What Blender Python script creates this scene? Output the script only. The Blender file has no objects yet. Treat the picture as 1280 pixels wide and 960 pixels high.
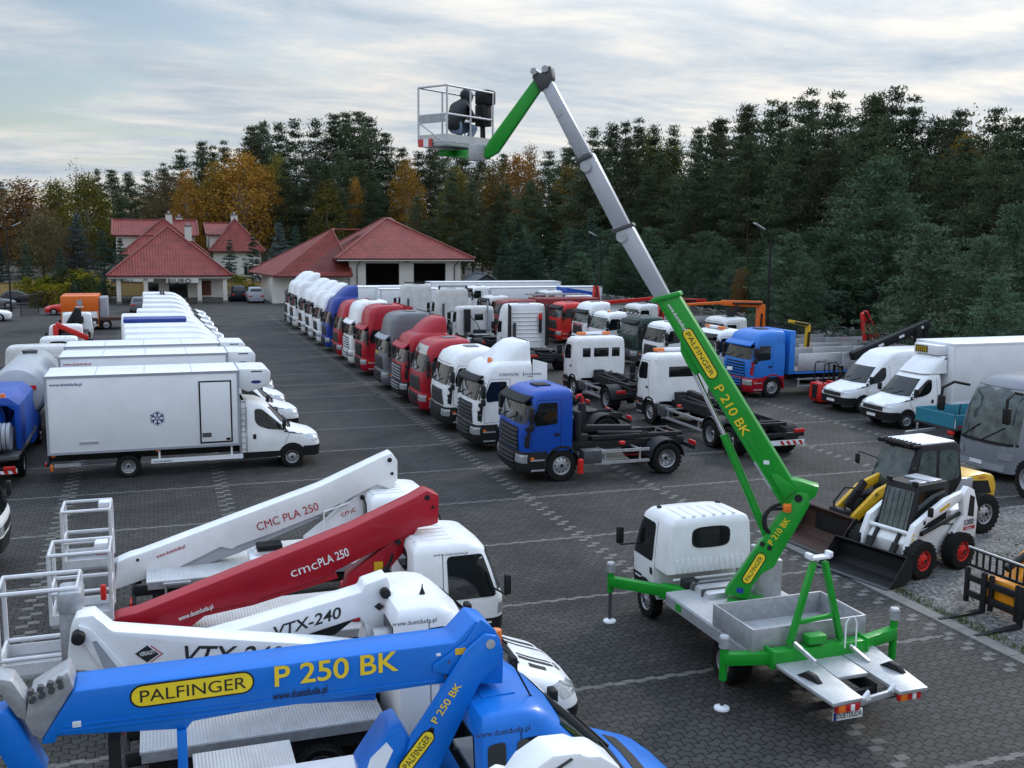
import bpy, bmesh, math, random
from mathutils import Vector, Matrix, noise
random.seed(11)
D = bpy.data
SC = bpy.context.scene
COL = SC.collection
PI = math.pi
R_ = math.radians

# ---------------------------------------------------------------- camera
CR = Vector((0.94462, -0.32803, 0.00916))
CU = Vector((0.03831, 0.13796, 0.9897))
CF = Vector((0.32592, 0.93454, -0.14289))
CH = 7.6
FPX = 1283.8
cam = D.objects.new('camera', D.cameras.new('camera'))
COL.objects.link(cam)
cam.matrix_world = Matrix(((CR.x, CU.x, -CF.x, 0), (CR.y, CU.y, -CF.y, 0), (CR.z, CU.z, -CF.z, CH), (0, 0, 0, 1)))
cam.data.sensor_width = 36
cam.data.lens = FPX / 1280 * 36
cam.data.clip_end = 4000
SC.camera = cam

def ray(u, v):
    return CF * FPX + CR * (u - 640) - CU * (v - 480)
def aZ(u, v, z=0):
    d = ray(u, v); t = (z - CH) / d.z
    return Vector((d.x * t, d.y * t, z))
def aY(u, v, y):
    d = ray(u, v); t = y / d.y
    return Vector((d.x * t, y, CH + d.z * t))

# ---------------------------------------------------------------- light
SUN_EL, SUN_AZ = R_(30), R_(58)          # azimuth clockwise from +Y
world = D.worlds.new('World'); SC.world = world; world.use_nodes = True
nt = world.node_tree; N = nt.nodes; L = nt.links
for n in list(N): N.remove(n)
def nd(t, **k):
    n = N.new(t)
    for a, b in k.items(): setattr(n, a, b)
    return n
out = nd('ShaderNodeOutputWorld'); bg = nd('ShaderNodeBackground')
sky = nd('ShaderNodeTexSky', sky_type='NISHITA'); sky.sun_disc = False
sky.sun_elevation = SUN_EL; sky.sun_rotation = SUN_AZ
sky.air_density = 1.0; sky.dust_density = 1.5; sky.ozone_density = 1.5
skm = nd('ShaderNodeMix', data_type='RGBA', blend_type='MULTIPLY'); skm.inputs[0].default_value = 1
skm.inputs[7].default_value = (1.15, 1.12, 1.08, 1)
L.new(sky.outputs[0], skm.inputs[6])
tc = nd('ShaderNodeTexCoord'); sx = nd('ShaderNodeSeparateXYZ'); L.new(tc.outputs['Generated'], sx.inputs[0])
def math_(op, a, b=None, clamp=False):
    m = nd('ShaderNodeMath', operation=op); m.use_clamp = clamp
    for i, q in enumerate((a, b)):
        if q is None: continue
        if isinstance(q, (int, float)): m.inputs[i].default_value = q
        else: L.new(q, m.inputs[i])
    return m.outputs[0]
zc = math_('MAXIMUM', sx.outputs[2], 0.0)
zz = math_('ADD', zc, 0.10)
cx = math_('DIVIDE', sx.outputs[0], zz); cy = math_('DIVIDE', sx.outputs[1], zz)
cv = nd('ShaderNodeCombineXYZ'); L.new(cx, cv.inputs[0]); L.new(cy, cv.inputs[1])
mp = nd('ShaderNodeMapping'); L.new(cv.outputs[0], mp.inputs[0])
mp.inputs['Rotation'].default_value = (0, 0, R_(14)); mp.inputs['Scale'].default_value = (0.62, 1.0, 1); mp.inputs['Location'].default_value = (1.7, 3.1, 0)
n1 = nd('ShaderNodeTexNoise'); n1.inputs['Scale'].default_value = 0.75; n1.inputs['Detail'].default_value = 9; n1.inputs['Roughness'].default_value = .56; n1.inputs['Distortion'].default_value = .7
L.new(mp.outputs[0], n1.inputs['Vector'])
n2 = nd('ShaderNodeTexNoise'); n2.inputs['Scale'].default_value = 2.1; n2.inputs['Detail'].default_value = 10; n2.inputs['Roughness'].default_value = .62; n2.inputs['Distortion'].default_value = .25
L.new(mp.outputs[0], n2.inputs['Vector'])
# thinner cover towards the west (left): blue shows through there
dl = nd('ShaderNodeVectorMath', operation='DOT_PRODUCT'); L.new(tc.outputs['Generated'], dl.inputs[0]); dl.inputs[1].default_value = (-0.10, 0.97, 0.22)
blu = nd('ShaderNodeMapRange'); blu.inputs[1].default_value = .92; blu.inputs[2].default_value = 1.0; blu.inputs[3].default_value = 0; blu.inputs[4].default_value = .235
L.new(dl.outputs['Value'], blu.inputs[0])
cov = math_('SUBTRACT', n1.outputs[0], blu.outputs[0])
mr = nd('ShaderNodeMapRange', interpolation_type='SMOOTHSTEP'); mr.inputs[1].default_value = .19; mr.inputs[2].default_value = .37
L.new(cov, mr.inputs[0])
cr = nd('ShaderNodeValToRGB'); L.new(n2.outputs[0], cr.inputs[0])
el = cr.color_ramp.elements
el[0].position = .31; el[0].color = (.41, .49, .57, 1)
el[1].position = .68; el[1].color = (.84, .80, .74, 1)
e = el.new(.48); e.color = (.58, .62, .655, 1)
# an overcast sky is about three times brighter overhead than at the horizon
cie = nd('ShaderNodeMapRange'); cie.inputs[1].default_value = 0.15; cie.inputs[2].default_value = 1; cie.inputs[3].default_value = 1.0; cie.inputs[4].default_value = 2.35
L.new(zc, cie.inputs[0])
# brighter veil round the hidden sun
ds = nd('ShaderNodeVectorMath', operation='DOT_PRODUCT'); L.new(tc.outputs['Generated'], ds.inputs[0])
ds.inputs[1].default_value = (math.sin(SUN_AZ) * math.cos(SUN_EL), math.cos(SUN_AZ) * math.cos(SUN_EL), math.sin(SUN_EL))
veil = nd('ShaderNodeMapRange'); veil.inputs[1].default_value = .6; veil.inputs[2].default_value = 1; veil.inputs[3].default_value = 1; veil.inputs[4].default_value = 1.2
L.new(ds.outputs['Value'], veil.inputs[0])
gain = math_('MULTIPLY', cie.outputs[0], veil.outputs[0])
# clouds overhead are lit by blue sky above them: cooler than the ones low in the west
tin = nd('ShaderNodeMix', data_type='RGBA'); tf = nd('ShaderNodeMapRange'); tf.inputs[1].default_value = .18; tf.inputs[2].default_value = .75; L.new(zc, tf.inputs[0]); L.new(tf.outputs[0], tin.inputs[0])
tin.inputs[6].default_value = (1, 1, 1, 1); tin.inputs[7].default_value = (.80, .95, 1.20, 1)
tmul = nd('ShaderNodeMix', data_type='RGBA', blend_type='MULTIPLY'); tmul.inputs[0].default_value = 1; L.new(cr.outputs[0], tmul.inputs[6]); L.new(tin.outputs[2], tmul.inputs[7])
cm = nd('ShaderNodeVectorMath', operation='SCALE'); L.new(tmul.outputs[2], cm.inputs[0]); L.new(gain, cm.inputs['Scale'])
cdiv = nd('ShaderNodeVectorMath', operation='SCALE'); L.new(cm.outputs[0], cdiv.inputs[0]); cdiv.inputs['Scale'].default_value = 10.0
mx = nd('ShaderNodeMix', data_type='RGBA'); L.new(mr.outputs[0], mx.inputs[0]); L.new(skm.outputs[2], mx.inputs[6]); L.new(cdiv.outputs[0], mx.inputs[7])
L.new(mx.outputs[2], bg.inputs[0]); bg.inputs[1].default_value = 0.1
L.new(bg.outputs[0], out.inputs[0])

sl = D.lights.new('sun', 'SUN'); sl.energy = 1.4; sl.angle = R_(10); sl.color = (1, .95, .88)
so = D.objects.new('sun', sl); COL.objects.link(so)
so.rotation_euler = (R_(90) - SUN_EL, 0, PI - SUN_AZ)
sv = SC.view_settings
sv.view_transform = 'Standard'; sv.look = 'None'; sv.gamma = 1; sv.exposure = 0.14; sv.use_curve_mapping = False

# ---------------------------------------------------------------- materials
MATS = {}
def srgb(*c):
    return tuple(((x / 255) / 12.92 if x / 255 <= .04045 else ((x / 255 + .055) / 1.055) ** 2.4) for x in c)
def mat(name, col, rough=.5, metal=0.0, coat=0.0, var=.12, scale=6.0, bump=0.0, bscale=None, spec=.5, rvar=.1, emit=None):
    if name in MATS: return MATS[name]
    m = D.materials.new(name); m.use_nodes = True; t = m.node_tree; b = t.nodes['Principled BSDF']
    b.inputs['Metallic'].default_value = metal; b.inputs['Coat Weight'].default_value = coat; b.inputs['Coat Roughness'].default_value = .08
    b.inputs['Specular IOR Level'].default_value = spec
    c = t.nodes.new('ShaderNodeTexCoord')
    nz = t.nodes.new('ShaderNodeTexNoise'); nz.inputs['Scale'].default_value = scale; nz.inputs['Detail'].default_value = 6; nz.inputs['Roughness'].default_value = .65
    t.links.new(c.outputs['Object'], nz.inputs['Vector'])
    r = t.nodes.new('ShaderNodeValToRGB'); t.links.new(nz.outputs[0], r.inputs[0])
    r.color_ramp.elements[0].position = .3; r.color_ramp.elements[1].position = .7
    r.color_ramp.elements[0].color = tuple(x * (1 - var) for x in col) + (1,)
    r.color_ramp.elements[1].color = tuple(min(1, x * (1 + var * .6)) for x in col) + (1,)
    t.links.new(r.outputs[0], b.inputs['Base Color'])
    rr = t.nodes.new('ShaderNodeMapRange'); rr.inputs[3].default_value = max(.02, rough - rvar); rr.inputs[4].default_value = min(1, rough + rvar)
    t.links.new(nz.outputs[0], rr.inputs[0]); t.links.new(rr.outputs[0], b.inputs['Roughness'])
    if bump:
        bp = t.nodes.new('ShaderNodeBump'); bp.inputs['Strength'].default_value = bump; bp.inputs['Distance'].default_value = .02
        if bscale:
            z2 = t.nodes.new('ShaderNodeTexNoise'); z2.inputs['Scale'].default_value = bscale; z2.inputs['Detail'].default_value = 4
            t.links.new(c.outputs['Object'], z2.inputs['Vector']); t.links.new(z2.outputs[0], bp.inputs['Height'])
        else: t.links.new(nz.outputs[0], bp.inputs['Height'])
        t.links.new(bp.outputs[0], b.inputs['Normal'])
    if emit:
        b.inputs['Emission Color'].default_value = col + (1,); b.inputs['Emission Strength'].default_value = emit
    MATS[name] = m
    return m
def paint(name, col, rough=.4, coat=.16, var=.10): return mat('paint_' + name, col, rough, 0, coat, var, 2.3, spec=.32)

WHITE = paint('white', (.77, .78, .79)); WHITE2 = paint('white_aged', (.62, .62, .61), .42, .25, .16)
OFFW = mat('box_panel', (.73, .75, .78), .5, 0, .1, .07, 1.4)
RED = paint('red', (.36, .006, .018)); RED2 = paint('bright_red', (.55, .02, .015)); DRED = paint('dark_red', (.20, .012, .016))
BLUE = paint('lift_blue', (.002, .145, .56), .42, .12); BLUE2 = paint('cab_blue', (.003, .06, .36)); BLUE3 = paint('light_blue', (.02, .17, .58)); NAVY = paint('navy', (.012, .04, .26))
GREEN = paint('lift_green', (.008, .27, .022), .42, .15); DGREEN = paint('dark_green', (.008, .035, .026)); GREY = paint('grey', (.13, .135, .15)); LGREY = paint('light_grey', (.30, .32, .36)); SILVERP = paint('silver_paint', (.36, .38, .41)); COACHP = paint('coach_silver', (.20, .21, .24)); OFFBLK = paint('near_black_blue', (.010, .012, .02))
YEL = paint('yellow', (.62, .36, .012)); JCBY = paint('orange_yellow', (.72, .27, .01)); ORG = paint('orange', (.68, .13, .012)); TEAL = paint('teal', (.03, .20, .28)); BLACKP = paint('black', (.012, .012, .014))
YLET = mat('yellow_letter', (.78, .55, .015), .5); YBADGE = mat('yellow_badge', (.80, .60, .02), .45)
GLASS = mat('dark_glass', (.008, .011, .012), .05, 0, 0, .4, 1.5, spec=.5, rvar=.03)
GLASS2 = mat('clear_cab_glass', (.06, .085, .085), .06, 0, 0, .75, 3.2, spec=.6, rvar=.03)
BLK = mat('black_plastic', (.014, .014, .015), .6, var=.25, spec=.25); RUB = mat('rubber', (.012, .012, .012), .85, var=.3, scale=14, bump=.2, spec=.2)
CHAS = mat('chassis_steel', (.020, .020, .022), .6, .1, var=.4, scale=9, spec=.25); DKG = mat('dark_grey_steel', (.07, .072, .076), .55, .2, var=.2)
ALU = mat('aluminium', (.52, .53, .55), .42, .65, var=.12, scale=5); GALV = mat('galvanised', (.40, .41, .43), .5, .5, var=.22, scale=9)
RIM = mat('rim_steel', (.42, .43, .45), .4, .6, var=.15); RIMW = mat('rim_grey', (.30, .31, .32), .55, .2); RIMR = mat('rim_red', (.55, .02, .015), .45)
def chequer(name, col, k=70.0, metal=.45):
    m = mat(name, col, .42, metal, var=.14, scale=3.5); t = m.node_tree; b = t.nodes['Principled BSDF']; c = t.nodes.new('ShaderNodeTexCoord'); sp = t.nodes.new('ShaderNodeSeparateXYZ'); t.links.new(c.outputs['Object'], sp.inputs[0])
    def mm(op, a, bb=None):
        q = t.nodes.new('ShaderNodeMath'); q.operation = op
        for i, v in enumerate((a, bb)):
            if v is None: continue
            if isinstance(v, (int, float)): q.inputs[i].default_value = v
            else: t.links.new(v, q.inputs[i])
        return q.outputs[0]
    u = mm('ADD', sp.outputs[0], sp.outputs[1]); v = mm('SUBTRACT', sp.outputs[0], sp.outputs[1])
    h = mm('MAXIMUM', mm('MULTIPLY', mm('SINE', mm('MULTIPLY', u, k)), mm('SINE', mm('MULTIPLY', v, k))), 0.0)
    bp = t.nodes.new('ShaderNodeBump'); bp.inputs['Strength'].default_value = .8; bp.inputs['Distance'].default_value = .02; t.links.new(h, bp.inputs['Height']); t.links.new(bp.outputs[0], b.inputs['Normal'])
    return m
CHK = chequer('chequer_plate', (.50, .51, .53))
BOOMG = mat('boom_grey', (.40, .41, .45), .42, .25, .15, .07, 3)
AMB = mat('amber_lens', (.75, .16, .01), .25, 0, .5); REDL = mat('red_lens', (.5, .012, .012), .2, 0, .5); LAMP = mat('lamp_glass', (.42, .44, .46), .12, .4, .6, .4, 30)
PLATE = mat('number_plate', (.75, .76, .78), .4); TXB = mat('letter_black', (.012, .012, .014), .5); TXN = mat('letter_navy', (.012, .03, .18), .5); TXR = mat('letter_red', (.38, .012, .02), .5); TXW = mat('letter_white', (.78, .78, .78), .5)
RUST = mat('rusty_steel', (.075, .04, .03), .8, .2, var=.5, scale=12)
CHROME = mat('polished_steel', (.62, .63, .65), .2, .9, var=.05)

# ---------------------------------------------------------------- mesh helpers
class MB:
    def __init__(s): s.bm = bmesh.new()
    def box(s, c, d, rot=None):
        m = Matrix.Translation(Vector(c))
        if rot is not None: m = m @ (rot.to_4x4() if isinstance(rot, Matrix) else Matrix.Rotation(rot[0], 4, rot[1]))
        m = m @ Matrix.Diagonal((d[0], d[1], d[2], 1))
        bmesh.ops.create_cube(s.bm, size=1, matrix=m); return s
    def ab(s, a, b):
        a = Vector(a); b = Vector(b); return s.box((a + b) / 2, [max(1e-4, abs(x)) for x in (b - a)])
    def rings(s, rings, cap=True, closed=True):
        vs = [[s.bm.verts.new(p) for p in r] for r in rings]
        n = len(vs[0])
        for a, b in zip(vs, vs[1:]):
            for i in range(n if closed else n - 1):
                j = (i + 1) % n
                try: s.bm.faces.new((a[i], a[j], b[j], b[i]))
                except ValueError: pass
        if cap:
            for r in (vs[0][::-1], vs[-1]):
                try: s.bm.faces.new(r)
                except ValueError: pass
        return s
    def beam(s, p0, p1, w, h, w1=None, h1=None, up=(0, 0, 1), ch=0.0):
        """box beam from p0 to p1; w across, h along 'up'; ch = chamfer of the two upper edges"""
        p0 = Vector(p0); p1 = Vector(p1); d = (p1 - p0).normalized(); side = d.cross(Vector(up))
        if side.length < 1e-5: side = d.cross(Vector((1, 0, 0)))
        side.normalize(); u = side.cross(d).normalized()
        w1 = w if w1 is None else w1; h1 = h if h1 is None else h1; rs = []
        for p, a, b in ((p0, w, h), (p1, w1, h1)):
            if ch:
                q = [(-a / 2, -b / 2), (a / 2, -b / 2), (a / 2, b / 2 - ch), (a / 2 - ch, b / 2), (-a / 2 + ch, b / 2), (-a / 2, b / 2 - ch)]
            else: q = [(-a / 2, -b / 2), (a / 2, -b / 2), (a / 2, b / 2), (-a / 2, b / 2)]
            rs.append([p + side * x + u * y for x, y in q])
        return s.rings(rs)
    def tube(s, pts, r, n=8):
        pts = [Vector(p) for p in pts]; rs = []; ref = None
        for i, p in enumerate(pts):
            d = (pts[min(i + 1, len(pts) - 1)] - pts[max(i - 1, 0)]).normalized()
            if ref is None: ref = Vector((0, 0, 1)) if abs(d.z) < .9 else Vector((1, 0, 0))
            a = d.cross(ref).normalized(); b = a.cross(d).normalized(); ref = b
            rs.append([p + (a * math.cos(t) + b * math.sin(t)) * r for t in [2 * PI * k / n for k in range(n)]])
        return s.rings(rs)
    def cyl(s, p0, p1, r0, r1=None, n=18):
        p0 = Vector(p0); p1 = Vector(p1); r1 = r0 if r1 is None else r1; d = (p1 - p0).normalized()
        a = d.cross(Vector((0, 0, 1)) if abs(d.z) < .9 else Vector((1, 0, 0))).normalized(); b = d.cross(a)
        return s.rings([[p + (a * math.cos(2 * PI * k / n) + b * math.sin(2 * PI * k / n)) * r for k in range(n)] for p, r in ((p0, r0), (p1, r1))])
    def prism(s, poly, y0, y1):        # (x,z) polygon extruded along y
        return s.rings([[Vector((x, y, z)) for x, z in poly] for y in (y0, y1)])
    def prismx(s, poly, x0, x1):       # (y,z) polygon extruded along x
        return s.rings([[Vector((x, y, z)) for y, z in poly] for x in (x0, x1)])
    def prismz(s, poly, z0, z1):
        return s.rings([[Vector((x, y, z)) for x, y in poly] for z in (z0, z1)])
    def lathe(s, prof, o=(0, 0, 0), axis='Y', n=28):
        rs = []
        for r, h in prof:
            ring = []
            for k in range(n):
                c, q = math.cos(2 * PI * k / n) * r, math.sin(2 * PI * k / n) * r
                v = (c, h, q) if axis == 'Y' else ((c, q, h) if axis == 'Z' else (h, c, q))
                ring.append(Vector(v) + Vector(o))
            rs.append(ring)
        return s.rings(rs)
    def arch(s, c, r0, r1, y0, y1, a0=0, a1=PI, n=12):     # curved mudguard in the xz plane
        rs = []
        for k in range(n + 1):
            a = a0 + (a1 - a0) * k / n; ca, sa = math.cos(a), math.sin(a)
            rs.append([Vector((c[0] + r * ca, y, c[1] + r * sa)) for r, y in ((r0, y0), (r0, y1), (r1, y1), (r1, y0))])
        return s.rings(rs)
    def poly(s, pts):
        try: s.bm.faces.new([s.bm.verts.new(p) for p in pts])
        except ValueError: pass
        return s
    def grid(s, rows):
        return s.rings(rows, cap=False, closed=False)
    def mesh(s, name, m, bevel=0, seg=2, smooth=35):
        bm = s.bm
        bmesh.ops.recalc_face_normals(bm, faces=bm.faces)
        if bevel:
            ed = [e for e in bm.edges if len(e.link_faces) == 2 and e.calc_face_angle(0) > .5]
            if ed: bmesh.ops.bevel(bm, geom=ed, offset=bevel, segments=seg, affect='EDGES', clamp_overlap=True, profile=.5)
        me = D.meshes.new(name); bm.to_mesh(me); bm.free()
        if m: me.materials.append(m)
        if smooth:
            me.polygons.foreach_set('use_smooth', [True] * len(me.polygons)); me.set_sharp_from_angle(angle=R_(smooth))
        return me
    def build(s, name, m, parent=None, bevel=0, label=None, seg=2, smooth=35):
        return link(name, s.mesh(name, m, bevel, seg, smooth), parent, label)
def link(name, me, parent=None, label=None):
    o = D.objects.new(name, me); COL.objects.link(o)
    if parent: o.parent = parent
    if label: o['label'] = label
    return o
def tag(o, label, cat, group=None, kind=None):
    if label: o['label'] = label
    if cat: o['category'] = cat
    if group: o['group'] = group
    if kind: o['kind'] = kind
    return o
def thing(name, label, cat, loc=(0, 0, 0), rz=0, group=None):
    o = D.objects.new(name, None); COL.objects.link(o); o.empty_display_size = .3
    o.location = loc; o.rotation_euler = (0, 0, rz); return tag(o, label, cat, group)
def struct(o): o['kind'] = 'structure'; return o
def dup(o, loc, rz=0, label=None, scale=None):
    c = o.copy(); COL.objects.link(c); c.location = loc; c.rotation_euler = (0, 0, rz)
    if scale is not None: c.scale = scale if hasattr(scale, '__len__') else (scale,) * 3
    if label: c['label'] = label
    for ch in list(o.children):
        d = ch.copy(); COL.objects.link(d); d.parent = c
        for g in list(ch.children):
            e2 = g.copy(); COL.objects.link(e2); e2.parent = d
    return c
TXT = {}
def text(s, size, m, parent, origin, xdir, ydir, bold=0, shear=0, name='lettering', depth=.004, align='LEFT', sx=1.0, sp=1.0):
    """flat lettering: origin = lower left corner, xdir = reading direction, ydir = up"""
    k = (s, bold, shear, align, sp)
    if k not in TXT:
        c = D.curves.new('t', 'FONT'); c.body = s; c.size = 1; c.offset = min(bold, .014) if not set('MmNW') & set(s) else 0; c.shear = shear; c.extrude = 0; c.align_x = align; c.space_character = sp
        o = D.objects.new('t', c); COL.objects.link(o); dg = bpy.context.evaluated_depsgraph_get(); dg.update()
        TXT[k] = D.meshes.new_from_object(o.evaluated_get(dg)); D.objects.remove(o); D.curves.remove(c)
    me = TXT[k].copy(); me.materials.clear(); me.materials.append(m); me.name = name
    X = Vector(xdir).normalized(); Y = Vector(ydir); Y = (Y - X * Y.dot(X)).normalized(); Z = X.cross(Y)
    M = Matrix(((X.x * size * sx, Y.x * size, Z.x, origin[0]), (X.y * size * sx, Y.y * size, Z.y, origin[1]), (X.z * size * sx, Y.z * size, Z.z, origin[2]), (0, 0, 0, 1)))
    me.transform(M)
    return link(name, me, parent)

class Loft:
    """body of stacked rounded-rectangle sections: (z, xr, xf, hw, rf) with the nose at +x"""
    def __init__(s, st, bow=.05, rr=.06): s.st = st; s.bow = bow; s.rr = rr
    def at(s, z):
        st = s.st
        if z <= st[0][0]: return st[0][1:]
        for a, b in zip(st, st[1:]):
            if z <= b[0]:
                t = (z - a[0]) / (b[0] - a[0]); return tuple(a[i] + (b[i] - a[i]) * t for i in range(1, 5))
        return st[-1][1:]
    def front(s, y, z, off=0):
        xr, xf, hw, r = s.at(z); y = max(-hw + .002, min(hw - .002, y)); x = xf - s.bow * (y / hw) ** 2
        d = abs(y) - (hw - r)
        if d > 0: x += -r + math.sqrt(max(0, r * r - d * d))
        return Vector((x + off, y + (off * .6 * (1 if y > 0 else -1) if d > 0 else 0), z))
    def side(s, x, z, sg, off=0):
        xr, xf, hw, r = s.at(z); y = hw; d = x - (xf - s.bow - r)
        if d > 0: y = hw - r + math.sqrt(max(0, r * r - min(d, r) ** 2))
        return Vector((x, sg * (y + off), z))
    def ring(s, st, n=7, m=3):
        z, xr, xf, hw, r = st; p = []
        for k in range(n):
            a = PI / 2 * k / (n - 1); y = hw - r + r * math.cos(a); p.append((xf - s.bow * (y / hw) ** 2 - r + r * math.sin(a), y))
        p = p + [(xf, 0)] + [(x, -y) for x, y in p[::-1]]
        q = []
        for k in range(m):
            a = PI / 2 * k / (m - 1); q.append((xr + s.rr - s.rr * math.sin(a), -(hw - s.rr + s.rr * math.cos(a))))
        p = p + q + [(x, -y) for x, y in q[::-1]]
        return [Vector((x, y, z)) for x, y in p]
    def body(s, name, m, parent, label=None, sub=True):
        b = MB(); b.rings([s.ring(t) for t in s.st]); return b.build(name, m, parent, 0, label, 1, 42)
    def fpatch(s, z0, z1, w0, w1, off=.008, y0=None, nz=4, ny=12, b=None):
        """patch lying on the front between heights z0,z1; half widths w0 (bottom) w1 (top), or from y0 to w"""
        b = b or MB(); rows = []
        for i in range(nz + 1):
            t = i / nz; z = z0 + (z1 - z0) * t; w = w0 + (w1 - w0) * t; a = -w if y0 is None else y0
            rows.append([s.front(a + (w - a) * j / ny, z, off) for j in range(ny + 1)])
        return b.grid(rows)
    def spatch(s, poly, sg, off=.008, rnd=.05, b=None):
        b = b or MB(); pts = []
        n = len(poly)
        for i in range(n):
            p = Vector(poly[i]); a = Vector(poly[i - 1]); c = Vector(poly[(i + 1) % n])
            da = (a - p); dc = (c - p); r = min(rnd, da.length * .45, dc.length * .45)
            A = p + da.normalized() * r; C = p + dc.normalized() * r
            if rnd > 0: pts += [A, (A + C) * .25 + p * .5, C]
            else: pts.append(p)
        t = bmesh.new(); t.faces.new([t.verts.new((q.x, q.y, 0)) for q in pts])
        bmesh.ops.triangulate(t, faces=t.faces)
        for _ in range(2):
            lg = [e for e in t.edges if e.calc_length() > .18]
            if lg: bmesh.ops.subdivide_edges(t, edges=lg, cuts=2, use_grid_fill=False); bmesh.ops.triangulate(t, faces=t.faces)
        t.verts.ensure_lookup_table(); nv = [b.bm.verts.new(s.side(v.co.x, v.co.y, sg, off)) for v in t.verts]
        t.verts.index_update()
        for f in t.faces: b.bm.faces.new([nv[v.index] for v in f.verts])
        t.free(); return b
    def seam(s, line, sg, w=.012, off=.005, b=None):
        b = b or MB()
        for (x0, z0), (x1, z1) in zip(line, line[1:]):
            d = Vector((x1 - x0, z1 - z0)).normalized(); nx, nz = -d.y * w / 2, d.x * w / 2
            k = max(1, int(abs(z1 - z0) / .25)); 
            for i in range(k):
                t0, t1 = i / k, (i + 1) / k; a = (x0 + (x1 - x0) * t0, z0 + (z1 - z0) * t0); c = (x0 + (x1 - x0) * t1, z0 + (z1 - z0) * t1)
                b.poly([s.side(a[0] + nx, a[1] + nz, sg, off), s.side(c[0] + nx, c[1] + nz, sg, off), s.side(c[0] - nx, c[1] - nz, sg, off), s.side(a[0] - nx, a[1] - nz, sg, off)])
        return b

# ---------------------------------------------------------------- wheels (shared meshes)
WM = {}
def wheel_mesh(r, w, rimf, dual, rimm):
    k = (round(r, 3), round(w, 3), rimf, dual, rimm.name)
    if k not in WM:
        h = w / 2; ri = r * rimf
        b = MB(); b.lathe([(ri, -h * .85), (r * .86, -h), (r * .965, -h * .9), (r, -h * .6), (r, h * .6), (r * .965, h * .9), (r * .86, h), (ri, h * .85), (ri * .97, h * .4), (ri * .97, -h * .4), (ri, -h * .85)], n=32)
        # tread blocks
        for a in range(24):
            t = 2 * PI * a / 24; q = Matrix.Rotation(-t, 3, 'Y')
            for yy in (-.33, .33):
                b.box(q @ Vector((r + .003, yy * w, 0)), (.016, w * .26, r * .15), q)
        t = b.mesh('tyre', RUB)
        b = MB()
        if dual: pr = [(ri, h * .84), (ri * .93, h * .8), (ri * .86, h * .1), (ri * .5, -h * .0), (ri * .45, h * .35), (ri * .28, h * .5), (0.01, h * .52)]
        else: pr = [(ri, h * .86), (ri * .93, h * .82), (ri * .86, h * .5), (ri * .62, h * .72), (ri * .5, h * .78), (ri * .34, h * .80), (ri * .3, h * 1.05), (0.01, h * 1.08)]
        b.rings([[Vector((math.cos(2 * PI * q / 28) * rr, hh, math.sin(2 * PI * q / 28) * rr)) for q in range(28)] for rr, hh in pr], cap=False)
        rm = b.mesh('rim', rimm)
        b = MB()
        for q in range(10):
            a = 2 * PI * q / 10; rr = ri * .72; hh = (h * .05 if dual else h * .64)
            b.cyl((math.cos(a) * rr, hh, math.sin(a) * rr), (math.cos(a) * rr, hh + .02, math.sin(a) * rr), ri * .075, n=8)
        b.cyl((0, h * (.45 if dual else 1.0), 0), (0, h * (.56 if dual else 1.12), 0), ri * .2, n=12)
        hm = b.mesh('hub', CHAS)
        WM[k] = (t, rm, hm)
    return WM[k]
def wheel(parent, x, y, r=.51, w=.3, rimf=.58, dual=False, rim=None, z=None):
    t, rm, hm = wheel_mesh(r, w, rimf, dual, rim or RIM)
    o = link('wheel', t, parent); o.location = (x, y, r if z is None else z)
    if y < 0: o.rotation_euler = (0, 0, PI)
    o.rotation_euler[1] = random.uniform(0, 1) * 0
    link('rim', rm, o); link('hub', hm, o)
    return o
# ---------------------------------------------------------------- heavy trucks
# local frame: nose at x = 0, truck runs to -x, +y is its left side
def cab_loft(style, depth):
    lo = [(1.0, -depth, -.03, 1.21, .18), (1.5, -depth, -.01, 1.24, .20), (1.85, -depth, -.06, 1.245, .21), (2.25, -depth, -.17, 1.23, .22), (2.62, -depth, -.29, 1.205, .24)]
    hi = {'day': [(2.76, -depth, -.38, 1.18, .26), (2.86, -depth + .02, -.56, 1.12, .28), (2.91, -depth + .06, -.9, 1.0, .28)],
          'mid': [(2.8, -depth, -.35, 1.19, .26), (3.02, -depth, -.48, 1.16, .28), (3.16, -depth + .02, -.78, 1.09, .3), (3.22, -depth + .06, -1.1, .96, .3)],
          'high': [(2.8, -depth, -.34, 1.19, .26), (3.2, -depth, -.46, 1.17, .28), (3.45, -depth, -.66, 1.12, .3), (3.55, -depth + .02, -.90, 1.07, .28), (3.60, -depth + .05, -1.2, .98, .28)],
          'super': [(2.8, -depth, -.33, 1.19, .26), (3.35, -depth, -.42, 1.18, .28), (3.64, -depth, -.58, 1.13, .3), (3.76, -depth + .02, -.84, 1.08, .28), (3.81, -depth + .05, -1.1, .98, .28)]}[style]
    return Loft(lo + hi, bow=.09, rr=.07)

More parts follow.
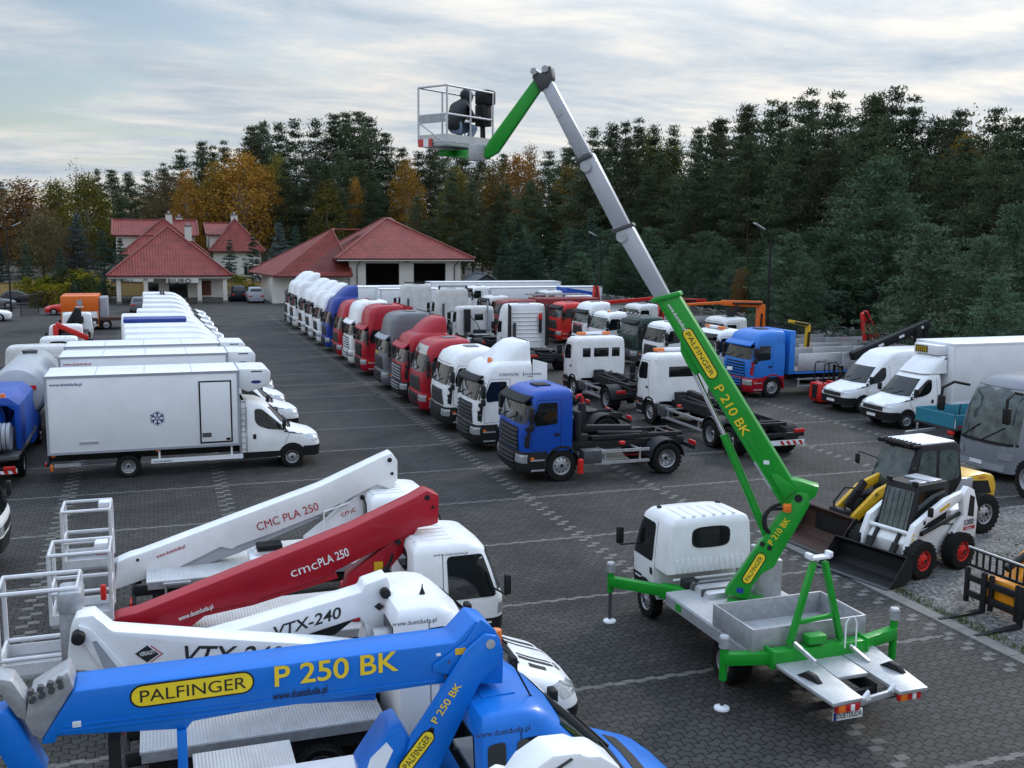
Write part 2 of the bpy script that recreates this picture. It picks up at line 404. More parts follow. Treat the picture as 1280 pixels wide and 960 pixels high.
def truck(name, label, cat, loc, rz, col, style='day', depth=1.95, wb=3.7, group=None, grille='slat', bar=None, lower=None, bump=None, visor=BLK, deflect=None, wing=None,
          body='tractor', rear=1, hook=False, beacon=None, sunlight=False, fend=None, glass=GLASS, brand=None, rearwin=None, tall=0.0, detail=True, steps=True, hatch=True):
    T = thing(name, label, cat, loc, rz, group)
    lower = lower or col; bump = bump or lower; bar = bar or DKG; fend = fend or BLK
    c = cab_loft(style, depth)
    cab = c.body('cab', col, T)
    # bumper, grille, lamps
    bl = Loft([(.30, -.85, -.06, 1.17, .2), (.42, -.9, .03, 1.235, .22), (.82, -.9, .05, 1.245, .22), (1.0, -.9, .0, 1.235, .22)], bow=.1, rr=.03)
    bp = bl.body('bumper', bump, T)
    bl.fpatch(.36, .54, .75, .8, .008).build('lower_intake', BLK, bp)
    if grille == 'slat':
        g = c.fpatch(1.03, 1.74, .88, .80, .012).build('grille', BLK, T)
        b = MB()
        for k in range(5):
            z = 1.07 + k * .135
            for j in range(10):
                w = .84; a, e = -w + 2 * w * j / 10, -w + 2 * w * (j + 1) / 10
                p, q = c.front(a, z, .03), c.front(e, z, .03)
                b.beam(p + Vector((0, 0, .03)), q + Vector((0, 0, .03)), .05, .055)
        b.build('grille_bar', bar, g)
        gb = bl.fpatch(.58, .95, .72, .76, .012).build('grille', BLK, T)
        b = MB()
        for z in (.64, .77, .90):
            for j in range(8):
                w = .70; p, q = bl.front(-w + 2 * w * j / 8, z, .03), bl.front(-w + 2 * w * (j + 1) / 8, z, .03); b.beam(p, q, .04, .045)
        b.build('grille_bar', bar, gb)
    elif grille == 'mesh':
        g = c.fpatch(1.06, 1.66, .92, .74, .012).build('grille', DKG, T)
        b = MB()
        for k in range(7):
            z = 1.10 + k * .08
            for j in range(8):
                w = .82 - k * .02; b.beam(c.front(-w + 2 * w * j / 8, z, .02), c.front(-w + 2 * w * (j + 1) / 8, z, .02), .02, .03)
        b.build('grille_bar', BLK, g)
        bl.fpatch(.58, .92, .66, .72, .012).build('grille', BLK, T)
    else:
        g = c.fpatch(1.06, 1.5, .8, .72, .012).build('grille', BLK, T)
        b = MB()
        for z in (1.15, 1.28, 1.41): b.beam(c.front(-.7, z, .0), c.front(.7, z, .0), .03, .03)
        b.build('grille_bar', bar, g)
    if brand:
        text(brand, .13, CHROME if col is not WHITE else TXB, cab, (c.front(-.3, 1.755, .02).x + .01, -.3 * 1, 1.745), (0, 1, 0), (-.1, 0, 1), name='emblem')
    for sg in (1, -1):
        b = MB(); rows = []
        for z in (.66, .74, .86, .92):
            rows.append([bl.front(sg * (.80 + .44 * j / 8), z, .012) for j in range(9)])
        h = b.grid(rows).build('headlight', LAMP, T)
        b = MB(); b.grid([[bl.side(-.34 - .12 * j, z, sg, .012) for j in range(2)] for z in (.72, .84)]).build('indicator', AMB, T)
    # glass
    ws = c.fpatch(1.87, 2.58, 1.20, 1.14, .01, ny=18).build('windscreen', glass, T)
    b = MB()
    for y0 in (-.75, .05): b.beam(c.front(y0, 1.9, .03), c.front(y0 + .55, 2.08, .03), .02, .02)
    b.build('wiper', BLK, ws)
    for sg in (1, -1):
        c.spatch([(-.48, 1.80), (-1.22, 1.86), (-1.22, 2.52), (-.62, 2.52), (-.44, 2.1)], sg, .01, .07).build('side_window', GLASS, T)
        b = c.seam([(-.36, 1.75), (-.40, 1.06), (-1.34, 1.06 if depth < 2.1 else 1.1), (-1.34, 2.60), (-.58, 2.60), (-.36, 1.95)], sg)
        b.build('door_seam', BLK, T)
        MB().grid([[c.side(x, z, sg, .02) for x in (-1.12, -1.30)] for z in (1.48, 1.56)]).build('door_handle', BLK, T)
        if depth > 2.1 and style != 'day':
            c.spatch([(-1.5, 1.3), (-depth + .15, 1.3), (-depth + .15, 2.4), (-1.5, 2.4)], sg, .006, .1).build('side_panel', col, T)
        # mirrors
        b = MB(); y = sg * 1.46
        b.box((-.28, y, 2.2), (.13, .24, .46)).box((-.28, y, 1.83), (.13, .22, .22))
        m = b.build('mirror', BLK, T, .03)
        b = MB(); b.tube([(-.42, sg * 1.18, 2.5), (-.30, y, 2.46), (-.28, y, 2.3)], .018); b.tube([(-.40, sg * 1.2, 1.75), (-.30, y, 1.76), (-.28, y, 1.85)], .018); b.build('mirror_arm', BLK, m)
        cd = c.spatch([(-.10, 1.12), (-.30, 1.10), (-.34, 1.80), (-.14, 1.82)], sg, .012, .04).build('corner_deflector', bump if bump in (CHAS, DKG) else lower, T)
        # steps between bumper and wheel, mudguard
        if steps:
            b = MB()
            for z in (.42, .74): b.box((-.58, sg * 1.24, z), (.44, .05, .05))
            b.build('step', GALV, T)
        b = MB(); b.arch((-1.4, .51), .58, .64, sg * .86, sg * 1.245, R_(-8), R_(188)); b.build('mudguard', fend, T)
        b = MB(); b.prism([(-.88, 1.04), (-.9, .9), (-1.0, .98), (-1.1, 1.04)], sg * 1.0, sg * 1.24).prism([(-1.7, 1.04), (-1.8, .98), (-depth + .02, .9), (-depth + .02, 1.04)], sg * 1.0, sg * 1.24); b.build('wheel_arch', lower, T)
        wheel(T, -1.4, sg * 1.05, .51, .30, rim=RIM)
    if visor:
        b = MB(); rows = []
        for z, o in ((2.50, .24), (2.56, .26), (2.74, .12), (2.70, .09), (2.54, .2), (2.50, .24)): rows.append([c.front(-1.14 + 2.28 * j / 14, z, 0) + Vector((o, 0, 0)) for j in range(15)])
        b.grid(rows).build('sun_visor', visor, T)
    zr = c.st[-1][0]
    b = c.fpatch(2.655, 2.672, c.at(2.66)[2], c.at(2.66)[2], .006, nz=1, ny=18)
    for sg in (1, -1): c.seam([(-.5, 2.663), (-depth, 2.663)], sg, .016, b=b)
    if style != 'day':
        for sg in (1, -1): c.seam([(-depth + .35, 2.68), (-depth + .35, zr - .35)], sg, .014, b=b)
    b.build('roof_seam', BLK, cab)
    if hatch:
        b = MB(); b.box((-depth + .65, 0, zr + .015), (.5, .62, .05)).build('roof_hatch', BLK if col in (BLUE2, BLUE3) else GREY, T, .01)
    if style == 'day':
        b = MB()
        for y in (-.75, -.4, .4, .75): b.box((-1.25, y, c.st[-2][0] + .03), (.8, .04, .03))
        b.build('roof_rib', col, cab, .01)
    if sunlight:
        b = MB(); c.fpatch(zr - .62, zr - .26, .95, .86, .012).build('roof_panel', LAMP, T)
    if deflect:
        d = Loft([(zr - .16, -depth, -.72, 1.02, .5), (zr + .15, -depth, -1.0, .98, .48), (zr + .45, -depth, -1.32, .92, .45), (zr + .62, -depth, -1.58, .85, .4), (zr + .66, -depth + .02, -1.74, .78, .35)], bow=.12, rr=.05)
        d.body('roof_deflector', deflect, T)
    if wing:
        for sg in (1, -1):
            b = MB(); b.prism([(-depth, 1.1), (-depth - .55, 1.15), (-depth - .55, zr - .1), (-depth, zr + .05)], sg * 1.2, sg * 1.165); b.build('side_fairing', wing, T, .01)
    if beacon:
        if beacon == 'bar':
            b = MB(); b.box((-.95, 0, zr + .10), (.24, 1.5, .12)); q = b.build('light_bar', OFFW, T, .03)
            for y in (-.62, .62):
                MB().box((-.95, y, zr + .10), (.27, .42, .13)).build('beacon', AMB, q, .03)
        else:
            MB().lathe([(.01, 0), (.09, 0), (.08, .13), (.05, .17), (.01, .175)], (-.8, beacon, zr - .08), 'Z', 14).build('beacon', AMB, T)
    # rear wall details
    if rearwin:
        w = MB()
        for a, e in rearwin: w.box((-depth - .006, (a + e) / 2, 2.2), (.012, e - a, .42))
        w.build('rear_window', GLASS, T, .004)
    # chassis
    axes = [-1.4 - wb - 1.35 * k for k in range(rear)]
    end = axes[-1] - (1.0 if body != 'box' else 1.8)
    b = MB()
    for y in (-.42, .42): b.ab((-.8, y - .04, .80), (end, y + .04, 1.06))
    x = -2.4
    while x > end: b.box((x, 0, .93), (.10, .8, .18)); x -= .9
    b.box((end, 0, .82), (.1, 2.3, .14))
    ch = b.build('chassis', CHAS, T, .01)
    for a in axes + [-1.4]:
        b = MB(); b.cyl((a, -.9, .5), (a, .9, .5), .11); b.lathe([(.05, -.2), (.24, -.12), (.26, 0), (.24, .12), (.05, .2)], (a, 0, .5), 'Y', 14); b.build('axle', CHAS, T)
    for sg in (1, -1):
        for a in axes:
            wheel(T, a, sg * .96, .51, .58, dual=True, rim=RIM)
            b = MB(); b.arch((a, .53), .58, .62, sg * .64, sg * 1.24, R_(4), R_(176)); b.build('mudguard', fend if fend is not RED else BLK, T)
        MB().box((end - .03, sg * .95, .95), (.06, .42, .14)).build('rear_light', REDL, T, .015)
    if body == 'tractor':
        b = MB(); b.cyl((-2.9, 1.0, .72), (-3.9 if wb > 3.6 else -3.6, 1.0, .72), .30, n=20); b.build('fuel_tank', ALU, T, .02)
        b = MB(); b.box((-3.1, -.95, .72), (1.1, .55, .55)); b.build('battery_box', DKG, T, .04)
        b = MB(); b.lathe([(.05, 1.12), (.5, 1.10), (.52, 1.16), (.46, 1.18), (.05, 1.16)], (axes[0] + .4, 0, 0), 'Z', 24); b.build('fifth_wheel', CHAS, T)
        b = MB(); b.box((-depth - .75, 0, 1.12), (.9, .9, .04)); b.build('catwalk', CHK, T)
        b = MB(); b.cyl((-depth - .25, .85, 1.0), (-depth - .25, .85, 2.5), .09); b.build('exhaust_stack', DKG, T)
    if body in ('frame', 'hook'):
        b = MB(); b.box((-2.35, 0, 1.05), (.55, .9, .5)).box((-2.4, -.75, .95), (.4, .4, .5)).box((-2.2, .2, 1.3), (.3, .5, .2))
        if hook and rear == 1: b.cyl((-2.15, .6, 1.2), (-2.15, .6, 2.1), .12).box((-2.1, .1, 1.5), (.3, .9, .7))
        b.build('engine_block', CHAS, T, .04)
        b = MB()
        for z in (.50, .86): b.box((-1.4 - wb / 2 - .25, 1.16, z), (wb - 1.75, .05, .09)); b.box((-1.4 - wb / 2 - .25, -1.16, z), (wb - 1.75, .05, .09))
        for xx in (-2.9, -1.4 - wb + .95):
            for sg in (1, -1): b.box((xx, sg * 1.14, .7), (.05, .04, .46)); b.box((xx, sg * .8, .86), (.05, .7, .05))
        b.build('side_guard', ALU, T)
        b = MB(); b.box((-2.45, 1.02, .72), (.62, .42, .42)).box((-2.5, -1.0, .72), (.7, .42, .5)); b.build('battery_box', DKG, T, .03)
        b = MB()
        for y in (-.48, .48): b.ab((-2.7, y - .05, 1.1), (end + .1, y + .05, 1.24))
        for xx in (-3.3, -4.3, end + .6, end + .2): b.box((xx, 0, 1.18), (.12, 1.0, .10))
        for y in (-.3, .3): b.cyl((-3.0, y, 1.3), (-4.6, y, 1.22), .07, n=10)
        b.build('hook_lift_frame' if hook else 'body_subframe', CHAS, T, .01)
        b = MB()
        for a in axes[:1]:
            b.tube([(a + 1.0, .2, 1.12), (a + .5, .5, 1.3), (a, .3, 1.16), (a - .4, -.4, 1.25)], .025, 6)
        b.tube([(-2.7, -.2, 1.4), (-3.2, .35, 1.3), (-3.9, -.3, 1.2)], .03, 6); b.build('hose', BLK, T)
    if hook:
        b = MB(); b.beam((-4.3, 0, 1.34), (-2.55, 0, 1.42), .24, .22); b.beam((-2.6, 0, 1.32), (-2.55, 0, 2.25 if rear == 1 else 1.5), .22, .2); b.build('hook_arm', CHAS, T, .015)
        b = MB(); b.tube([(-2.56, 0, 2.2), (-2.56, 0, 2.42), (-2.5, 0, 2.52), (-2.38, 0, 2.5), (-2.36, 0, 2.4)], .05, 8); b.build('hook', RED2, T) if rear == 1 else b.bm.free()
        for sg in (1, -1): MB().box((-3.55, sg * 1.0, 1.08), (.18, .14, .10)).build('side_marker', RED2, T, .02)
    T['_end'] = end
    return T, c

def box_body(T, x0, x1, z0, z1, hw, m=OFFW, roof=None, trim=ALU):
    b = MB(); b.ab((x0, -hw, z0), (x1, hw, z1)); o = b.build('box_body', m, T, .02)
    b = MB()
    e = .035
    for y in (-hw, hw):
        for z in (z0 + e, z1 - e): b.box(((x0 + x1) / 2, y, z), (abs(x1 - x0), .03, .075))
        for x in (x0 - .03, x1 + .03): b.box((x, y, (z0 + z1) / 2), (.07, .034, z1 - z0 - .16))
    for x in (x0, x1):
        for z in (z0 + e, z1 - e): b.box((x, 0, z), (.03, 2 * hw - .04, .07))
    b.build('edge_trim', trim, o)
    return o

# ---------------------------------------------------------------- vans and light trucks
VAN = {
 'daily': dict(st=[(.36, -.03, .93, .25), (.75, 0, .985, .3), (.95, -.05, .99, .36), (1.06, -.22, .99, .42), (1.2, -.70, .985, .44), (1.28, -.92, .975, .40), (1.9, -1.50, .90, .32), (2.10, -1.72, .86, .30), (2.20, -1.95, .80, .3), (2.25, -2.25, .7, .3)], wx=-.98, wr=.355, rear=-2.62, belt=1.30, wt=2.02),
 'sprinter': dict(st=[(.34, -.04, .92, .25), (.70, 0, .98, .32), (.92, -.06, .985, .42), (1.10, -.28, .985, .46), (1.25, -.68, .98, .46), (1.36, -.92, .975, .40), (2.12, -1.72, .90, .28), (2.32, -1.93, .87, .22), (2.42, -2.06, .83, .18), (2.46, -2.20, .77, .15)], wx=-1.0, wr=.36, rear=-2.85, belt=1.38, wt=2.22),
 'cabstar': dict(st=[(.50, -.04, .87, .2), (.75, 0, .90, .24), (1.17, -.005, .925, .26), (1.30, -.04, .925, .27), (1.70, -.18, .905, .27), (2.10, -.34, .865, .26), (2.21, -.47, .82, .27), (2.27, -.78, .70, .28)], wx=-.76, wr=.35, rear=-1.72, belt=1.28, wt=2.06),
}
def van_loft(kind, rear=None, high=None):
    v = VAN[kind]; rr = v['rear'] if rear is None else rear
    st = [(z, rr, xf, hw, r) for z, xf, hw, r in v['st']]
    if high:       # panel van: the roof goes on up
        st = st[:8] + [(2.40, rr, -2.05, .87, .30), (2.60, rr + .01, -2.40, .85, .28), (2.69, rr + .03, -2.75, .79, .26), (2.72, rr + .08, -3.2, .70, .22)]
    else: st[-1] = (st[-1][0], rr + .12) + st[-1][2:]; st[-2] = (st[-2][0], rr + .03) + st[-2][2:]
    return Loft(st, bow=.10 if kind != 'cabstar' else .06, rr=.05)

def van(name, label, cat, loc, rz, kind='daily', col=WHITE, rear=None, group=None, high=None, bumper=BLK, site=None, fulllen=None, wheels=True, rearwheel=-4.7, sidewin=True, rim=RIM, plate=True):
    T = thing(name, label, cat, loc, rz, group); v = VAN[kind]
    c = van_loft(kind, rear, high)
    if kind == 'cabstar':
        up = Loft([(1.17,) + c.at(1.17)] + [q for q in c.st if q[0] > 1.18], bow=c.bow, rr=c.rr); lo = Loft([(z, -1.22, xf, hw, r) for z, _, xf, hw, r in c.st if z < 1.18], bow=c.bow, rr=.04)
        body = up.body('cab', col, T); lo.body('lower_cab', col, body)
    else: body = c.body('cab' if not high else 'body', col, T)
    xr = c.st[0][1]; wx, wr, belt, wt = v['wx'], v['wr'], v['belt'], v['wt']
    cabo = kind == 'cabstar'
    # bumper
    bst = [(z, -.62, xf + .02, hw + .012, r) for z, _, xf, hw, r in c.st[:2]]; bst.append((.70 if not cabo else .84, -.62, c.at(.7)[1] + .02, c.at(.7)[2] + .012, c.at(.7)[3]))
    Loft(bst[:1] + [bst[2]], bow=c.bow, rr=.02).body('bumper', bumper, T)
    if not cabo:
        g = c.fpatch(.74, .90, .62, .58, .012, nz=3).build('grille', BLK, T)
        if kind == 'daily':
            b = MB()
            for z in (.78, .82, .86):
                for j in range(8): b.beam(c.front(-.56 + .14 * j, z, .02), c.front(-.56 + .14 * (j + 1), z, .02), .015, .012)
            b.build('grille_bar', DKG, g)
        for sg in (1, -1):
            b = MB(); b.grid([[c.front(sg * (.60 + .36 * j / 8), z0 + (.05 if j > 3 else 0) * (z0 > .9), .014) for j in range(9)] for z0 in (.86, .93, 1.0, 1.03)]); b.build('headlight', LAMP, T)
        if plate:
            p = c.front(0, .55, .035); MB().box((p.x, 0, .52), (.015, .52, .115), (.0, 'Y')).build('number_plate', PLATE, T)
        c.fpatch(belt + .015, wt - .02, .86, .74, .012, nz=6).build('windscreen', GLASS, T)
        b = MB()
        for y in (-.7, .0): b.beam(c.front(y, belt + .02, .03), c.front(y + .5, belt + .22, .03), .02, .02)
        b.build('wiper', BLK, T)
    else:
        g = c.fpatch(.92, 1.10, .55, .5, .012, nz=2).build('grille', BLK, T)
        for sg in (1, -1):
            b = MB(); b.grid([[c.front(sg * (.56 + .32 * j / 6), z, .012) for j in range(7)] for z in (.90, 1.0, 1.1)]); b.build('headlight', LAMP, T)
        c.fpatch(belt + .05, wt, .84, .74, .01, nz=6).build('windscreen', GLASS, T)
    xa = c.at(belt)[1]; xt = c.at(wt)[1]
    if cabo:
        b = MB()
        for k in range(6): b.box((-1.30, -.55 + .22 * k, 2.275), (.70, .05, .022))
        b.build('roof_rib', col, body, .01)
        sq = [(math.copysign(abs(math.cos(q)) ** .5, math.cos(q)), math.copysign(abs(math.sin(q)) ** .55, math.sin(q))) for q in [2 * PI * k / 24 for k in range(24)]]
        MB().prismx([(y * .38, 1.86 + z * .17) for y, z in sq], -1.74, -1.71).build('rear_window', GLASS, T); MB().prismx([(y * .42, 1.86 + z * .21) for y, z in sq], -1.732, -1.70).build('window_seal', BLK, T)
    for sg in (1, -1):
        if cabo: poly = [(-.20, belt - .03), (-1.10, belt - .03), (-1.13, wt - .02), (xt - .14, wt - .02)]
        elif kind == 'daily': poly = [(-1.10, belt - .05), (-1.75, belt + .02), (-2.05, belt + .14), (-2.15, belt + .3), (-2.15, wt - .04), (xt - .30, wt - .04)]
        else: poly = [(-1.30, belt - .02), (-2.42, belt + .0), (-2.46, wt - .05), (xt - .30, wt - .04)]
        w = c.spatch(poly, sg, .012, .08).build('side_window', GLASS, T)
        if not cabo:
            # black triangle running from mirror to bonnet
            if kind == 'daily': c.spatch([(-.55, 1.06), (-1.25, 1.2), (-1.15, 1.36), (-.78, 1.16)], sg, .009, .02).build('window_trim', BLK, T)
            dx0, dx1 = wx - .30, xr + .08 if not high else -2.35
            b = c.seam([(wx - .32, .62), (-1.05, 1.15)] + [(xt - .16, wt + .02), (max(dx1, -2.4), wt + .02), (max(dx1, -2.4), .52), (wx - .5, .52)], sg)
            hx = -2.12
        else:
            b = c.seam([(-.10, belt - .05), (-.14, 1.0), (-.32, .95)], sg); b = c.seam([(-1.19, .62), (-1.2, wt + .02), (xt - .02, wt + .02), (-.12, belt - .02)], sg, b=b); hx = -1.0
        b.build('door_seam', BLK, T)
        MB().grid([[c.side(x, z, sg, .02) for x in (hx, hx - .10)] for z in (1.02 if not cabo else .98, 1.17 if not cabo else 1.12)]).build('door_handle', BLK, T)
        # shaded wheel well painted as a black patch, no hole cut; sill
        ar = [(wx + (wr + .09) * math.cos(a), wr + .03 + (wr + .09) * math.sin(a)) for a in [PI * k / 12 for k in range(13)]]
        ar = [(x, max(z, c.st[0][0] + .0)) for x, z in ar]
        c.spatch(ar, sg, .006, 0).build('wheel_arch', BLK, T)
        if kind == 'daily': c.spatch([(wx - wr - .1, c.st[0][0] + .01), (xr + .03 if not high else -4.2, c.st[0][0]), (xr + .03 if not high else -4.2, .58), (wx - wr - .05, .58)], sg, .007, 0).build('sill', BLK, T)
        # mirror
        mz = belt + (.18 if not cabo else .26); mxx = (xa - .30) if not cabo else -.10
        yo = c.at(mz)[2] + (.16 if not cabo else .26)
        b = MB(); b.box((mxx, sg * yo, mz), (.11, .20 if not cabo else .15, .30 if not cabo else .36)); mi = b.build('mirror', BLK, T, .035)
        b = MB(); b.tube([(mxx - .15, sg * (c.at(mz - .15)[2] - .02), mz - .16), (mxx - .02, sg * yo, mz - .2), (mxx, sg * yo, mz - .1)], .018); b.build('mirror_arm', BLK, mi)
        if wheels:
            wheel(T, wx, sg * (c.at(.6)[2] - .10), wr, .24, .60, rim=rim)
            wheel(T, rearwheel, sg * (.82 if not high else .9), wr, .42 if not high else .24, .60, dual=not high, rim=rim)
    if site:
        t, sz, m, side_ = site
        for sg in (1, -1):
            z = wt + (.07 if cabo else .10)
            x = c.at(z)[1] - .25
            p = c.side(x - (0 if sg > 0 else .0), z, sg, .012); q = c.side(x, z - .1, sg, .012)
            up = (p - q).normalized()
            text(t, sz, m, body, (x if sg < 0 else x, p.y - sg * 0, z - .06) if False else (x - (len(t) * sz * .55 if sg < 0 else 0), q.y + up.y * .03, z - .07), (-1 if sg > 0 else 1, 0, 0), up)
    return T, c, body

def light_chassis(T, x0, x1, axle, z=.62, tank=True, lights=True):
    b = MB()
    for y in (-.38, .38): b.ab((x0, y - .035, z - .1), (x1, y + .035, z + .1))
    x = x0 - .4
    while x > x1: b.box((x, 0, z), (.08, .76, .14)); x -= .8
    b.box((x1, 0, z - .1), (.08, 1.9, .10)); b.cyl((axle, -.75, .36), (axle, .75, .36), .08)
    b.build('chassis', CHAS, T, .01)
    if tank: MB().box((x0 - .75, .62, z - .08), (.9, .4, .38)).build('fuel_tank', DKG, T, .05)
    for sg in (1, -1) if lights else (): MB().box((x1 - .04, sg * .8, z - .08), (.05, .34, .13)).build('rear_light', REDL, T, .02)
# ---------------------------------------------------------------- ground materials
def nodes_mat(name):
    m = D.materials.new(name); m.use_nodes = True; t = m.node_tree; return m, t, t.nodes, t.links, t.nodes['Principled BSDF']
def paver_mat(name, c0, c1, mort, rough=.62):
    m, t, n, l, b = nodes_mat(name)
    g = n.new('ShaderNodeNewGeometry'); s = n.new('ShaderNodeSeparateXYZ'); l.new(g.outputs['Position'], s.inputs[0])
    def M(op, a, bb):
        q = n.new('ShaderNodeMath'); q.operation = op
        for i, v in enumerate((a, bb)):
            if isinstance(v, (int, float)): q.inputs[i].default_value = v
            else: l.new(v, q.inputs[i])
        return q.outputs[0]
    # zig-zag edged interlocking blocks, 0.24 x 0.17 m
    pp = n.new('ShaderNodeMath'); pp.operation = 'PINGPONG'; l.new(M('ADD', s.outputs[0], .03), pp.inputs[0]); pp.inputs[1].default_value = .12
    st = n.new('ShaderNodeMapRange'); st.interpolation_type = 'SMOOTHSTEP'; st.inputs[1].default_value = .035; st.inputs[2].default_value = .085; st.inputs[3].default_value = -.03; st.inputs[4].default_value = .03
    l.new(pp.outputs[0], st.inputs[0])
    v = M('ADD', s.outputs[1], st.outputs[0]); cv = n.new('ShaderNodeCombineXYZ'); l.new(s.outputs[0], cv.inputs[0]); l.new(v, cv.inputs[1])
    br = n.new('ShaderNodeTexBrick'); br.offset = .5; l.new(cv.outputs[0], br.inputs['Vector']); br.inputs['Scale'].default_value = 1
    br.inputs['Brick Width'].default_value = .24; br.inputs['Row Height'].default_value = .17; br.inputs['Mortar Size'].default_value = .013; br.inputs['Mortar Smooth'].default_value = .3; br.inputs['Bias'].default_value = 0
    br.inputs['Color1'].default_value = c0 + (1,); br.inputs['Color2'].default_value = c1 + (1,); br.inputs['Mortar'].default_value = mort + (1,)
    nz = n.new('ShaderNodeTexNoise'); nz.inputs['Scale'].default_value = .35; nz.inputs['Detail'].default_value = 8; nz.inputs['Roughness'].default_value = .62; l.new(g.outputs['Position'], nz.inputs['Vector'])
    rr = n.new('ShaderNodeValToRGB'); l.new(nz.outputs[0], rr.inputs[0]); e = rr.color_ramp.elements; e[0].position = .32; e[0].color = (.68, .68, .69, 1); e[1].position = .68; e[1].color = (1.22, 1.2, 1.17, 1)
    # oil stains
    vz = n.new('ShaderNodeTexNoise'); vz.inputs['Scale'].default_value = .16; vz.inputs['Detail'].default_value = 4; l.new(g.outputs['Position'], vz.inputs['Vector'])
    vr = n.new('ShaderNodeMapRange'); vr.inputs[1].default_value = .54; vr.inputs[2].default_value = .70; vr.inputs[3].default_value = 1; vr.inputs[4].default_value = .42; l.new(vz.outputs[0], vr.inputs[0])
    f = n.new('ShaderNodeTexNoise'); f.inputs['Scale'].default_value = 30; f.inputs['Detail'].default_value = 5; l.new(g.outputs['Position'], f.inputs['Vector'])
    fr = n.new('ShaderNodeMapRange'); fr.inputs[3].default_value = .8; fr.inputs[4].default_value = 1.2; l.new(f.outputs[0], fr.inputs[0])
    def mul(a, bb, cfac=False):
        q = n.new('ShaderNodeMix'); q.data_type = 'RGBA'; q.blend_type = 'MULTIPLY'; q.inputs[0].default_value = 1; l.new(a, q.inputs[6]); l.new(bb, q.inputs[7]); return q.outputs[2]
    c = mul(mul(mul(br.outputs['Color'], rr.outputs[0]), vr.outputs[0]), fr.outputs[0]); l.new(c, b.inputs['Base Color'])
    b.inputs['Roughness'].default_value = .75; b.inputs['Specular IOR Level'].default_value = .18
    bp = n.new('ShaderNodeBump'); bp.inputs['Strength'].default_value = .55; bp.inputs['Distance'].default_value = .012; bp.invert = True; l.new(br.outputs['Fac'], bp.inputs['Height']); l.new(bp.outputs[0], b.inputs['Normal'])
    return m
PAVE = paver_mat('dark_pavers', (.0400, .0388, .0365), (.0580, .0560, .0530), (.010, .0098, .0092))
LPAV = mat('light_pavers', (.118, .113, .104), .8, var=.45, scale=3.5, bump=.2)
KERB = mat('kerb_concrete', (.155, .148, .135), .8, var=.3, scale=4, bump=.25, bscale=60)
SOIL = mat('forest_floor', (.03, .028, .018), .95, var=.5, scale=.6, bump=.4, bscale=3)
GRASS = mat('lawn', (.05, .065, .018), .9, var=.45, scale=1.2, bump=.5, bscale=30)
def gravel_mat():
    m, t, n, l, b = nodes_mat('gravel')
    g = n.new('ShaderNodeNewGeometry'); v = n.new('ShaderNodeTexVoronoi'); v.inputs['Scale'].default_value = 15; v.inputs['Randomness'].default_value = 1; l.new(g.outputs['Position'], v.inputs['Vector'])
    hs = n.new('ShaderNodeSeparateColor'); l.new(v.outputs['Color'], hs.inputs[0])
    r = n.new('ShaderNodeValToRGB'); l.new(hs.outputs[0], r.inputs[0]); e = r.color_ramp.elements; e[0].color = (.07, .068, .064, 1); e[1].color = (.26, .255, .245, 1)
    q = e.new(.55); q.color = (.14, .137, .132, 1)
    z = n.new('ShaderNodeTexNoise'); z.inputs['Scale'].default_value = .9; z.inputs['Detail'].default_value = 7; l.new(g.outputs['Position'], z.inputs['Vector'])
    k = n.new('ShaderNodeValToRGB'); l.new(z.outputs[0], k.inputs[0]); k.color_ramp.elements[0].position = .3; k.color_ramp.elements[0].color = (.6, .59, .57, 1); k.color_ramp.elements[1].position = .6; k.color_ramp.elements[1].color = (1, 1, 1, 1)
    x = n.new('ShaderNodeMix'); x.data_type = 'RGBA'; x.blend_type = 'MULTIPLY'; x.inputs[0].default_value = 1; l.new(r.outputs[0], x.inputs[6]); l.new(k.outputs[0], x.inputs[7]); l.new(x.outputs[2], b.inputs['Base Color'])
    d = n.new('ShaderNodeTexVoronoi'); d.inputs['Scale'].default_value = 15; l.new(g.outputs['Position'], d.inputs['Vector'])
    bp = n.new('ShaderNodeBump'); bp.invert = True; bp.inputs['Strength'].default_value = 1; bp.inputs['Distance'].default_value = .05; l.new(d.outputs['Distance'], bp.inputs['Height']); l.new(bp.outputs[0], b.inputs['Normal'])
    b.inputs['Roughness'].default_value = .85
    return m
GRAV = gravel_mat()
def sheet(name, pts, z, m):
    return struct(MB().poly([Vector((x, y, z)) for x, y in pts]).build(name, m, smooth=0))
sheet('ground', [(-2500, -400), (2500, -400), (2500, 3000), (-2500, 3000)], -.03, SOIL)
sheet('lawn', [(-70, 131), (70, 131), (70, 175), (-70, 175)], -.012, GRASS)
sheet('paved_yard', [(-45, -25), (41.5, -25), (41.5, 130), (-45, 130)], 0, PAVE)
sheet('gravel_strip', [(14.95, -20), (41.4, -20), (41.4, 22.5), (15.0, 22.5)], .004, GRAV)
# kerb slabs between pavers and gravel
b = MB(); y = -20.0
while y < 22.3: b.ab((14.62, y, -.02), (14.95, min(y + .985, 22.5), .02)); y += 1.0
struct(b.build('kerb', KERB, None, .006))
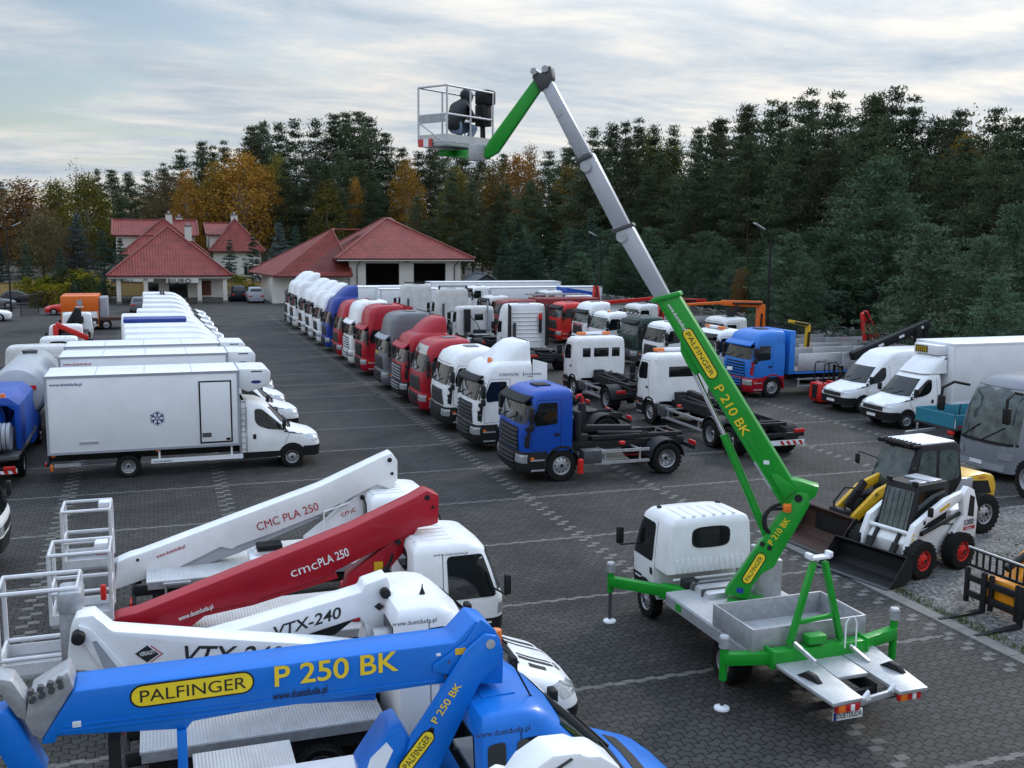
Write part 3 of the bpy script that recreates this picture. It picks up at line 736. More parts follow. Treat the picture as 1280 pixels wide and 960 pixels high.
# bay markings: rows of lighter blocks, 4 mm above the pavers
PY = [CH * (4.16248 - .54119 * k) for k in range(-18, 8)]
rnd = random.Random(3)
def cross(x0, x1, y):
    b = MB(); x = x0; i = 0
    while x < x1:
        o = .02 if i % 2 else -.02
        b.poly([(x, y - .06 + o, .004), (x + .195, y - .06 + o, .004), (x + .195, y + .06 + o, .004), (x, y + .06 + o, .004)]); x += .2; i += 1
    return struct(b.build('bay_line', LPAV, smooth=0))
def dash(x, y0, y1):
    b = MB(); y = y0
    while y < y1:
        b.poly([(x - .20, y, .004), (x + .02, y, .004), (x + .02, y + .15, .004), (x - .20, y + .15, .004)])
        b.poly([(x + .0, y + .17, .004), (x + .21, y + .17, .004), (x + .21, y + .32, .004), (x + .0, y + .32, .004)]); y += .51
    return struct(b.build('bay_line', LPAV, smooth=0))
for k, y in zip(range(-18, 8), PY):
    cross(-14 if k > -9 else -8, 14.0 if k > 2 else (38.0 if -1 <= k else 18), y)
for x, y0, y1 in ((-2.58, -5, 92), (1.71, 20, 92), (10.1, -5, 98), (14.28, -10, 60), (22.62, 23, 45), (26.7, 24, 60)): dash(x, y0, y1)

# ---------------------------------------------------------------- buildings
def tile_mat():
    m, t, n, l, b = nodes_mat('red_roof_tiles')
    uv = n.new('ShaderNodeUVMap'); s = n.new('ShaderNodeSeparateXYZ'); l.new(uv.outputs[0], s.inputs[0])
    def W(sock, per, kind):
        q = n.new('ShaderNodeMath'); q.operation = 'DIVIDE'; l.new(sock, q.inputs[0]); q.inputs[1].default_value = per
        f = n.new('ShaderNodeMath'); f.operation = 'FRACT'; l.new(q.outputs[0], f.inputs[0])
        if kind == 'saw': return f.outputs[0]
        p = n.new('ShaderNodeMath'); p.operation = 'PINGPONG'; l.new(q.outputs[0], p.inputs[0]); p.inputs[1].default_value = .5; return p.outputs[0]
    a = W(s.outputs[0], .30, 'pp'); c = W(s.outputs[1], .38, 'saw')
    ad = n.new('ShaderNodeMath'); ad.operation = 'ADD'; l.new(a, ad.inputs[0]); l.new(c, ad.inputs[1])
    bp = n.new('ShaderNodeBump'); bp.inputs['Strength'].default_value = 1; bp.inputs['Distance'].default_value = .12; l.new(ad.outputs[0], bp.inputs['Height']); l.new(bp.outputs[0], b.inputs['Normal'])
    nz = n.new('ShaderNodeTexNoise'); nz.inputs['Scale'].default_value = 1.1; nz.inputs['Detail'].default_value = 6
    co = n.new('ShaderNodeTexCoord'); l.new(co.outputs['Object'], nz.inputs['Vector'])
    r = n.new('ShaderNodeValToRGB'); l.new(nz.outputs[0], r.inputs[0]); r.color_ramp.elements[0].position = .3; r.color_ramp.elements[1].position = .72
    r.color_ramp.elements[0].color = (.15, .024, .018, 1); r.color_ramp.elements[1].color = (.25, .042, .032, 1)
    # lap joints between the courses
    lt = n.new('ShaderNodeMath'); lt.operation = 'LESS_THAN'; l.new(c, lt.inputs[0]); lt.inputs[1].default_value = .26
    mr = n.new('ShaderNodeMapRange'); l.new(lt.outputs[0], mr.inputs[0]); mr.inputs[3].default_value = 1.08; mr.inputs[4].default_value = .5
    x = n.new('ShaderNodeMix'); x.data_type = 'RGBA'; x.blend_type = 'MULTIPLY'; x.inputs[0].default_value = 1; l.new(r.outputs[0], x.inputs[6]); l.new(mr.outputs[0], x.inputs[7]); l.new(x.outputs[2], b.inputs['Base Color'])
    b.inputs['Roughness'].default_value = .6; b.inputs['Specular IOR Level'].default_value = .3
    return m
TILE = tile_mat(); RIDGE = mat('ridge_tiles', (.17, .03, .024), .6)
WALL = mat('cream_render', (.60, .58, .53), .9, var=.1, scale=1.5, bump=.1, bscale=40); WALLY = mat('ochre_render', (.40, .27, .11), .9, var=.15, scale=2); FASC = mat('white_fascia', (.58, .56, .52), .6); PLINTH = mat('grey_plinth', (.14, .13, .125), .8)
SHED = mat('interior_shade', (.012, .012, .013), .9); SLATE = mat('slate_roof', (.06, .065, .075), .6, var=.3, scale=3)  # SHED: shade inside the workshop, put into a near-black colour
def roof(polys, parent, name='roof', th=.14, m=None):
    """roof planes given as 3-D polygons (first edge = eave); uv along and up the slope"""
    bm = bmesh.new(); uvl = bm.loops.layers.uv.new('UVMap')
    for p in polys:
        p = [Vector(q) for q in p]; e = (p[1] - p[0]).normalized(); nn = (p[1] - p[0]).cross(p[-1] - p[0]).normalized(); u = nn.cross(e).normalized()
        if nn.z < 0: nn = -nn
        if u.z < 0: u = -u
        top = [bm.verts.new(q) for q in p]; f = bm.faces.new(top)
        for lp in f.loops: lp[uvl].uv = ((lp.vert.co - p[0]).dot(e), (lp.vert.co - p[0]).dot(u))
        lo = [bm.verts.new(q - Vector((0, 0, th))) for q in p]; bm.faces.new(lo[::-1])
        a, c, d, g = top[0], top[1], lo[1], lo[0]; bm.faces.new((a, g, d, c))
    bmesh.ops.recalc_face_normals(bm, faces=bm.faces)
    me = D.meshes.new(name); bm.to_mesh(me); bm.free(); me.materials.append(m or TILE); o = link(name, me, parent)
    # ridge and hip caps
    b = MB()
    seen = set()
    for p in polys:
        k = len(p)
        for i in range(1, k):
            a, c = Vector(p[i]), Vector(p[(i + 1) % k]); key = tuple(sorted([tuple(round(x, 1) for x in a), tuple(round(x, 1) for x in c)]))
            if key in seen or (a - c).length < .2: continue
            seen.add(key); b.tube([a + Vector((0, 0, .03)), c + Vector((0, 0, .03))], .11, 6)
    b.build('ridge_cap', RIDGE if not m else m, o)
    return o
def hip(x0, x1, y0, y1, ze, zr, rl=None):
    """hipped roof planes; the ridge runs along the longer side"""
    w, d = x1 - x0, y1 - y0; cx, cy = (x0 + x1) / 2, (y0 + y1) / 2
    if rl is None: rl = abs(w - d)
    if w >= d:
        a, c = (cx - rl / 2, cy, zr), (cx + rl / 2, cy, zr)
        return [[(x0, y0, ze), (x1, y0, ze), c, a], [(x1, y1, ze), (x0, y1, ze), a, c], [(x0, y1, ze), (x0, y0, ze), a], [(x1, y0, ze), (x1, y1, ze), c]]
    a, c = (cx, cy - rl / 2, zr), (cx, cy + rl / 2, zr)
    return [[(x0, y0, ze), (x1, y0, ze), a], [(x1, y1, ze), (x0, y1, ze), c], [(x0, y1, ze), (x0, y0, ze), a, c], [(x1, y0, ze), (x1, y1, ze), c, a]]
def window(parent, c, w, h, sill=True, frame=None, pane=GLASS, mull=1):
    """window in a wall facing -y, c = centre on the wall plane"""
    f = frame or FASC; b = MB(); x, y, z = c; t = .07
    for s in (-1, 1): b.box((x + s * (w / 2 - t / 2), y - .02, z), (t, .08, h)); b.box((x, y - .02, z + s * (h / 2 - t / 2)), (w - 2 * t, .08, t))
    for k in range(mull): b.box((x - w / 2 + w * (k + 1) / (mull + 1), y - .015, z), (.05, .06, h - 2 * t))
    o = b.build('window', f, parent)
    MB().box((x, y - .005, z), (w - t, .03, h - t)).build('pane', pane, o)
    if sill: MB().box((x, y - .06, z - h / 2 - .04), (w + .2, .2, .06)).build('sill', FASC, o)
    return o

# office pavilion with a hipped roof and a columned porch
yo = 118.0
T = thing('office_building', 'low cream office pavilion with BIURO sign under its big red hipped roof', 'building', (0, 0, 0))
X0, X1 = aY(132, 343, yo - 2).x, aY(291, 341, yo - 2).x; ap = aY(205, 283, yo + 5)
roof(hip(X0, X1, yo - 1.6, yo + 12, 3.05, ap.z, .01), T)
b = MB(); b.ab((X0 + .1, yo - 1.45, 2.78), (X1 - .1, yo - 1.33, 2.92)).ab((X0 + .2, yo - 1.4, 2.70), (X1 - .2, yo + 11.6, 2.78)); b.build('fascia', FASC, T)
xw0, xw1 = aY(192, 350, yo + .6).x, aY(279, 350, yo + .6).x
b = MB(); b.ab((xw0, yo + .6, 0), (xw1, yo + 11, 2.75)); b.build('wall', WALL, T)
b = MB(); b.ab((xw0 - .02, yo + .55, 0), (xw1 + .02, yo + .58, .55)); b.build('plinth', PLINTH, T)
for u in (148, 182, 249, 281):
    x = aY(u, 350, yo - .9).x; MB().ab((x - .22, yo - 1.1, 0), (x + .22, yo - .7, 2.72)).build('column', WALL, T, .01)
    MB().ab((x - .28, yo - 1.16, 0), (x + .28, yo - .64, .3)).build('column_base', PLINTH, T, .01)
wy = yo + .58
for u0, u1, v0, v1, nm in ((183, 200, 352, 378, 'w'), (211, 235, 351, 378, 'd'), (250, 265, 350, 370, 'b')):
    a, c = aY(u0, v0, wy), aY(u1, v1, wy)
    window(T, ((a.x + c.x) / 2, wy, max((a.z + c.z) / 2, 1.0)), c.x - a.x, min(a.z, 2.5) - max(c.z, .15), nm != 'd', FASC if nm != 'd' else BLK, GLASS if nm != 'b' else mat('brown_blind', (.10, .035, .02), .7), 1 if nm == 'd' else 0)
p = aY(209, 349, yo - 1.6)
text('BIURO', .62, mat('sign_letter', (.02, .012, .012), .5), T, (p.x, yo - 1.64, 2.28), (1, 0, 0), (0, 0, 1), .025, name='sign_lettering', sx=1.25, sp=1.1)
MB().ab((p.x - .1, yo - 1.56, 2.25), (p.x + 3.2, yo - 1.5, 2.76)).build('sign_board', FASC, T)

# two family houses behind
def house(label, x0, x1, y0, y1, ze, zr, chim, extra=None, win=()):
    T = thing('house', label, 'house', (0, 0, 0))
    MB().ab((x0 + .6, y0 + .6, 0), (x1 - .6, y1 - .6, ze + .05)).build('wall', WALL, T)
    pl = hip(x0, x1, y0, y1, ze, zr, .01 if not extra else None)
    ro = roof(pl, T)
    if extra:
        a0, a1, b0, b1, e1, r1, kind = extra
        MB().ab((a0 + .5, b0 + .5, 0), (a1 - .5, b1 - .5, e1 + .02)).build('wall', WALL, T)
        roof([[(a0, b0, e1), (a1, b0, e1), (a1, (b0 + b1) / 2, r1), (a0, (b0 + b1) / 2, r1)], [(a1, b1, e1), (a0, b1, e1), (a0, (b0 + b1) / 2, r1), (a1, (b0 + b1) / 2, r1)]], T)
        MB().prismx([(b0 + .5, e1), (b1 - .5, e1), ((b0 + b1) / 2, r1 - .15)], a0 + .3, a0 + .5).build('gable', WALL, T)
        MB().prismx([(b0 + .5, e1), (b1 - .5, e1), ((b0 + b1) / 2, r1 - .15)], a1 - .5, a1 - .3).build('gable', WALL, T)
    for x, y, z in chim:
        q = MB().ab((x - .45, y - .45, z - 2), (x + .45, y + .45, z)).build('chimney', FASC, ro); MB().ab((x - .52, y - .52, z), (x + .52, y + .52, z + .15)).build('chimney_cap', PLINTH, q)
        MB().cyl((x, y, z + .15), (x, y, z + .5), .14).build('flue', GALV, q)
    for c, w, h in win: window(T, c, w, h)
    return T
yb = 148
pa = aY(186, 277, yb + 6)
house('large red roofed house with two white chimneys rising behind the office', aY(148, 313, yb).x, aY(262, 313, yb).x, yb, yb + 13, 4.6, aY(187, 273, yb + 6).z,
      [(aY(211, 268, yb + 5).x, yb + 6, aY(211, 268, yb + 5).z), (aY(224, 272, yb + 7).x, yb + 8, aY(224, 272, yb + 7).z), (aY(235, 283, yb + 2).x, yb + 2.5, aY(235, 283, yb + 2).z)],
      (aY(140, 290, yb + 5).x, aY(247, 290, yb + 5).x, yb + 3, yb + 12, aY(190, 294, yb + 3).z, aY(190, 275, yb + 7).z, 'g'), [((aY(152, 325, yb).x + .9, yb + .6, 2.4), 1.1, 1.4)])
yc = 150
house('smaller red roofed house with one white chimney between the office and garage', aY(261, 313, yc).x, aY(332, 314, yc).x, yc, yc + 8, aY(300, 314, yc).z, aY(294, 274, yc + 4).z,
      [(aY(293, 270, yc + 4).x, yc + 4.6, aY(293, 269, yc + 4).z)], (aY(256, 290, yc + 5).x, aY(292, 290, yc + 5).x, yc + 2, yc + 12, aY(270, 293, yc + 3).z, aY(270, 279, yc + 6).z, 'g'), [((aY(285, 325, yc).x, yc + .6, 2.3), 1.2, 1.3), ((aY(310, 325, yc).x, yc + .6, 2.3), 1.2, 1.3)])

# workshop with two tall open doorways
yw = 115.0
T = thing('workshop_building', 'cream workshop with two tall dark doorways under a red tiled roof', 'building', (0, 0, 0))
gx0, gx1 = aY(420, 322, yw - 1).x, aY(594, 322, yw - 1).x; ap = aY(484, 273, yw + 6)
ze = 4.95
rx = ap.x
ymid = yw + 6.5
roof([[(gx0, yw - 1, ze), (gx1, yw - 1, ze), (rx, ymid, ap.z)], [(gx1, yw - 1, ze), (gx1, yw + 15, ze), (rx + 1, ymid + 2, ap.z), (rx, ymid, ap.z)], [(gx0, yw + 15, ze), (gx0, yw - 1, ze), (rx, ymid, ap.z), (rx, ymid + 2, ap.z)], [(gx1, yw + 15, ze), (gx0, yw + 15, ze), (rx, ymid + 2, ap.z), (rx + 1, ymid + 2, ap.z)]], T)
# lower left wing
lx0, lx1 = aY(324, 346, yw - 1).x, aY(441, 345, yw - 1.5).x
zl = 3.05; zr2 = aY(418, 287, yw + 6).z; xr2 = aY(418, 287, yw + 6).x
yl0 = yw - 1.2
roof([[(lx0 + 1.6, yl0, zl), (lx1, yl0, zl), (lx1, yl0 + 1.9, zl + 1.2), (gx0 + .6, yw + 5, zr2), (xr2, yw + 6, zr2)], [(lx0, yw + 13, zl), (lx0 + 1.6, yl0, zl), (xr2, yw + 6, zr2), (xr2, yw + 8, zr2)], [(gx0 + 4, yw + 5.6, zr2 - .02), (gx0 + 4, yw + 8, zr2), (xr2, yw + 8, zr2), (xr2, yw + 6, zr2)]], T)
dl0, dl1 = aY(457, 330, yw).x, aY(499, 330, yw).x; dr0, dr1 = aY(517, 330, yw).x, aY(557, 330, yw).x; zt = aY(480, 329, yw).z
wx0, wx1 = aY(437, 330, yw).x, aY(576, 330, yw).x
b = MB()
for a, c in ((wx0, dl0), (dl1, dr0), (dr1, wx1)): b.ab((a, yw, 0), (c, yw + .35, ze - .1))
for a, c in ((dl0, dl1), (dr0, dr1)): b.ab((a, yw, zt), (c, yw + .35, ze - .1))
b.ab((wx0, yw + .35, 0), (wx0 + .3, yw + 13, ze - .1)).ab((wx1 - .3, yw + .35, 0), (wx1, yw + 13, ze - .1)).ab((wx0, yw + 13, 0), (wx1, yw + 13.3, ze - .1))
b.ab((lx0 + 1.5, yw + .3, 0), (wx0 - .02, yw + 12, zl - .06)); b.build('wall', WALL, T)
b = MB(); b.ab((wx0 + .35, yw + 6, 0), (wx1 - .35, yw + 6.2, ze - .2)); b.build('interior_shade_wall', SHED, T)  # wall coloured near black so the doorways look unlit
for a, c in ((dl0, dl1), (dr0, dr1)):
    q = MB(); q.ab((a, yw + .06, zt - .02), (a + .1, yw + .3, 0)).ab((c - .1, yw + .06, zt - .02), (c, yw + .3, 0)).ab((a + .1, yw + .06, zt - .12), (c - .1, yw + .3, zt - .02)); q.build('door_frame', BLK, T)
b = MB(); b.ab((gx0 + .1, yw - .95, ze - .28), (gx1 - .1, yw - .85, ze - .15)).ab((gx0 + .1, yw - .85, ze - .22), (gx1 - .1, yw + 14, ze - .16)); b.build('fascia', FASC, T)
for x in (wx0 + 1.1, wx1 - .5): MB().tube([(x, yw - .8, ze - .3), (x - .3, yw - .1, ze - .9), (x - .3, yw - .1, .2)], .06).build('downpipe', DKG, T)
MB().box(((dl1 + dr0) / 2, yw - .1, zt + .25), (.5, .2, .3)).build('wall_lamp', DKG, T, .04)
# dark slate roofed shed beyond the workshop
T = thing('shed', 'small grey shed with a pitched slate roof beside the workshop', 'shed', (0, 0, 0))
a, c, ap = aY(588, 356, 108), aY(628, 355, 108), aY(608, 343, 108)
MB().ab((a.x + .2, 108.2, 0), (c.x - .2, 112, a.z - .1)).build('wall', DKG, T)
roof([[(a.x, 107.8, a.z), (a.x, 112.4, a.z), (ap.x, 112.4, ap.z), (ap.x, 107.8, ap.z)], [(c.x, 112.4, a.z), (c.x, 107.8, a.z), (ap.x, 107.8, ap.z), (ap.x, 112.4, ap.z)]], T, m=SLATE)
MB().prism([(a.x + .1, a.z - .1), (c.x - .1, a.z - .1), (ap.x, ap.z - .12)], 107.95, 108.15).build('gable', DKG, T)

# ochre garden wall behind the office and the car park
T = thing('garden_wall', 'long low ochre garden wall with piers behind the office', 'wall', (0, 0, 0))
b = MB(); b.ab((-42, 133, 0), (24, 133.3, 1.55)); b.build('wall', WALLY, T)
b = MB(); b.ab((-42.1, 132.93, 1.55), (24.1, 133.37, 1.65)); b.build('coping', mat('brown_coping', (.10, .055, .03), .7), T)
for k in range(17):
    x = -42 + k * 4.1; MB().ab((x - .25, 132.85, 0), (x + .25, 133.4, 1.9)).build('pier', WALLY, T, .02)

# precast concrete fence along the right side of the yard
FENC = mat('precast_concrete', (.17, .165, .155), .85, var=.25, scale=2.5, bump=.3, bscale=25)
T = thing('concrete_fence', 'grey precast concrete fence with wavy top panels between yard and forest', 'fence', (41.0, 0, 0))
y = 20.0; i = 0
while y < 112:
    MB().ab((-.09, y - .08, 0), (.09, y + .08, 2.15)).build('post', FENC, T, .01)
    b = MB(); b.ab((-.03, y + .08, 0), (.03, y + 2.0, 1.35))
    top = []; n = 12
    for k in range(n + 1): top.append((y + .08 + 1.92 * k / n, 1.95 + .18 * math.sin(PI * k / n)))
    poly = [(y + .08, 1.85)] + top[1:-1] + [(y + 2.0, 1.85)]
    # pierced decorative top panel: rails and diagonal lattice
    for p, q in zip(top, top[1:]): b.beam((0, p[0], p[1] - .05), (0, q[0], q[1] - .05), .06, .1, up=(1, 0, 0))
    for k in range(6):
        yy = y + .16 + k * .31; b.beam((0, yy, 1.35), (0, yy + .25, 1.93), .05, .07, up=(1, 0, 0)); b.beam((0, yy + .25, 1.35), (0, yy, 1.93), .04, .07, up=(1, 0, 0))
    b.build('panel', FENC, T); y += 2.08; i += 1

# lamp posts
def lamp_post(x, y, h, label, rz, twin=False):
    T = thing('lamp_post', label, 'street lamp', (x, y, 0), rz)
    b = MB(); b.cyl((0, 0, 0), (0, 0, h), .09, .06, 12).cyl((0, 0, 0), (0, 0, .5), .13, n=12); b.build('pole', BLK, T)
    for s in ((1, -1) if twin else (1,)):
        MB().tube([(0, 0, h - .1), (s * .3, 0, h + .05), (s * .55, 0, h + .2)], .035).build('arm', BLK, T)
        b = MB(); b.beam((s * .5, 0, h + .16), (s * 1.25, 0, h + .55), .28, .09); b.build('lamp_head', GALV, T, .03)
p = aZ(942, 440, 0)
pl = aY(948, 290, 56); lamp_post(36.6, 56, aY(948, 290, 56).z, 'tall black lamp post with one tilted head behind the blue flatbed truck', PI)
pl = aY(751, 297, 92); lamp_post(pl.x, 92, pl.z, 'slim black lamp post standing before the young pines left of the boom', PI)
pl = aY(8, 285, 108); lamp_post(pl.x, 108, pl.z, 'black lamp post with twin white heads at the left car park', 0, True)
# ---------------------------------------------------------------- helpers for booms drawn in a vertical plane
def inv(T):
    return (Matrix.Translation(T.location) @ Matrix.Rotation(T.rotation_euler[2], 4, 'Z')).inverted()
def wb(mb, name, m, T, bevel=0, label=None, par=None, seg=2):
    """link a mesh given in world coordinates under thing T (or under its part par)"""
    me = mb.mesh(name, m, bevel, seg); me.transform(inv(T)); return link(name, me, par or T, label)
def wtext(s, p0, p1, up, cap, m, T, par=None, off=None, bold=0, shear=0, name='lettering', fit=True, sp=1.0):
    """lettering whose baseline runs from p0 to p1, cap height in metres"""
    X = (p1 - p0); w = X.length; o = text(s, 1, m, None, (0, 0, 0), (1, 0, 0), (0, 1, 0), bold, shear, name, sp=sp)
    xs = [v.co.x for v in o.data.vertices]; size = cap / .69; sx = w / max(xs) if fit else size
    Xn = X.normalized(); Y = (up - Xn * up.dot(Xn)).normalized(); Z = Xn.cross(Y); q = p0 + (off or Vector((0, 0, 0)))
    o.data.transform(Matrix(((Xn.x * sx, Y.x * size, Z.x, q.x), (Xn.y * sx, Y.y * size, Z.y, q.y), (Xn.z * sx, Y.z * size, Z.z, q.z), (0, 0, 0, 1))))
    if T: o.data.transform(inv(T))
    o.parent = par or T
    return o
class Plane:
    def __init__(s, P0, n): s.o = Vector(P0); s.n = Vector(n).normalized()     # n points away from the viewer
    def __call__(s, u, v):
        d = ray(u, v); c = Vector((0, 0, CH)); return c + d * ((s.o - c).dot(s.n) / d.dot(s.n))
    def slab(s, mb, poly, th, back=0.0):
        mb.rings([[s(u, v) + s.n * k for u, v in poly] for k in (back, back + th)]); return mb
    def badge(s, T, par, a, c, half, m0, m1, txt, tm, cap):
        """pill-shaped name plate along the line a-c (pixels) with half width (metres)"""
        A, B = s(*a), s(*c); X = (B - A).normalized(); Y = s.n.cross(X)
        if txt and False: pass
        for mm, g, k in ((m1, .018, .006), (m0, 0, .010)):
            r = half + g; pts = []
            for i in range(9): t = PI / 2 + PI * i / 8; pts.append(A + X * (r * math.cos(t)) + Y * (r * math.sin(t)))
            for i in range(9): t = -PI / 2 + PI * i / 8; pts.append(B + X * (r * math.cos(t)) + Y * (r * math.sin(t)))
            b = MB(); b.rings([[p - s.n * h for p in pts] for h in (0, k)]); wb(b, 'name_plate', mm, T, par=par)
        up = Y if Y.dot(Vector((0, 0, 1))) > 0 else -Y
        if s.upv is not None: up = s.upv
        wtext(txt, A - up * cap * .5 - X * half * .35, B - up * cap * .5 + X * half * .35, up, cap, tm, T, par, -s.n * .013, .018)
    upv = None
def yplane(y): return Plane((0, y, 0), (0, 1, 0))
PALF = 'PALFINGER'

def cage(T, P, ex, ey, lx, ly, h, name='basket', mid=.55, n=.022, plate=True, mm=ALU, floor=GALV):
    """open work basket: P = a floor corner, ex/ey floor directions"""
    ex, ey = Vector(ex).normalized(), Vector(ey).normalized(); P = Vector(P); up = Vector((0, 0, 1))
    C = [P, P + ex * lx, P + ex * lx + ey * ly, P + ey * ly]
    b = MB(); b.rings([[c + up * z for c in C] for z in (-.07, 0)])
    fl = wb(b, 'basket_floor', floor, T, .01)
    b = MB()
    for i in range(4):
        a, c = C[i], C[(i + 1) % 4]; b.beam(a + up * .08, c + up * .08, .02, .15)
    wb(b, 'toe_board', mm, T)
    b = MB()
    for z in (h, h * mid):
        b.tube([C[0] + up * z, C[1] + up * z, C[2] + up * z, C[3] + up * z, C[0] + up * z], n)
    for i in range(4):
        a, c = C[i], C[(i + 1) % 4]; b.tube([a, a + up * h], n)
        if (c - a).length > 1.1: m = (a + c) / 2; b.tube([m, m + up * h], n * .9)
    wb(b, name + '_rail', mm, T)
    return C

# ================================================================ the green lift in front
hx, hy = 10.03, 18.67
T, c, body = van('cherry_picker_truck', 'white cab lift truck raising a long green telescopic boom over the yard', 'lift truck', (hx, hy, 0), PI / 2, 'cabstar', WHITE, rearwheel=-3.95, rim=RIM)
HERO = T
# rear wall window and pressed ribs
b = MB()
for k in range(13): b.box((-1.725, -.72 + .12 * k, 1.32), (.02, .055, .26))
b.ab((-1.735, -.8, 1.04), (-1.71, .8, 1.08)); b.build('pressed_rib', WHITE, body, .006)
for s in (1, -1): MB().box((-.8, s * .66, 2.27), (.10, .07, .05)).build('marker_lamp', BLK, T, .01)
light_chassis(T, -1.0, -6.2, -3.95, .62, False, False)
b = MB(); b.ab((-2.75, -.35, .72), (-2.0, .62, 1.12)); b.build('fuel_tank', ALU, T, .07)
b = MB()
for x in (-2.55, -2.2): b.ab((x - .03, -.37, .70), (x + .03, .64, 1.135))
b.build('tank_strap', DKG, T)
b = MB(); b.ab((-2.05, -.8, .55), (-1.75, .8, .95)).box((-1.95, .55, 1.0), (.25, .3, .25)).tube([(-1.9, .3, 1.0), (-2.1, .5, 1.15), (-2.2, .7, .9)], .03); b.build('engine_block', CHAS, T, .02)
MB().ab((-2.3, .74, .72), (-2.02, .98, .98)).build('control_box', GREEN, T, .015)
# decks
b = MB(); b.ab((8.87, 13.58, .86), (11.02, 16.55, 1.0)); wb(b, 'deck', CHK, T, .012)
for x in (8.845, 11.022): wb(MB().ab((x, 13.6, .78), (x + .023, 16.5, .97)), 'side_board', GALV, T)
wb(MB().ab((8.835, 15.9, .82), (8.85, 16.1, .95)), 'sticker', GREEN, T)
b = MB(); x0, x1, y0, y1 = 8.86, 11.04, 13.57, 14.82
b.ab((x0, y0, 1.0), (x0 + .035, y1, 1.38)).ab((x1 - .035, y0, 1.0), (x1, y1, 1.38)).ab((x0 + .036, y0, 1.0), (x1 - .036, y0 + .035, 1.378)).ab((x0 + .036, y1 - .035, 1.0), (x1 - .036, y1, 1.378)); wb(b, 'load_tray', GALV, T, .004)
for k in range(3): wb(MB().box((9.5 + .6 * k, 14.3, 1.01), (.1, .06, .02)), 'lashing_eye', BLK, T)
# tail platform: two wings with a middle plate
zt = .87
def quad(pts, z0=.81, z1=.87): return MB().rings([[Vector((p.x, p.y, z)) for p in pts] for z in (z0, z1)])
A = [aZ(*q, zt) for q in ((959.7, 823.6), (1041.7, 879.8), (1079, 871.6), (1000, 813))]
B = [aZ(*q, zt) for q in ((1072, 799), (1088, 804), (1160, 858.7), (1125, 864.6), (1040, 809))]
Cq = [aZ(*q, zt) for q in ((1001, 813), (1047.6, 845.8), (1085, 840), (1039, 808.5))]
wb(quad(A), 'tail_plate', CHK, T, .008); wb(quad(B), 'tail_plate', CHK, T, .008); wb(quad(Cq, .80, .86), 'tail_plate', CHK, T, .006)
for u, v in ((1012, 849), (1116, 836)):
    p = aZ(u, v, zt); b = MB(); b.prism([(-.22, 0), (.22, 0), (.10, .10), (-.06, .11)], -.05, .05); me = b.bm; bmesh.ops.transform(me, matrix=Matrix.Translation(p) @ Matrix.Rotation(R_(-75), 4, 'Z'), verts=me.verts); wb(b, 'wheel_chock', BLK, T, .01)
p, q = aZ(1074, 878, .78), aZ(1130, 861, .78); wb(MB().beam(p, q, .06, .10), 'tow_bar', GALV, T, .01)
for f in (.12, .7): m = p.lerp(q, f); wb(MB().prism([(m.x - .10, m.z), (m.x + .10, m.z), (m.x + .06, m.z + .16), (m.x - .02, m.z + .08)], m.y - .03, m.y + .03), 'cradle', OFFW, T, .01)
for u, v in ((1059, 884), (1136, 869)):
    p = aZ(u, v, .74); o = wb(MB().box(p, (.42, .07, .13)), 'tail_light', REDL, T, .02); wb(MB().box(p + Vector((-.12, -.02, 0)), (.12, .06, .11)), 'indicator', AMB, T, .01, par=o); wb(MB().box(p + Vector((.07, -.02, 0)), (.07, .06, .10)), 'reversing_lamp', OFFW, T, .01, par=o)
p = aZ(1058, 892, .56) + Vector((0, -.03, 0)); o = wb(MB().box(p, (.52, .02, .13)), 'number_plate', PLATE, T)
wtext('DUETDUDA', p + Vector((-.20, -.014, -.04)), p + Vector((.245, -.014, -.04)), Vector((0, 0, 1)), .085, TXB, T, o, bold=.01); wb(MB().box(p + Vector((-.235, -.008, 0)), (.05, .02, .125)), 'plate_band', TXN, T, par=o)
# outriggers: rear pair across the tail, front pair reaching diagonally forward
def jack(p, top, leg=.55):
    x, y = p.x, p.y
    wb(MB().cyl((x, y, leg), (x, y, top - .16), .065), 'jack_leg', GREEN, T)
    wb(MB().cyl((x, y, top - .17), (x, y, top), .085).lathe([(.02, .0), (.085, 0), (.07, .03), (.02, .03)], (x, y, top), 'Z', 16), 'jack_head', GALV, T)
    wb(MB().cyl((x, y, .05), (x, y, leg), .035), 'jack_rod', DKG, T)
    wb(MB().lathe([(.01, .0), (.13, 0), (.125, .03), (.05, .06), (.01, .07)], (x, y, 0.002), 'Z', 20), 'foot_pad', OFFW, T)
jl = aZ(902, 886, 0); jf = aZ(762, 777, 0)
jr = aY(1118.6, 762, 13.75)
jack(jl, 1.22, .5); jack(jf, 1.20, .62); jack(Vector((jr.x, 13.75, 0)), jr.z, .45)
jx = Vector((11.7, 18.0, 0)); jack(jx, 1.2, .62)
for a, e in (((jl.x, jl.y, .86), (9.2, 13.45, .93)), ((jr.x, 13.75, .92), (10.7, 13.42, .94))): wb(MB().beam(a, e, .16, .20), 'outrigger_arm', GREEN, T, .012)
b = MB(); b.beam((9.08, 13.44, .94), (10.92, 13.41, .95), .22, .24).box((9.11, 13.44, .94), (.06, .27, .31)).box((10.88, 13.42, .95), (.06, .27, .31)); wb(b, 'outrigger_beam', GREEN, T, .012)
for p, q in ((jf, (9.35, 16.75)), (jx, (10.7, 16.75))):
    wb(MB().beam((p.x, p.y, .84), (q[0], q[1], .84), .16, .2), 'outrigger_arm', GREEN, T, .012); d = (Vector((p.x, p.y, .84)) - Vector((q[0], q[1], .84))).normalized(); e = Vector((q[0], q[1], .84)) - d * .3
    wb(MB().beam(e, e + d * .75, .22, .26), 'outrigger_beam', GREEN, T, .012)
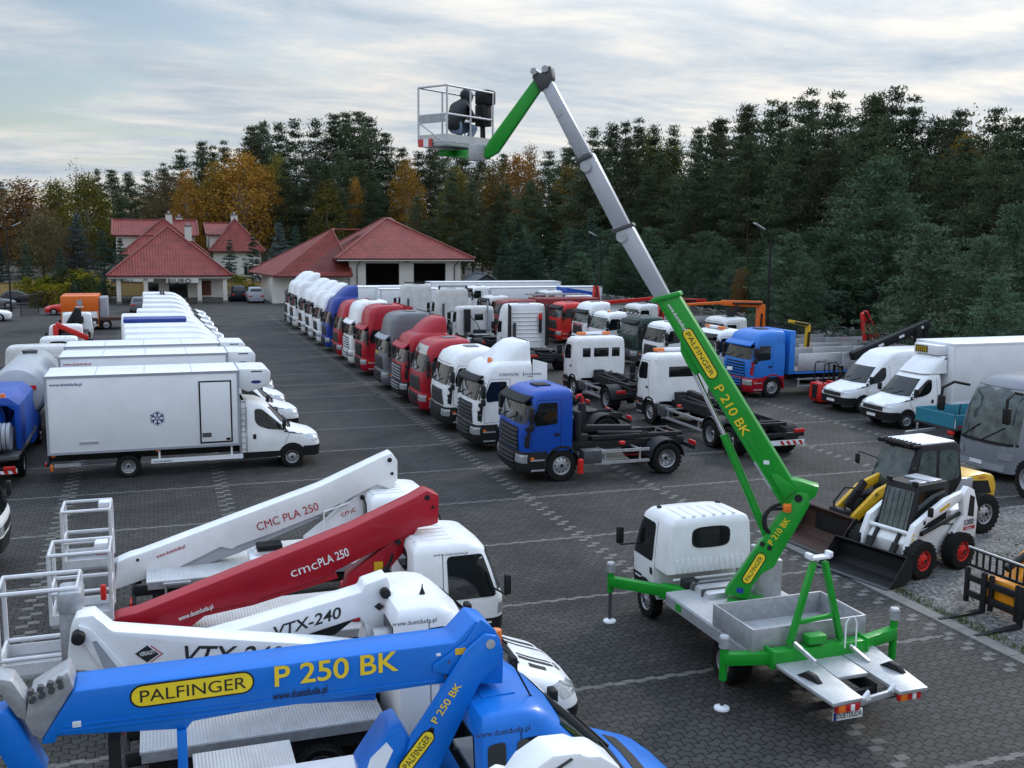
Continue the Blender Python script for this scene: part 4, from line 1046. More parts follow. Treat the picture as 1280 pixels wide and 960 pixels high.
# boom rest
P = Plane((0, 13.43, 0), (0, 1, 0)); b = MB()
b.beam(P(986.6, 806), P(1017, 702), .09, .10, up=(0, 1, 0)).beam(P(1050, 798), P(1031, 702), .09, .10, up=(0, 1, 0)).beam(P(998, 778), P(1043, 768), .07, .07)
rest = wb(b, 'boom_rest', GREEN, T, .01)
a = P(1011, 698); e = P(1036, 695); b = MB(); b.beam(a, e, .14, .05).box(a + Vector((.0, 0, .04)), (.07, .14, .09)).box(e + Vector((0, 0, .04)), (.07, .14, .09)); wb(b, 'saddle', OFFW, T, .01, par=rest)
b = MB(); q = P(1054, 806); b.tube([q + Vector((-.06, -.12, 0)), q + Vector((-.06, -.12, .42)), q + Vector((0, -.12, .52)), q + Vector((.10, -.12, .52)), q + Vector((.15, -.12, .40)), q + Vector((.15, -.12, .0))], .014, 6); wb(b, 'step_rail', OFFW, T)
for u in (990, 1056): q = P(u, 806); wb(MB().beam(q + Vector((0, -.06, .05)), q + Vector((.09, -.5, -.1)), .05, .06), 'brace', ALU, T)
wb(MB().box(P(1016, 796) + Vector((0, -.05, .0)), (.34, .2, .14)), 'hydraulic_block', GREEN, T, .02)
# turret, riser, telescopic boom, jib
tc = Vector((10.0, 15.55, 0))
wb(MB().lathe([(.05, 1.0), (.36, 1.0), (.36, 1.09), (.30, 1.10), (.05, 1.1)], tc, 'Z', 32), 'turntable', GREEN, T)
fw2 = Vector((CF.x, CF.y, 0)).normalized(); rg2 = Vector((fw2.y, -fw2.x, 0)); al = R_(15)
pn = (fw2 * math.cos(al) + rg2 * math.sin(al)).normalized()
PB = Plane(tc - pn * .17, pn)
q = PB(956, 735) + pn * .62
wb(MB().prismz([(q.x - .26, q.y - .12), (q.x + .22, q.y - .2), (q.x + .30, q.y + .2), (q.x - .2, q.y + .26)], 1.0, 1.75), 'pedestal_cover', GALV, T, .02)
b = MB(); PB.slab(b, [(905, 742), (934, 750), (940, 734), (952, 718), (968, 709), (978, 690), (992, 667), (1012, 632), (1011, 617), (996, 615), (978, 640)], .34); ris = wb(b, 'riser', GREEN, T, .02)
b = MB(); PB.slab(b, [(990, 600), (1001, 602), (1013, 606), (1024, 609), (1020, 621), (1010, 628), (992, 634), (975, 632)], .30, .02); wb(b, 'elbow_bracket', GREEN, T, .02)
for u, v, r in ((998, 623, .07), (962, 685, .045), (953, 680, .045)): p = PB(u, v); wb(MB().cyl(p - pn * .012, p + pn * .05, r), 'pin', BLK, T, par=ris)
b = MB(); PB.slab(b, [(817.5, 372.5), (846, 365), (995, 609), (976, 631), (953, 596)], .34); boom = wb(b, 'boom_base', GREEN, T, .022)
b = MB(); PB.slab(b, [(813, 374), (849, 364), (852, 369), (816, 379)], .40, -.03); wb(b, 'boom_collar', GREEN, T, .012)
b = MB(); PB.slab(b, [(850, 425), (854, 428), (876, 466), (868, 470), (858, 456), (850, 440)], .20, .06); wb(b, 'cylinder_lug', GREEN, T, .01)
b = MB(); PB.slab(b, [(963, 592), (972, 592), (996, 612), (980, 624)], .38, -.03); wb(b, 'hinge_plate', GREEN, T, .01)
b = MB(); PB.slab(b, [(942, 578), (945, 577), (966, 612), (962, 611)], .02, -.012); wb(b, 'edge_strip', GALV, T)
secs = (((765, 285), (788, 279), (838, 372), (819, 376), .29, .025), ((720, 197), (740, 190), (786, 280), (766, 286), .25, .045), ((673, 105), (689, 100), (737, 190), (720, 197), .21, .065))
for i, (a, e, f, g, th, bk) in enumerate(secs):
    b = MB(); PB.slab(b, [a, e, f, g], th, bk); wb(b, 'boom_section', BOOMG, T, .022)
for a, e in (((763, 287), (796, 276)), ((718, 199), (744, 189))):
    d = 3; b = MB(); PB.slab(b, [a, (e[0] - 6, e[1] + 2), (e[0] - 4, e[1] + 6), (a[0] + 3, a[1] + 5)], .33, .0); wb(b, 'section_collar', DKG, T, .01)
    p = PB(a[0] + 14, a[1] + 9); wb(MB().cyl(p - pn * .008, p + pn * .02, .10), 'wear_pad', GALV, T)
b = MB(); PB.slab(b, [(664, 96), (668, 88), (676, 91), (680, 82), (688, 82), (690, 96), (684, 108), (674, 113), (669, 104)], .28, .03); wb(b, 'boom_head', DKG, T, .02)
for u, v in ((667, 89), (681, 86)): p = PB(u, v) ; wb(MB().cyl(p - pn * .01, p + pn * .30, .06), 'pin', GALV, T)
b = MB(); PB.slab(b, [(667, 96), (676, 108), (620, 190), (608, 197), (601, 195), (607, 178)], .14, .09); jib = wb(b, 'jib', GREEN, T, .02)
p0, p1, p2 = PB(862, 456) + pn * .15, PB(904, 545) + pn * .15, PB(958, 672) + pn * .15
wb(MB().cyl(p0, p1, .045), 'cylinder_rod', CHROME, T); wb(MB().cyl(p1, p2, .075), 'cylinder_barrel', GREEN, T)
p = PB(984, 633); wb(MB().cyl(p - pn * .10 - Vector((0, 0, .07)), p - pn * .10 + Vector((0, 0, .07)), .075), 'beacon', AMB, T, .01)
def smooth(pts, n=5):
    o = []
    P_ = [pts[0]] + list(pts) + [pts[-1]]
    for i in range(1, len(P_) - 2):
        a, b_, c_, d_ = P_[i - 1:i + 3]
        for k in range(n): t = k / n; o.append(.5 * ((2 * b_) + (c_ - a) * t + (2 * a - 5 * b_ + 4 * c_ - d_) * t * t + (3 * b_ - a - 3 * c_ + d_) * t ** 3))
    return o + [pts[-1]]
for k in range(2): wb(MB().tube(smooth([PB(980, 632 + 6 * k) + pn * .10, PB(966 - 3 * k, 634 + 4 * k) + pn * .04, PB(955 + 2 * k, 645 + 2 * k) - pn * .02, PB(956 + 2 * k, 660) - pn * .02, PB(966, 671 - 2 * k) + pn * .06]), .03), 'hose', BLK, T)
for u, v, w_, h_ in ((958, 578, .10, .07), (912, 500 - 40, .09, .06), (925, 738, .12, .09)):
    p = PB(u, v); wb(MB().box(p - pn * .004, (w_, .012, h_), Matrix.Rotation(math.atan2(-pn.x, pn.y), 3, 'Z')), 'sticker', OFFW if h_ < .08 else NAVY, T)
for (u0, v0), (u1, v1) in (((822, 377), (972, 622)),):
    wb(MB().beam(PB(u0 + 1.5, v0) - pn * .006, PB(u1 + 1, v1) - pn * .006, .012, .03), 'weld_seam', GREEN, T)
# lettering on the booms
UP = (PB(880, 430) - PB(860, 441)).normalized()
PB.upv = UP; PB.badge(T, boom, (860, 417), (890, 467), .085, YBADGE, BLACKP, PALF, TXB, .085)
wtext('P 210 BK', PB(892, 484), PB(929, 546), UP, .155, YLET, T, boom, -pn * .014, .03)
wtext('www.duetduda.pl', PB(834, 381), PB(856, 414), UP, .06, TXW, T, boom, -pn * .012, .02)
UP2 = (PB(945, 672) - PB(962, 685)).normalized()
PB.upv = UP2; PB.badge(T, ris, (934, 724), (951, 697), .075, YBADGE, BLACKP, PALF, TXB, .075)
wtext('P 210 BK', PB(965, 682), PB(988, 650), UP2, .10, YLET, T, ris, -pn * .014, .02)
p = PB(697, 140); o = wb(MB().cyl(p - pn * -.06, p - pn * -.052, .07), 'sticker', GALV, T)
# work basket at the tip
def atZc(u, v, z): return Vector((0, 0, CH)) + ray(u, v) * (z / FPX)
near = atZc(558.7, 106, 19.55); el_ = Vector((.837, .546, 0)).normalized(); es = Vector((-.546, .837, 0)).normalized()
nf = near - Vector((0, 0, 1.06)); CC = cage(T, nf, el_, es, 1.40, .74, 1.06, 'basket', .5, .021)
ctr = nf + el_ * .7 + es * .37
b = MB(); 
for k in (0, 1): q = nf + el_ * (.35 * 0) + es * (.74 * k)
b.beam(nf + es * .60 + Vector((0, 0, .53)), nf + es * .60 + el_ * .9 + Vector((0, 0, .53)), .03, .16); 
wb(MB().beam(CC[0] + Vector((0, 0, .45)) + es * .05, CC[3] + Vector((0, 0, .45)), .025, .15), 'perforated_panel', GALV, T)
wb(MB().tube([CC[3] + Vector((0, 0, .4)), nf + es * .1 + Vector((0, 0, .02))], .02), 'brace', ALU, T)
q = CC[1] + es * .2 + Vector((0, 0, .98)) ; b = MB(); b.box(q, (.30, .34, .30), Matrix.Rotation(R_(33), 3, 'Z')); wb(b, 'control_console', BLK, T, .05)
b = MB(); b.box(q - Vector((0, 0, .36)) - el_ * .06, (.26, .24, .42), Matrix.Rotation(R_(33), 3, 'Z')); wb(b, 'control_box', BLK, T, .02)
b = MB(); b.tube([q - el_ * .05 - Vector((0, 0, .5)), CC[1] - el_ * .08 + es * .15], .03).tube([q - el_ * .12 - Vector((0, 0, .5)), CC[1] - el_ * .2 + es * .12], .03); wb(b, 'hose', BLK, T)
for a, e, mmm in ((0, .14, REDL), (.14, .27, OFFW), (.27, .36, REDL)):
    s0 = CC[3] + (CC[0] - CC[3]).normalized() * (a + .02); s1 = CC[3] + (CC[0] - CC[3]).normalized() * (e + .02); wb(MB().beam(s0 - el_ * .03 + Vector((0, 0, .0)), s1 - el_ * .03 + Vector((0, 0, .0)), .012, .15), 'warning_board', mmm, T)
b = MB(); b.beam(PB(604, 193) + pn * .16, ctr - Vector((0, 0, .17)), .20, .16).beam(ctr - Vector((0, 0, .17)) - el_ * .4, ctr - Vector((0, 0, .17)) + el_ * .4, .24, .12); wb(b, 'basket_arm', GREEN, T, .015)
wb(MB().box(PB(594, 190) + pn * .12, (.22, .26, .30), Matrix.Rotation(R_(20), 3, 'Z')), 'rotator', GALV, T, .02)

# ---------------------------------------------------------------- person crouching in the basket
JACK = mat('black_jacket', (.012, .012, .014), .75, var=.3, scale=12, bump=.3); JEAN = mat('blue_jeans', (.20, .26, .36), .85, var=.2, scale=10, bump=.3); SKIN = mat('skin', (.42, .24, .17), .5); HAIR = mat('dark_hair', (.015, .012, .01), .6); SHOE = mat('dark_shoe', (.02, .02, .022), .6)
def skin_obj(name, verts, edges, rad, m, parent, sub=2):
    me = D.meshes.new(name); me.from_pydata(verts, edges, []); o = link(name, me, parent)
    sk = o.modifiers.new('skin', 'SKIN'); sk.use_smooth_shade = True
    for i, r in enumerate(rad):
        me.skin_vertices[0].data[i].radius = r if hasattr(r, '__len__') else (r, r)
    me.skin_vertices[0].data[0].use_root = True
    s = o.modifiers.new('sub', 'SUBSURF'); s.levels = s.render_levels = sub
    dg = bpy.context.evaluated_depsgraph_get(); dg.update(); nm = D.meshes.new_from_object(o.evaluated_get(dg)); o.modifiers.clear(); o.data = nm; nm.materials.clear(); nm.materials.append(m)
    nm.polygons.foreach_set('use_smooth', [True] * len(nm.polygons)); return o
# person faces the control console (+x of its own frame), crouched with bent knees
pp = nf + el_ * .76 + es * .34
PT = thing('person', 'person in black hooded jacket and blue jeans crouching in the raised basket', 'person', pp, math.atan2(el_.y, el_.x))
V = [(-.14, 0, .34), (-.10, 0, .52), (.02, 0, .70), (.12, 0, .80), (.17, 0, .86),
     (-.10, .11, .32), (.30, .17, .40), (.06, .14, .10), (.03, .14, .04), (.20, .16, .03),
     (-.10, -.11, .32), (.32, -.15, .36), (.08, -.14, .10), (.04, -.14, .04), (.22, -.16, .03)]
E_ = [(0, 1), (1, 2), (2, 3), (3, 4), (0, 5), (5, 6), (6, 7), (7, 8), (8, 9), (0, 10), (10, 11), (11, 12), (12, 13), (13, 14)]
RD = [.13, .12, .12, .05, .045, .115, .085, .06, .05, .04, .115, .085, .06, .05, .04]
skin_obj('body', V, E_, RD, JEAN, PT)
skin_obj('jacket', [(-.17, 0, .27), (-.15, 0, .40), (-.10, 0, .56), (.02, 0, .72), (.13, 0, .82), (.0, .17, .72), (.13, .25, .50), (.36, .165, .56), (.0, -.17, .72), (.15, -.25, .50), (.38, -.145, .58), (.19, 0, .90)], [(0, 1), (1, 2), (2, 3), (3, 4), (3, 5), (5, 6), (6, 7), (3, 8), (8, 9), (9, 10), (4, 11)], [(.17, .21), (.18, .20), (.185, .18), (.18, .17), (.12, .12), .10, .075, .055, .10, .075, .055, (.12, .12)], JACK, PT)
hc = Vector((.26, 0, .93)); tl = Matrix.Rotation(R_(28), 4, 'Y')
def hp(x, y, z): return hc + (tl @ Vector((x, y, z)))
b = MB(); bmesh.ops.create_uvsphere(b.bm, u_segments=20, v_segments=14, radius=1, matrix=Matrix.Translation(hc) @ tl @ Matrix.Diagonal((.098, .078, .118, 1)))
b.rings([[hp(.085, y, .035), hp(.115, y * 1.4, -.01), hp(.085, y, -.02)] for y in (-.012, .012)])
for s in (1, -1): b.rings([[hp(0, s * .074, -.02), hp(.02, s * .074, .03), hp(-.02, s * .074, .03)], [hp(0, s * .086, -.015), hp(.015, s * .09, .03), hp(-.02, s * .09, .03)]])
hd = b.build('head', SKIN, PT, smooth=60)
for s in (1, -1):
    b = MB(); bmesh.ops.create_uvsphere(b.bm, u_segments=8, v_segments=6, radius=.013, matrix=Matrix.Translation(hp(.086, s * .032, .012))); b.build('eye', TXB, hd)
    b = MB(); b.tube([hp(.086, s * .018, .036), hp(.084, s * .05, .034)], .006, 6); b.build('eyebrow', HAIR, hd)
b = MB(); b.tube([hp(.088, -.026, -.052), hp(.094, 0, -.05), hp(.088, .026, -.052)], .006, 6); b.build('mouth', mat('lips', (.30, .10, .08), .5), hd)
b = MB(); bmesh.ops.create_uvsphere(b.bm, u_segments=20, v_segments=14, radius=1, matrix=Matrix.Translation(hc) @ tl @ Matrix.Translation((-.035, 0, .02)) @ Matrix.Diagonal((.125, .112, .15, 1)))
bmesh.ops.delete(b.bm, geom=[f for f in b.bm.faces if (tl.inverted() @ (f.calc_center_median() - hc)).x > .045], context='FACES')
rim_ = [v for v in b.bm.verts if (tl.inverted() @ (v.co - hc)).x < -.12]
for v in rim_: v.co += Vector((-.05, 0, .02))
b.build('hood', JACK, PT, smooth=60)
for s, hxp, hz in ((1, .40, .565), (-1, .42, .585)):
    b = MB(); yy = s * .155; b.box((hxp, yy, hz), (.08, .07, .03))
    for k in range(4): b.tube([(hxp + .035, yy - .027 + .018 * k, hz), (hxp + .065 + .006 * (k in (1, 2)), yy - .027 + .018 * k, hz - .005), (hxp + .075, yy - .027 + .018 * k, hz - .03)], .008, 6)
    b.tube([(hxp - .01, yy - s * .035, hz), (hxp + .02, yy - s * .055, hz - .01), (hxp + .045, yy - s * .05, hz - .02)], .009, 6); b.build('hand', SKIN, PT, .004)
for s in (1, -1): MB().ab((-.02, s * .15 - .045, 0), (.27, s * .15 + .045, .075)).build('shoe', SHOE, PT, .03)
# ================================================================ four lifts parked at the front left
PIPE = mat('white_pipe', (.62, .63, .65), .4, .2)
GB = 'lift trucks with folded booms at the front left'
def lift(name, label, nose, yc, kind, col, axle):
    T, c, body = van(name, label, 'lift truck', (nose, yc, 0), 0, kind, col, rearwheel=axle - nose, group=GB, site=('www.duetduda.pl', .09, TXB, 0))
    light_chassis(T, c.st[0][1] + .3, -.6 - nose, axle - nose, .62)
    return T, c, body
def deck(T, x0, x1, yc, z, hw=.98, m=None, skirt=None):
    o = wb(MB().ab((x0, yc - hw, z - .06), (x1, yc + hw, z)), 'deck', m or CHK, T, .01)
    for e in (yc - hw - .012, yc + hw - .01): wb(MB().ab((x0 + .02, e, z - .16), (x1 - .02, e + .022, z - .02)), 'deck_edge', skirt or GALV, T)
    b = MB(); b.ab((x0 + .1, yc - hw + .1, z - .4), (x1 - .1, yc + hw - .1, z - .065)); wb(b, 'subframe', CHAS, T)
    return o
# --- white CMC lift
yc = 21.1
T, c, body = lift('cherry_picker_truck', 'white folded boom lift with red CMC lettering, farthest of the four front lifts', 5.75, yc, 'cabstar', WHITE, 2.0)
P = yplane(yc - .22)
deck(T, -.35, 3.9, yc, .98, m=chequer('pale_deck', (.60, .60, .60), 60, .15))
b = MB(); P.slab(b, [(143, 738), (146, 703), (162, 696), (176, 692), (400, 608), (478, 571), (490, 566), (497, 576), (497, 600), (488, 612), (471, 606), (440, 622), (400, 643), (340, 667), (296, 683), (290, 687), (276, 684), (219, 712), (174, 727)], .42); bm_ = wb(b, 'boom', WHITE, T, .025)
b = MB(); P.slab(b, [(497, 606), (484, 596), (455, 612), (412, 652), (382, 676), (384, 698), (440, 694), (466, 650)], .30, .10); rs = wb(b, 'riser', WHITE, T, .02)
b = MB(); P.slab(b, [(176, 742), (178, 722), (219, 712), (225, 690), (276, 684), (300, 676), (392, 640), (400, 648), (298, 693), (232, 716)], .3, .06); wb(b, 'boom_flange', SILVERP, T, .012)
for u, v, r in ((487, 575, .05), (453, 622, .05), (490, 592, .035), (172, 700, .03)): p = P(u, v); wb(MB().cyl(p + Vector((0, -.012, 0)), p + Vector((0, .04, 0)), r), 'pin', BLK, T, par=bm_)
U = Vector((0, 0, 1)); off = Vector((0, -.008, 0))
wtext('CMC PLA 250', P(322, 664), P(399, 637), U, .17, TXR, T, bm_, off, .025)
wtext('www.duetduda.pl', P(196, 698), P(232, 684), U, .07, TXR, T, bm_, off, .015)
wtext('cmc', P(428, 648), P(446, 640), U, .12, TXR, T, rs, Vector((0, .09, 0)), .03)
b = MB(); q = Vector((2.35, yc - .1, 0)); b.ab((1.6, yc - .9, .98), (2.4, yc - .2, 1.22)).ab((1.7, yc - .7, 1.22), (2.1, yc - .35, 1.30)); wb(b, 'control_block', WHITE, T, .03)
wb(MB().ab((1.75, yc - .75, 1.3), (2.25, yc - .4, 1.42)), 'control_panel', BLK, T, .02)
b = MB(); b.cyl((3.3, yc, .98), (3.3, yc, 1.35), .42, n=24); wb(b, 'turntable', WHITE, T, .02)
wb(MB().tube([P(405, 660), P(405, 640), P(437, 628), P(437, 650)], .022), 'hand_rail', WHITE, T)
C0 = P(140, 735); b = MB(); P.slab(b, [(108, 716), (147, 702), (150, 738), (110, 742), (92, 735)], .3, .05); wb(b, 'basket_bracket', GALV, T, .01)
cage(T, (-1.83, yc - .34, 1.18), (1, 0, 0), (0, 1, 0), .86, .80, 1.12, 'basket', .45, .032, mm=PIPE)
wb(MB().box((-1.08, yc + .3, 2.25), (.24, .24, .14)), 'control_console', OFFW, T, .03)
q = [(.15, yc - 1.05)]
b = MB()
for x in (.0, .42): b.tube([(x, yc - 1.05, .08), (x, yc - 1.0, .92)], .022)
for z in (.10, .48): b.beam((0, yc - 1.05, z), (.42, yc - 1.05, z), .06, .03)
b.ab((-.04, yc - 1.08, .9), (.46, yc - .7, .94)); wb(b, 'access_ladder', ALU, T)
# --- red CMC lift
yc = 17.6
T, c, body = lift('cherry_picker_truck', 'white cab lift carrying a bright red folded boom with white CMC PLA250 lettering', 5.78, yc, 'cabstar', WHITE, 2.1)
MB().cyl((-1.35, .95, 2.17), (-1.35, .1, 2.17), .06).build('roof_tube', WHITE, body)
P = yplane(yc - .22)
deck(T, -.2, 3.95, yc, .98, m=MATS['pale_deck'])
b = MB(); P.slab(b, [(139, 786), (140, 776), (150, 771), (172, 766), (440, 660), (515, 624), (534, 613), (549, 619), (548, 654), (540, 657), (524, 660), (480, 684), (400, 724), (325, 749), (318, 755), (310, 754), (250, 765), (227, 780), (180, 794)], .42); bm_ = wb(b, 'boom', RED, T, .025)
b = MB(); P.slab(b, [(548, 640), (524, 655), (500, 672), (455, 706), (436, 720), (430, 752), (470, 752), (486, 716), (507, 691), (524, 662)], .30, .08); rs = wb(b, 'riser', RED, T, .02)
b = MB(); P.slab(b, [(181, 800), (184, 790), (232, 775), (244, 762), (310, 752), (420, 716), (424, 724), (318, 758), (256, 772), (230, 792)], .3, .06); wb(b, 'boom_flange', RED, T, .012)
b = MB()
for k in range(4): b.tube([P(455, 738 - 4 * k) + off * 4, P(470 + 4 * k, 720) + off * 6, P(490, 700 - 3 * k) + off * 4], .02, 6)
wb(b, 'hose', BLK, T)
for u, v, r in ((534, 622, .05), (498, 678, .05), (541, 634, .03)): p = P(u, v); wb(MB().cyl(p + Vector((0, -.012, 0)), p + Vector((0, .04, 0)), r), 'pin', BLK, T, par=bm_)
wtext('cmc', P(364, 722), P(398, 710), U, .17, TXW, T, bm_, off, .04); wtext('PLA 250', P(399, 709), P(437, 694), U, .15, TXW, T, bm_, off, .012)
wtext('www.duetduda.pl', P(224, 776), P(267, 760), U, .08, TXW, T, bm_, off, .02)
b = MB(); b.ab((3.0, yc - .75, .98), (3.55, yc + .5, 1.35)); wb(b, 'turntable', RED, T, .05)
for u, v, m in ((474, 709, YEL), (455, 728, OFFW)): p = P(u, v) + Vector((0, .06, 0)); wb(MB().box(p, (.16, .02, .16)), 'sticker', m, T)
b = MB(); P.slab(b, [(88, 788), (139, 772), (141, 788), (100, 800)], .3, .05); wb(b, 'basket_bracket', GALV, T, .01)
cage(T, (-1.74, yc - .42, 1.38), (1, 0, 0), (0, 1, 0), .90, .80, 1.14, 'basket', .45, .032, mm=PIPE)
wb(MB().box((-.98, yc + .2, 2.45), (.22, .26, .16)), 'control_console', OFFW, T, .03); wb(MB().box((-.98, yc + .2, 2.35), (.2, .22, .06)), 'console_base', RED, T, .01)
wb(MB().cyl((-.95, yc - .5, 1.75), (-.95, yc - .5, 2.0), .045), 'fire_extinguisher', RED2, T, .015)
# --- white articulated lift on a long-nosed van chassis
yc = 14.2
T, c, body = lift('cherry_picker_truck', 'white long nosed lift with black bonnet stripes and black VTX-240 lettering', 5.85, yc, 'sprinter', WHITE, 1.9)
for yy, w in ((-.40, .1), (-.24, .05), (.24, .05), (.40, .1)):
    b = MB(); b.grid([[c.front(yy + w * j / 3, z, .01) for j in range(4)] for z in (1.04, 1.08, 1.14, 1.20, 1.26, 1.31, 1.34)]); b.build('bonnet_stripe', BLK, T)
for yy in (-.62,): MB().grid([[c.front(yy + .12 * j / 3, z, .014) for j in range(4)] for z in (1.18, 1.24, 1.29)]).build('bonnet_vent', BLK, T)
b = MB(); b.prismx([(-.70, 1.45), (.70, 1.45), (.60, 2.12), (-.60, 2.12)], -2.866, -2.84); b.build('rear_window', GLASS, T)
MB().lathe([(.01, 0), (.05, 0), (.012, .10), (.008, .16)], (-2.35, -.3, 2.45), 'Z', 10).build('aerial', BLK, body)
deck(T, -.4, 2.8, yc, 1.0)
P = yplane(yc - .05)
b = MB(); P.slab(b, [(250, 800), (300, 786), (420, 750), (452, 740), (456, 731), (484, 721), (488, 731), (488, 780), (470, 796), (458, 796), (456, 780), (450, 772), (360, 802), (300, 822), (250, 830)], .40); a1 = wb(b, 'upper_boom', WHITE, T, .025)
b = MB(); P.slab(b, [(446, 775), (450, 772), (380, 800), (340, 806), (345, 810), (420, 796)], .2, .08); wb(b, 'boom_cylinder', BLK, T)
wtext('VTX-240', P(341, 798), P(428, 771), U, .16, TXB, T, a1, off, .035, .25)
b = MB(); P.slab(b, [(470, 735), (487, 733), (489, 806), (452, 806), (458, 785)], .28, .06); wb(b, 'turret', WHITE, T, .02)
p = P(480, 739); wb(MB().cyl(p + off * 2, p + Vector((0, -.14, 0)), .075), 'slew_motor', BLK, T, .015)
q = P(474, 789); wb(MB().cyl(q + Vector((-.16, -.3, 0)), q + Vector((.22, -.3, 0)), .17), 'winch_cover', GALV, T, .03)
P = yplane(yc - .62)
b = MB(); P.slab(b, [(83, 838), (88, 787), (94, 772), (117, 769), (130, 780), (141, 789), (320, 801), (410, 806), (470, 812), (470, 835), (162, 842)], .38); a2 = wb(b, 'lower_boom', WHITE, T, .025)
b = MB(); P.slab(b, [(98, 780), (114, 785), (162, 837), (132, 842), (102, 800)], .05, -.05); wb(b, 'link_arm', WHITE, T, .015)
b = MB(); P.slab(b, [(116, 800), (121, 799), (150, 836), (132, 838)], .02, -.062); wb(b, 'link_slot', LGREY, T)
p = P(98.5, 794); wb(MB().cyl(p + Vector((0, .05, 0)), p + Vector((0, -.16, 0)), .085), 'slew_motor', BLK, T, .02)
wtext('VTX-240', P(223, 829), P(352, 829), U, .24, TXB, T, a2, off, .035, .25)
def diamond(P, cx, cy, w, h, T, par):
    for m, dx, k in ((TXR, .16, .008), (TXW, .08, .011), (TXB, 0, .014)):
        pts = [P(cx - w + dx * w * 2, cy), P(cx + dx * w * 2, cy - h), P(cx + w + dx * w * 2, cy), P(cx + dx * w * 2, cy + h)]
        b = MB(); b.rings([[q + Vector((0, -kk, 0)) for q in pts] for kk in (0.004, k)]); wb(b, 'emblem', m, T, par=par)
diamond(P, 184, 817, 15, 10.5, T, a2); wtext('VERSALIFT', P(175, 820), P(194, 816), U, .055, TXW, T, a2, Vector((0, -.018, 0)), .03)
diamond(yplane(yc - .05), 474, 758, 6.5, 5, T, a1)
cage(T, (-2.05, yc - .25, 1.92), (1, 0, 0), (0, 1, 0), .95, .72, 1.1, 'basket', .2, .032, mm=PIPE)
b = MB(); b.box((-1.18, yc - .1, 2.85), (.3, .5, .3)); wb(b, 'control_console', GALV, T, .05)
wb(MB().box((-1.22, yc - .2, 2.4), (.2, .2, .7)), 'basket_post', GALV, T, .03)
# --- blue lift
yc = 10.8
T, c, body = lift('cherry_picker_truck', 'glossy blue long nosed lift with yellow P 250 BK lettering on its blue boom', 6.0, yc, 'sprinter', BLUE, 1.9)
c.fpatch(1.22, 1.30, .5, .5, .014).build('bonnet_vent', BLK, T)
for sg in (1, -1): c.spatch([(-2.58, 1.5), (-2.79, 1.5), (-2.79, 2.15), (-2.58, 2.17)], sg, .01, .05).build('rear_quarter_window', GLASS, T)
b = MB(); b.prismx([(-.70, 1.5), (.70, 1.5), (.60, 2.12), (-.60, 2.12)], -2.866, -2.84); b.build('rear_window', GLASS, T)
MB().box((-2.5, 0, 2.465), (.4, .8, .03)).build('roof_hatch', BLUE, body, .012)
MB().tube([(-2.10, -.45, 2.40), (-2.14, -.45, 2.44), (-2.35, -.45, 2.85)], .012, 6).build('aerial', BLK, body)
wt_ = mat('white_deck', (.60, .61, .63), .5, .1, .1, .12, 2)
deck(T, -.1, 2.9, yc, 1.28, 1.0, wt_, wt_)
b = MB(); b.ab((.5, yc - .99, .62), (1.9, yc - .6, 1.1)).ab((.5, yc + .6, .62), (1.9, yc + .99, 1.1)); wb(b, 'locker', LGREY, T, .02)
for x in (.35, 1.35, 2.2): wb(MB().box((x, yc - 1.02, 1.2), (.10, .02, .05)), 'side_marker', AMB, T)
for x in (.05, 1.0): wb(MB().box((x, yc - 1.005, 1.23), (.12, .02, .06)), 'sticker', OFFW, T)
P = yplane(yc - .25)
b = MB(); P.slab(b, [(50, 932), (92, 864), (570, 803), (594, 776), (612, 780), (627, 800), (627, 852), (588, 852), (547, 856), (300, 892), (240, 903), (235, 912), (71, 921), (70, 930)], .50); bm_ = wb(b, 'boom', BLUE, T, .03)
b = MB(); P.slab(b, [(582, 800), (600, 772), (618, 786), (628, 812), (627, 853), (587, 853), (577, 845), (540, 838), (540, 830)], .03, -.045); wb(b, 'hinge_plate', BLUE, T, .015)
p = P(609, 800); wb(MB().cyl(p + Vector((0, -.13, 0)), p, .055), 'pin', GALV, T)
b = MB(); P.slab(b, [(602, 788), (617, 790), (623, 806), (620, 824), (596, 850), (536, 975), (495, 975), (511, 914), (580, 808)], .06, -.12); rs = wb(b, 'riser', BLUE, T, .02)
b = MB(); P.slab(b, [(485, 912), (500, 905), (520, 935), (505, 990), (455, 990), (450, 965)], .5, -.05); wb(b, 'turret', BLUE, T, .03)
b = MB(); P.slab(b, [(462, 945), (482, 925), (490, 935), (472, 975), (452, 975)], .01, -.06); wb(b, 'sticker', OFFW, T)
for (u0, v0, u1, v1) in ((80, 908, 545, 850), (76, 914, 300, 887)): wb(MB().beam(P(u0, v0) + Vector((0, -.004, 0)), P(u1, v1) + Vector((0, -.004, 0)), .012, .022), 'weld_seam', BLUE, T)
for u, v, w_, h_ in ((548, 818, .05, .03), (574, 812, .12, .07), (590, 842, .10, .05), (96, 905, .08, .06)): wb(MB().box(P(u, v) + Vector((0, -.004 if u < 560 else -.05, 0)), (w_, .012, h_)), 'sticker', OFFW if u != 574 else YEL, T)
for q in ((560, 825), (566, 838), (556, 845)): p = P(*q); wb(MB().cyl(p + Vector((0, -.06, 0)), p, .014, n=8), 'bolt', DKG, T)
P.upv = U; P.badge(T, bm_, (178, 870), (303, 853), .105, YBADGE, BLACKP, PALF, TXB, .125)
wtext('P 250 BK', P(341, 858), P(498, 837), U, .22, YLET, T, bm_, off * 1.6, .035)
wtext('www.duetduda.pl', P(341, 875), P(409, 865), U, .085, TXB, T, bm_, off * 1.6, .015)
P2 = yplane(yc - .37); UPr = Vector((-.8, 0, .55))
wtext('P 250 BK', P2(545, 905), P2(577, 856), UPr, .085, YLET, T, rs, off * 2, .02)
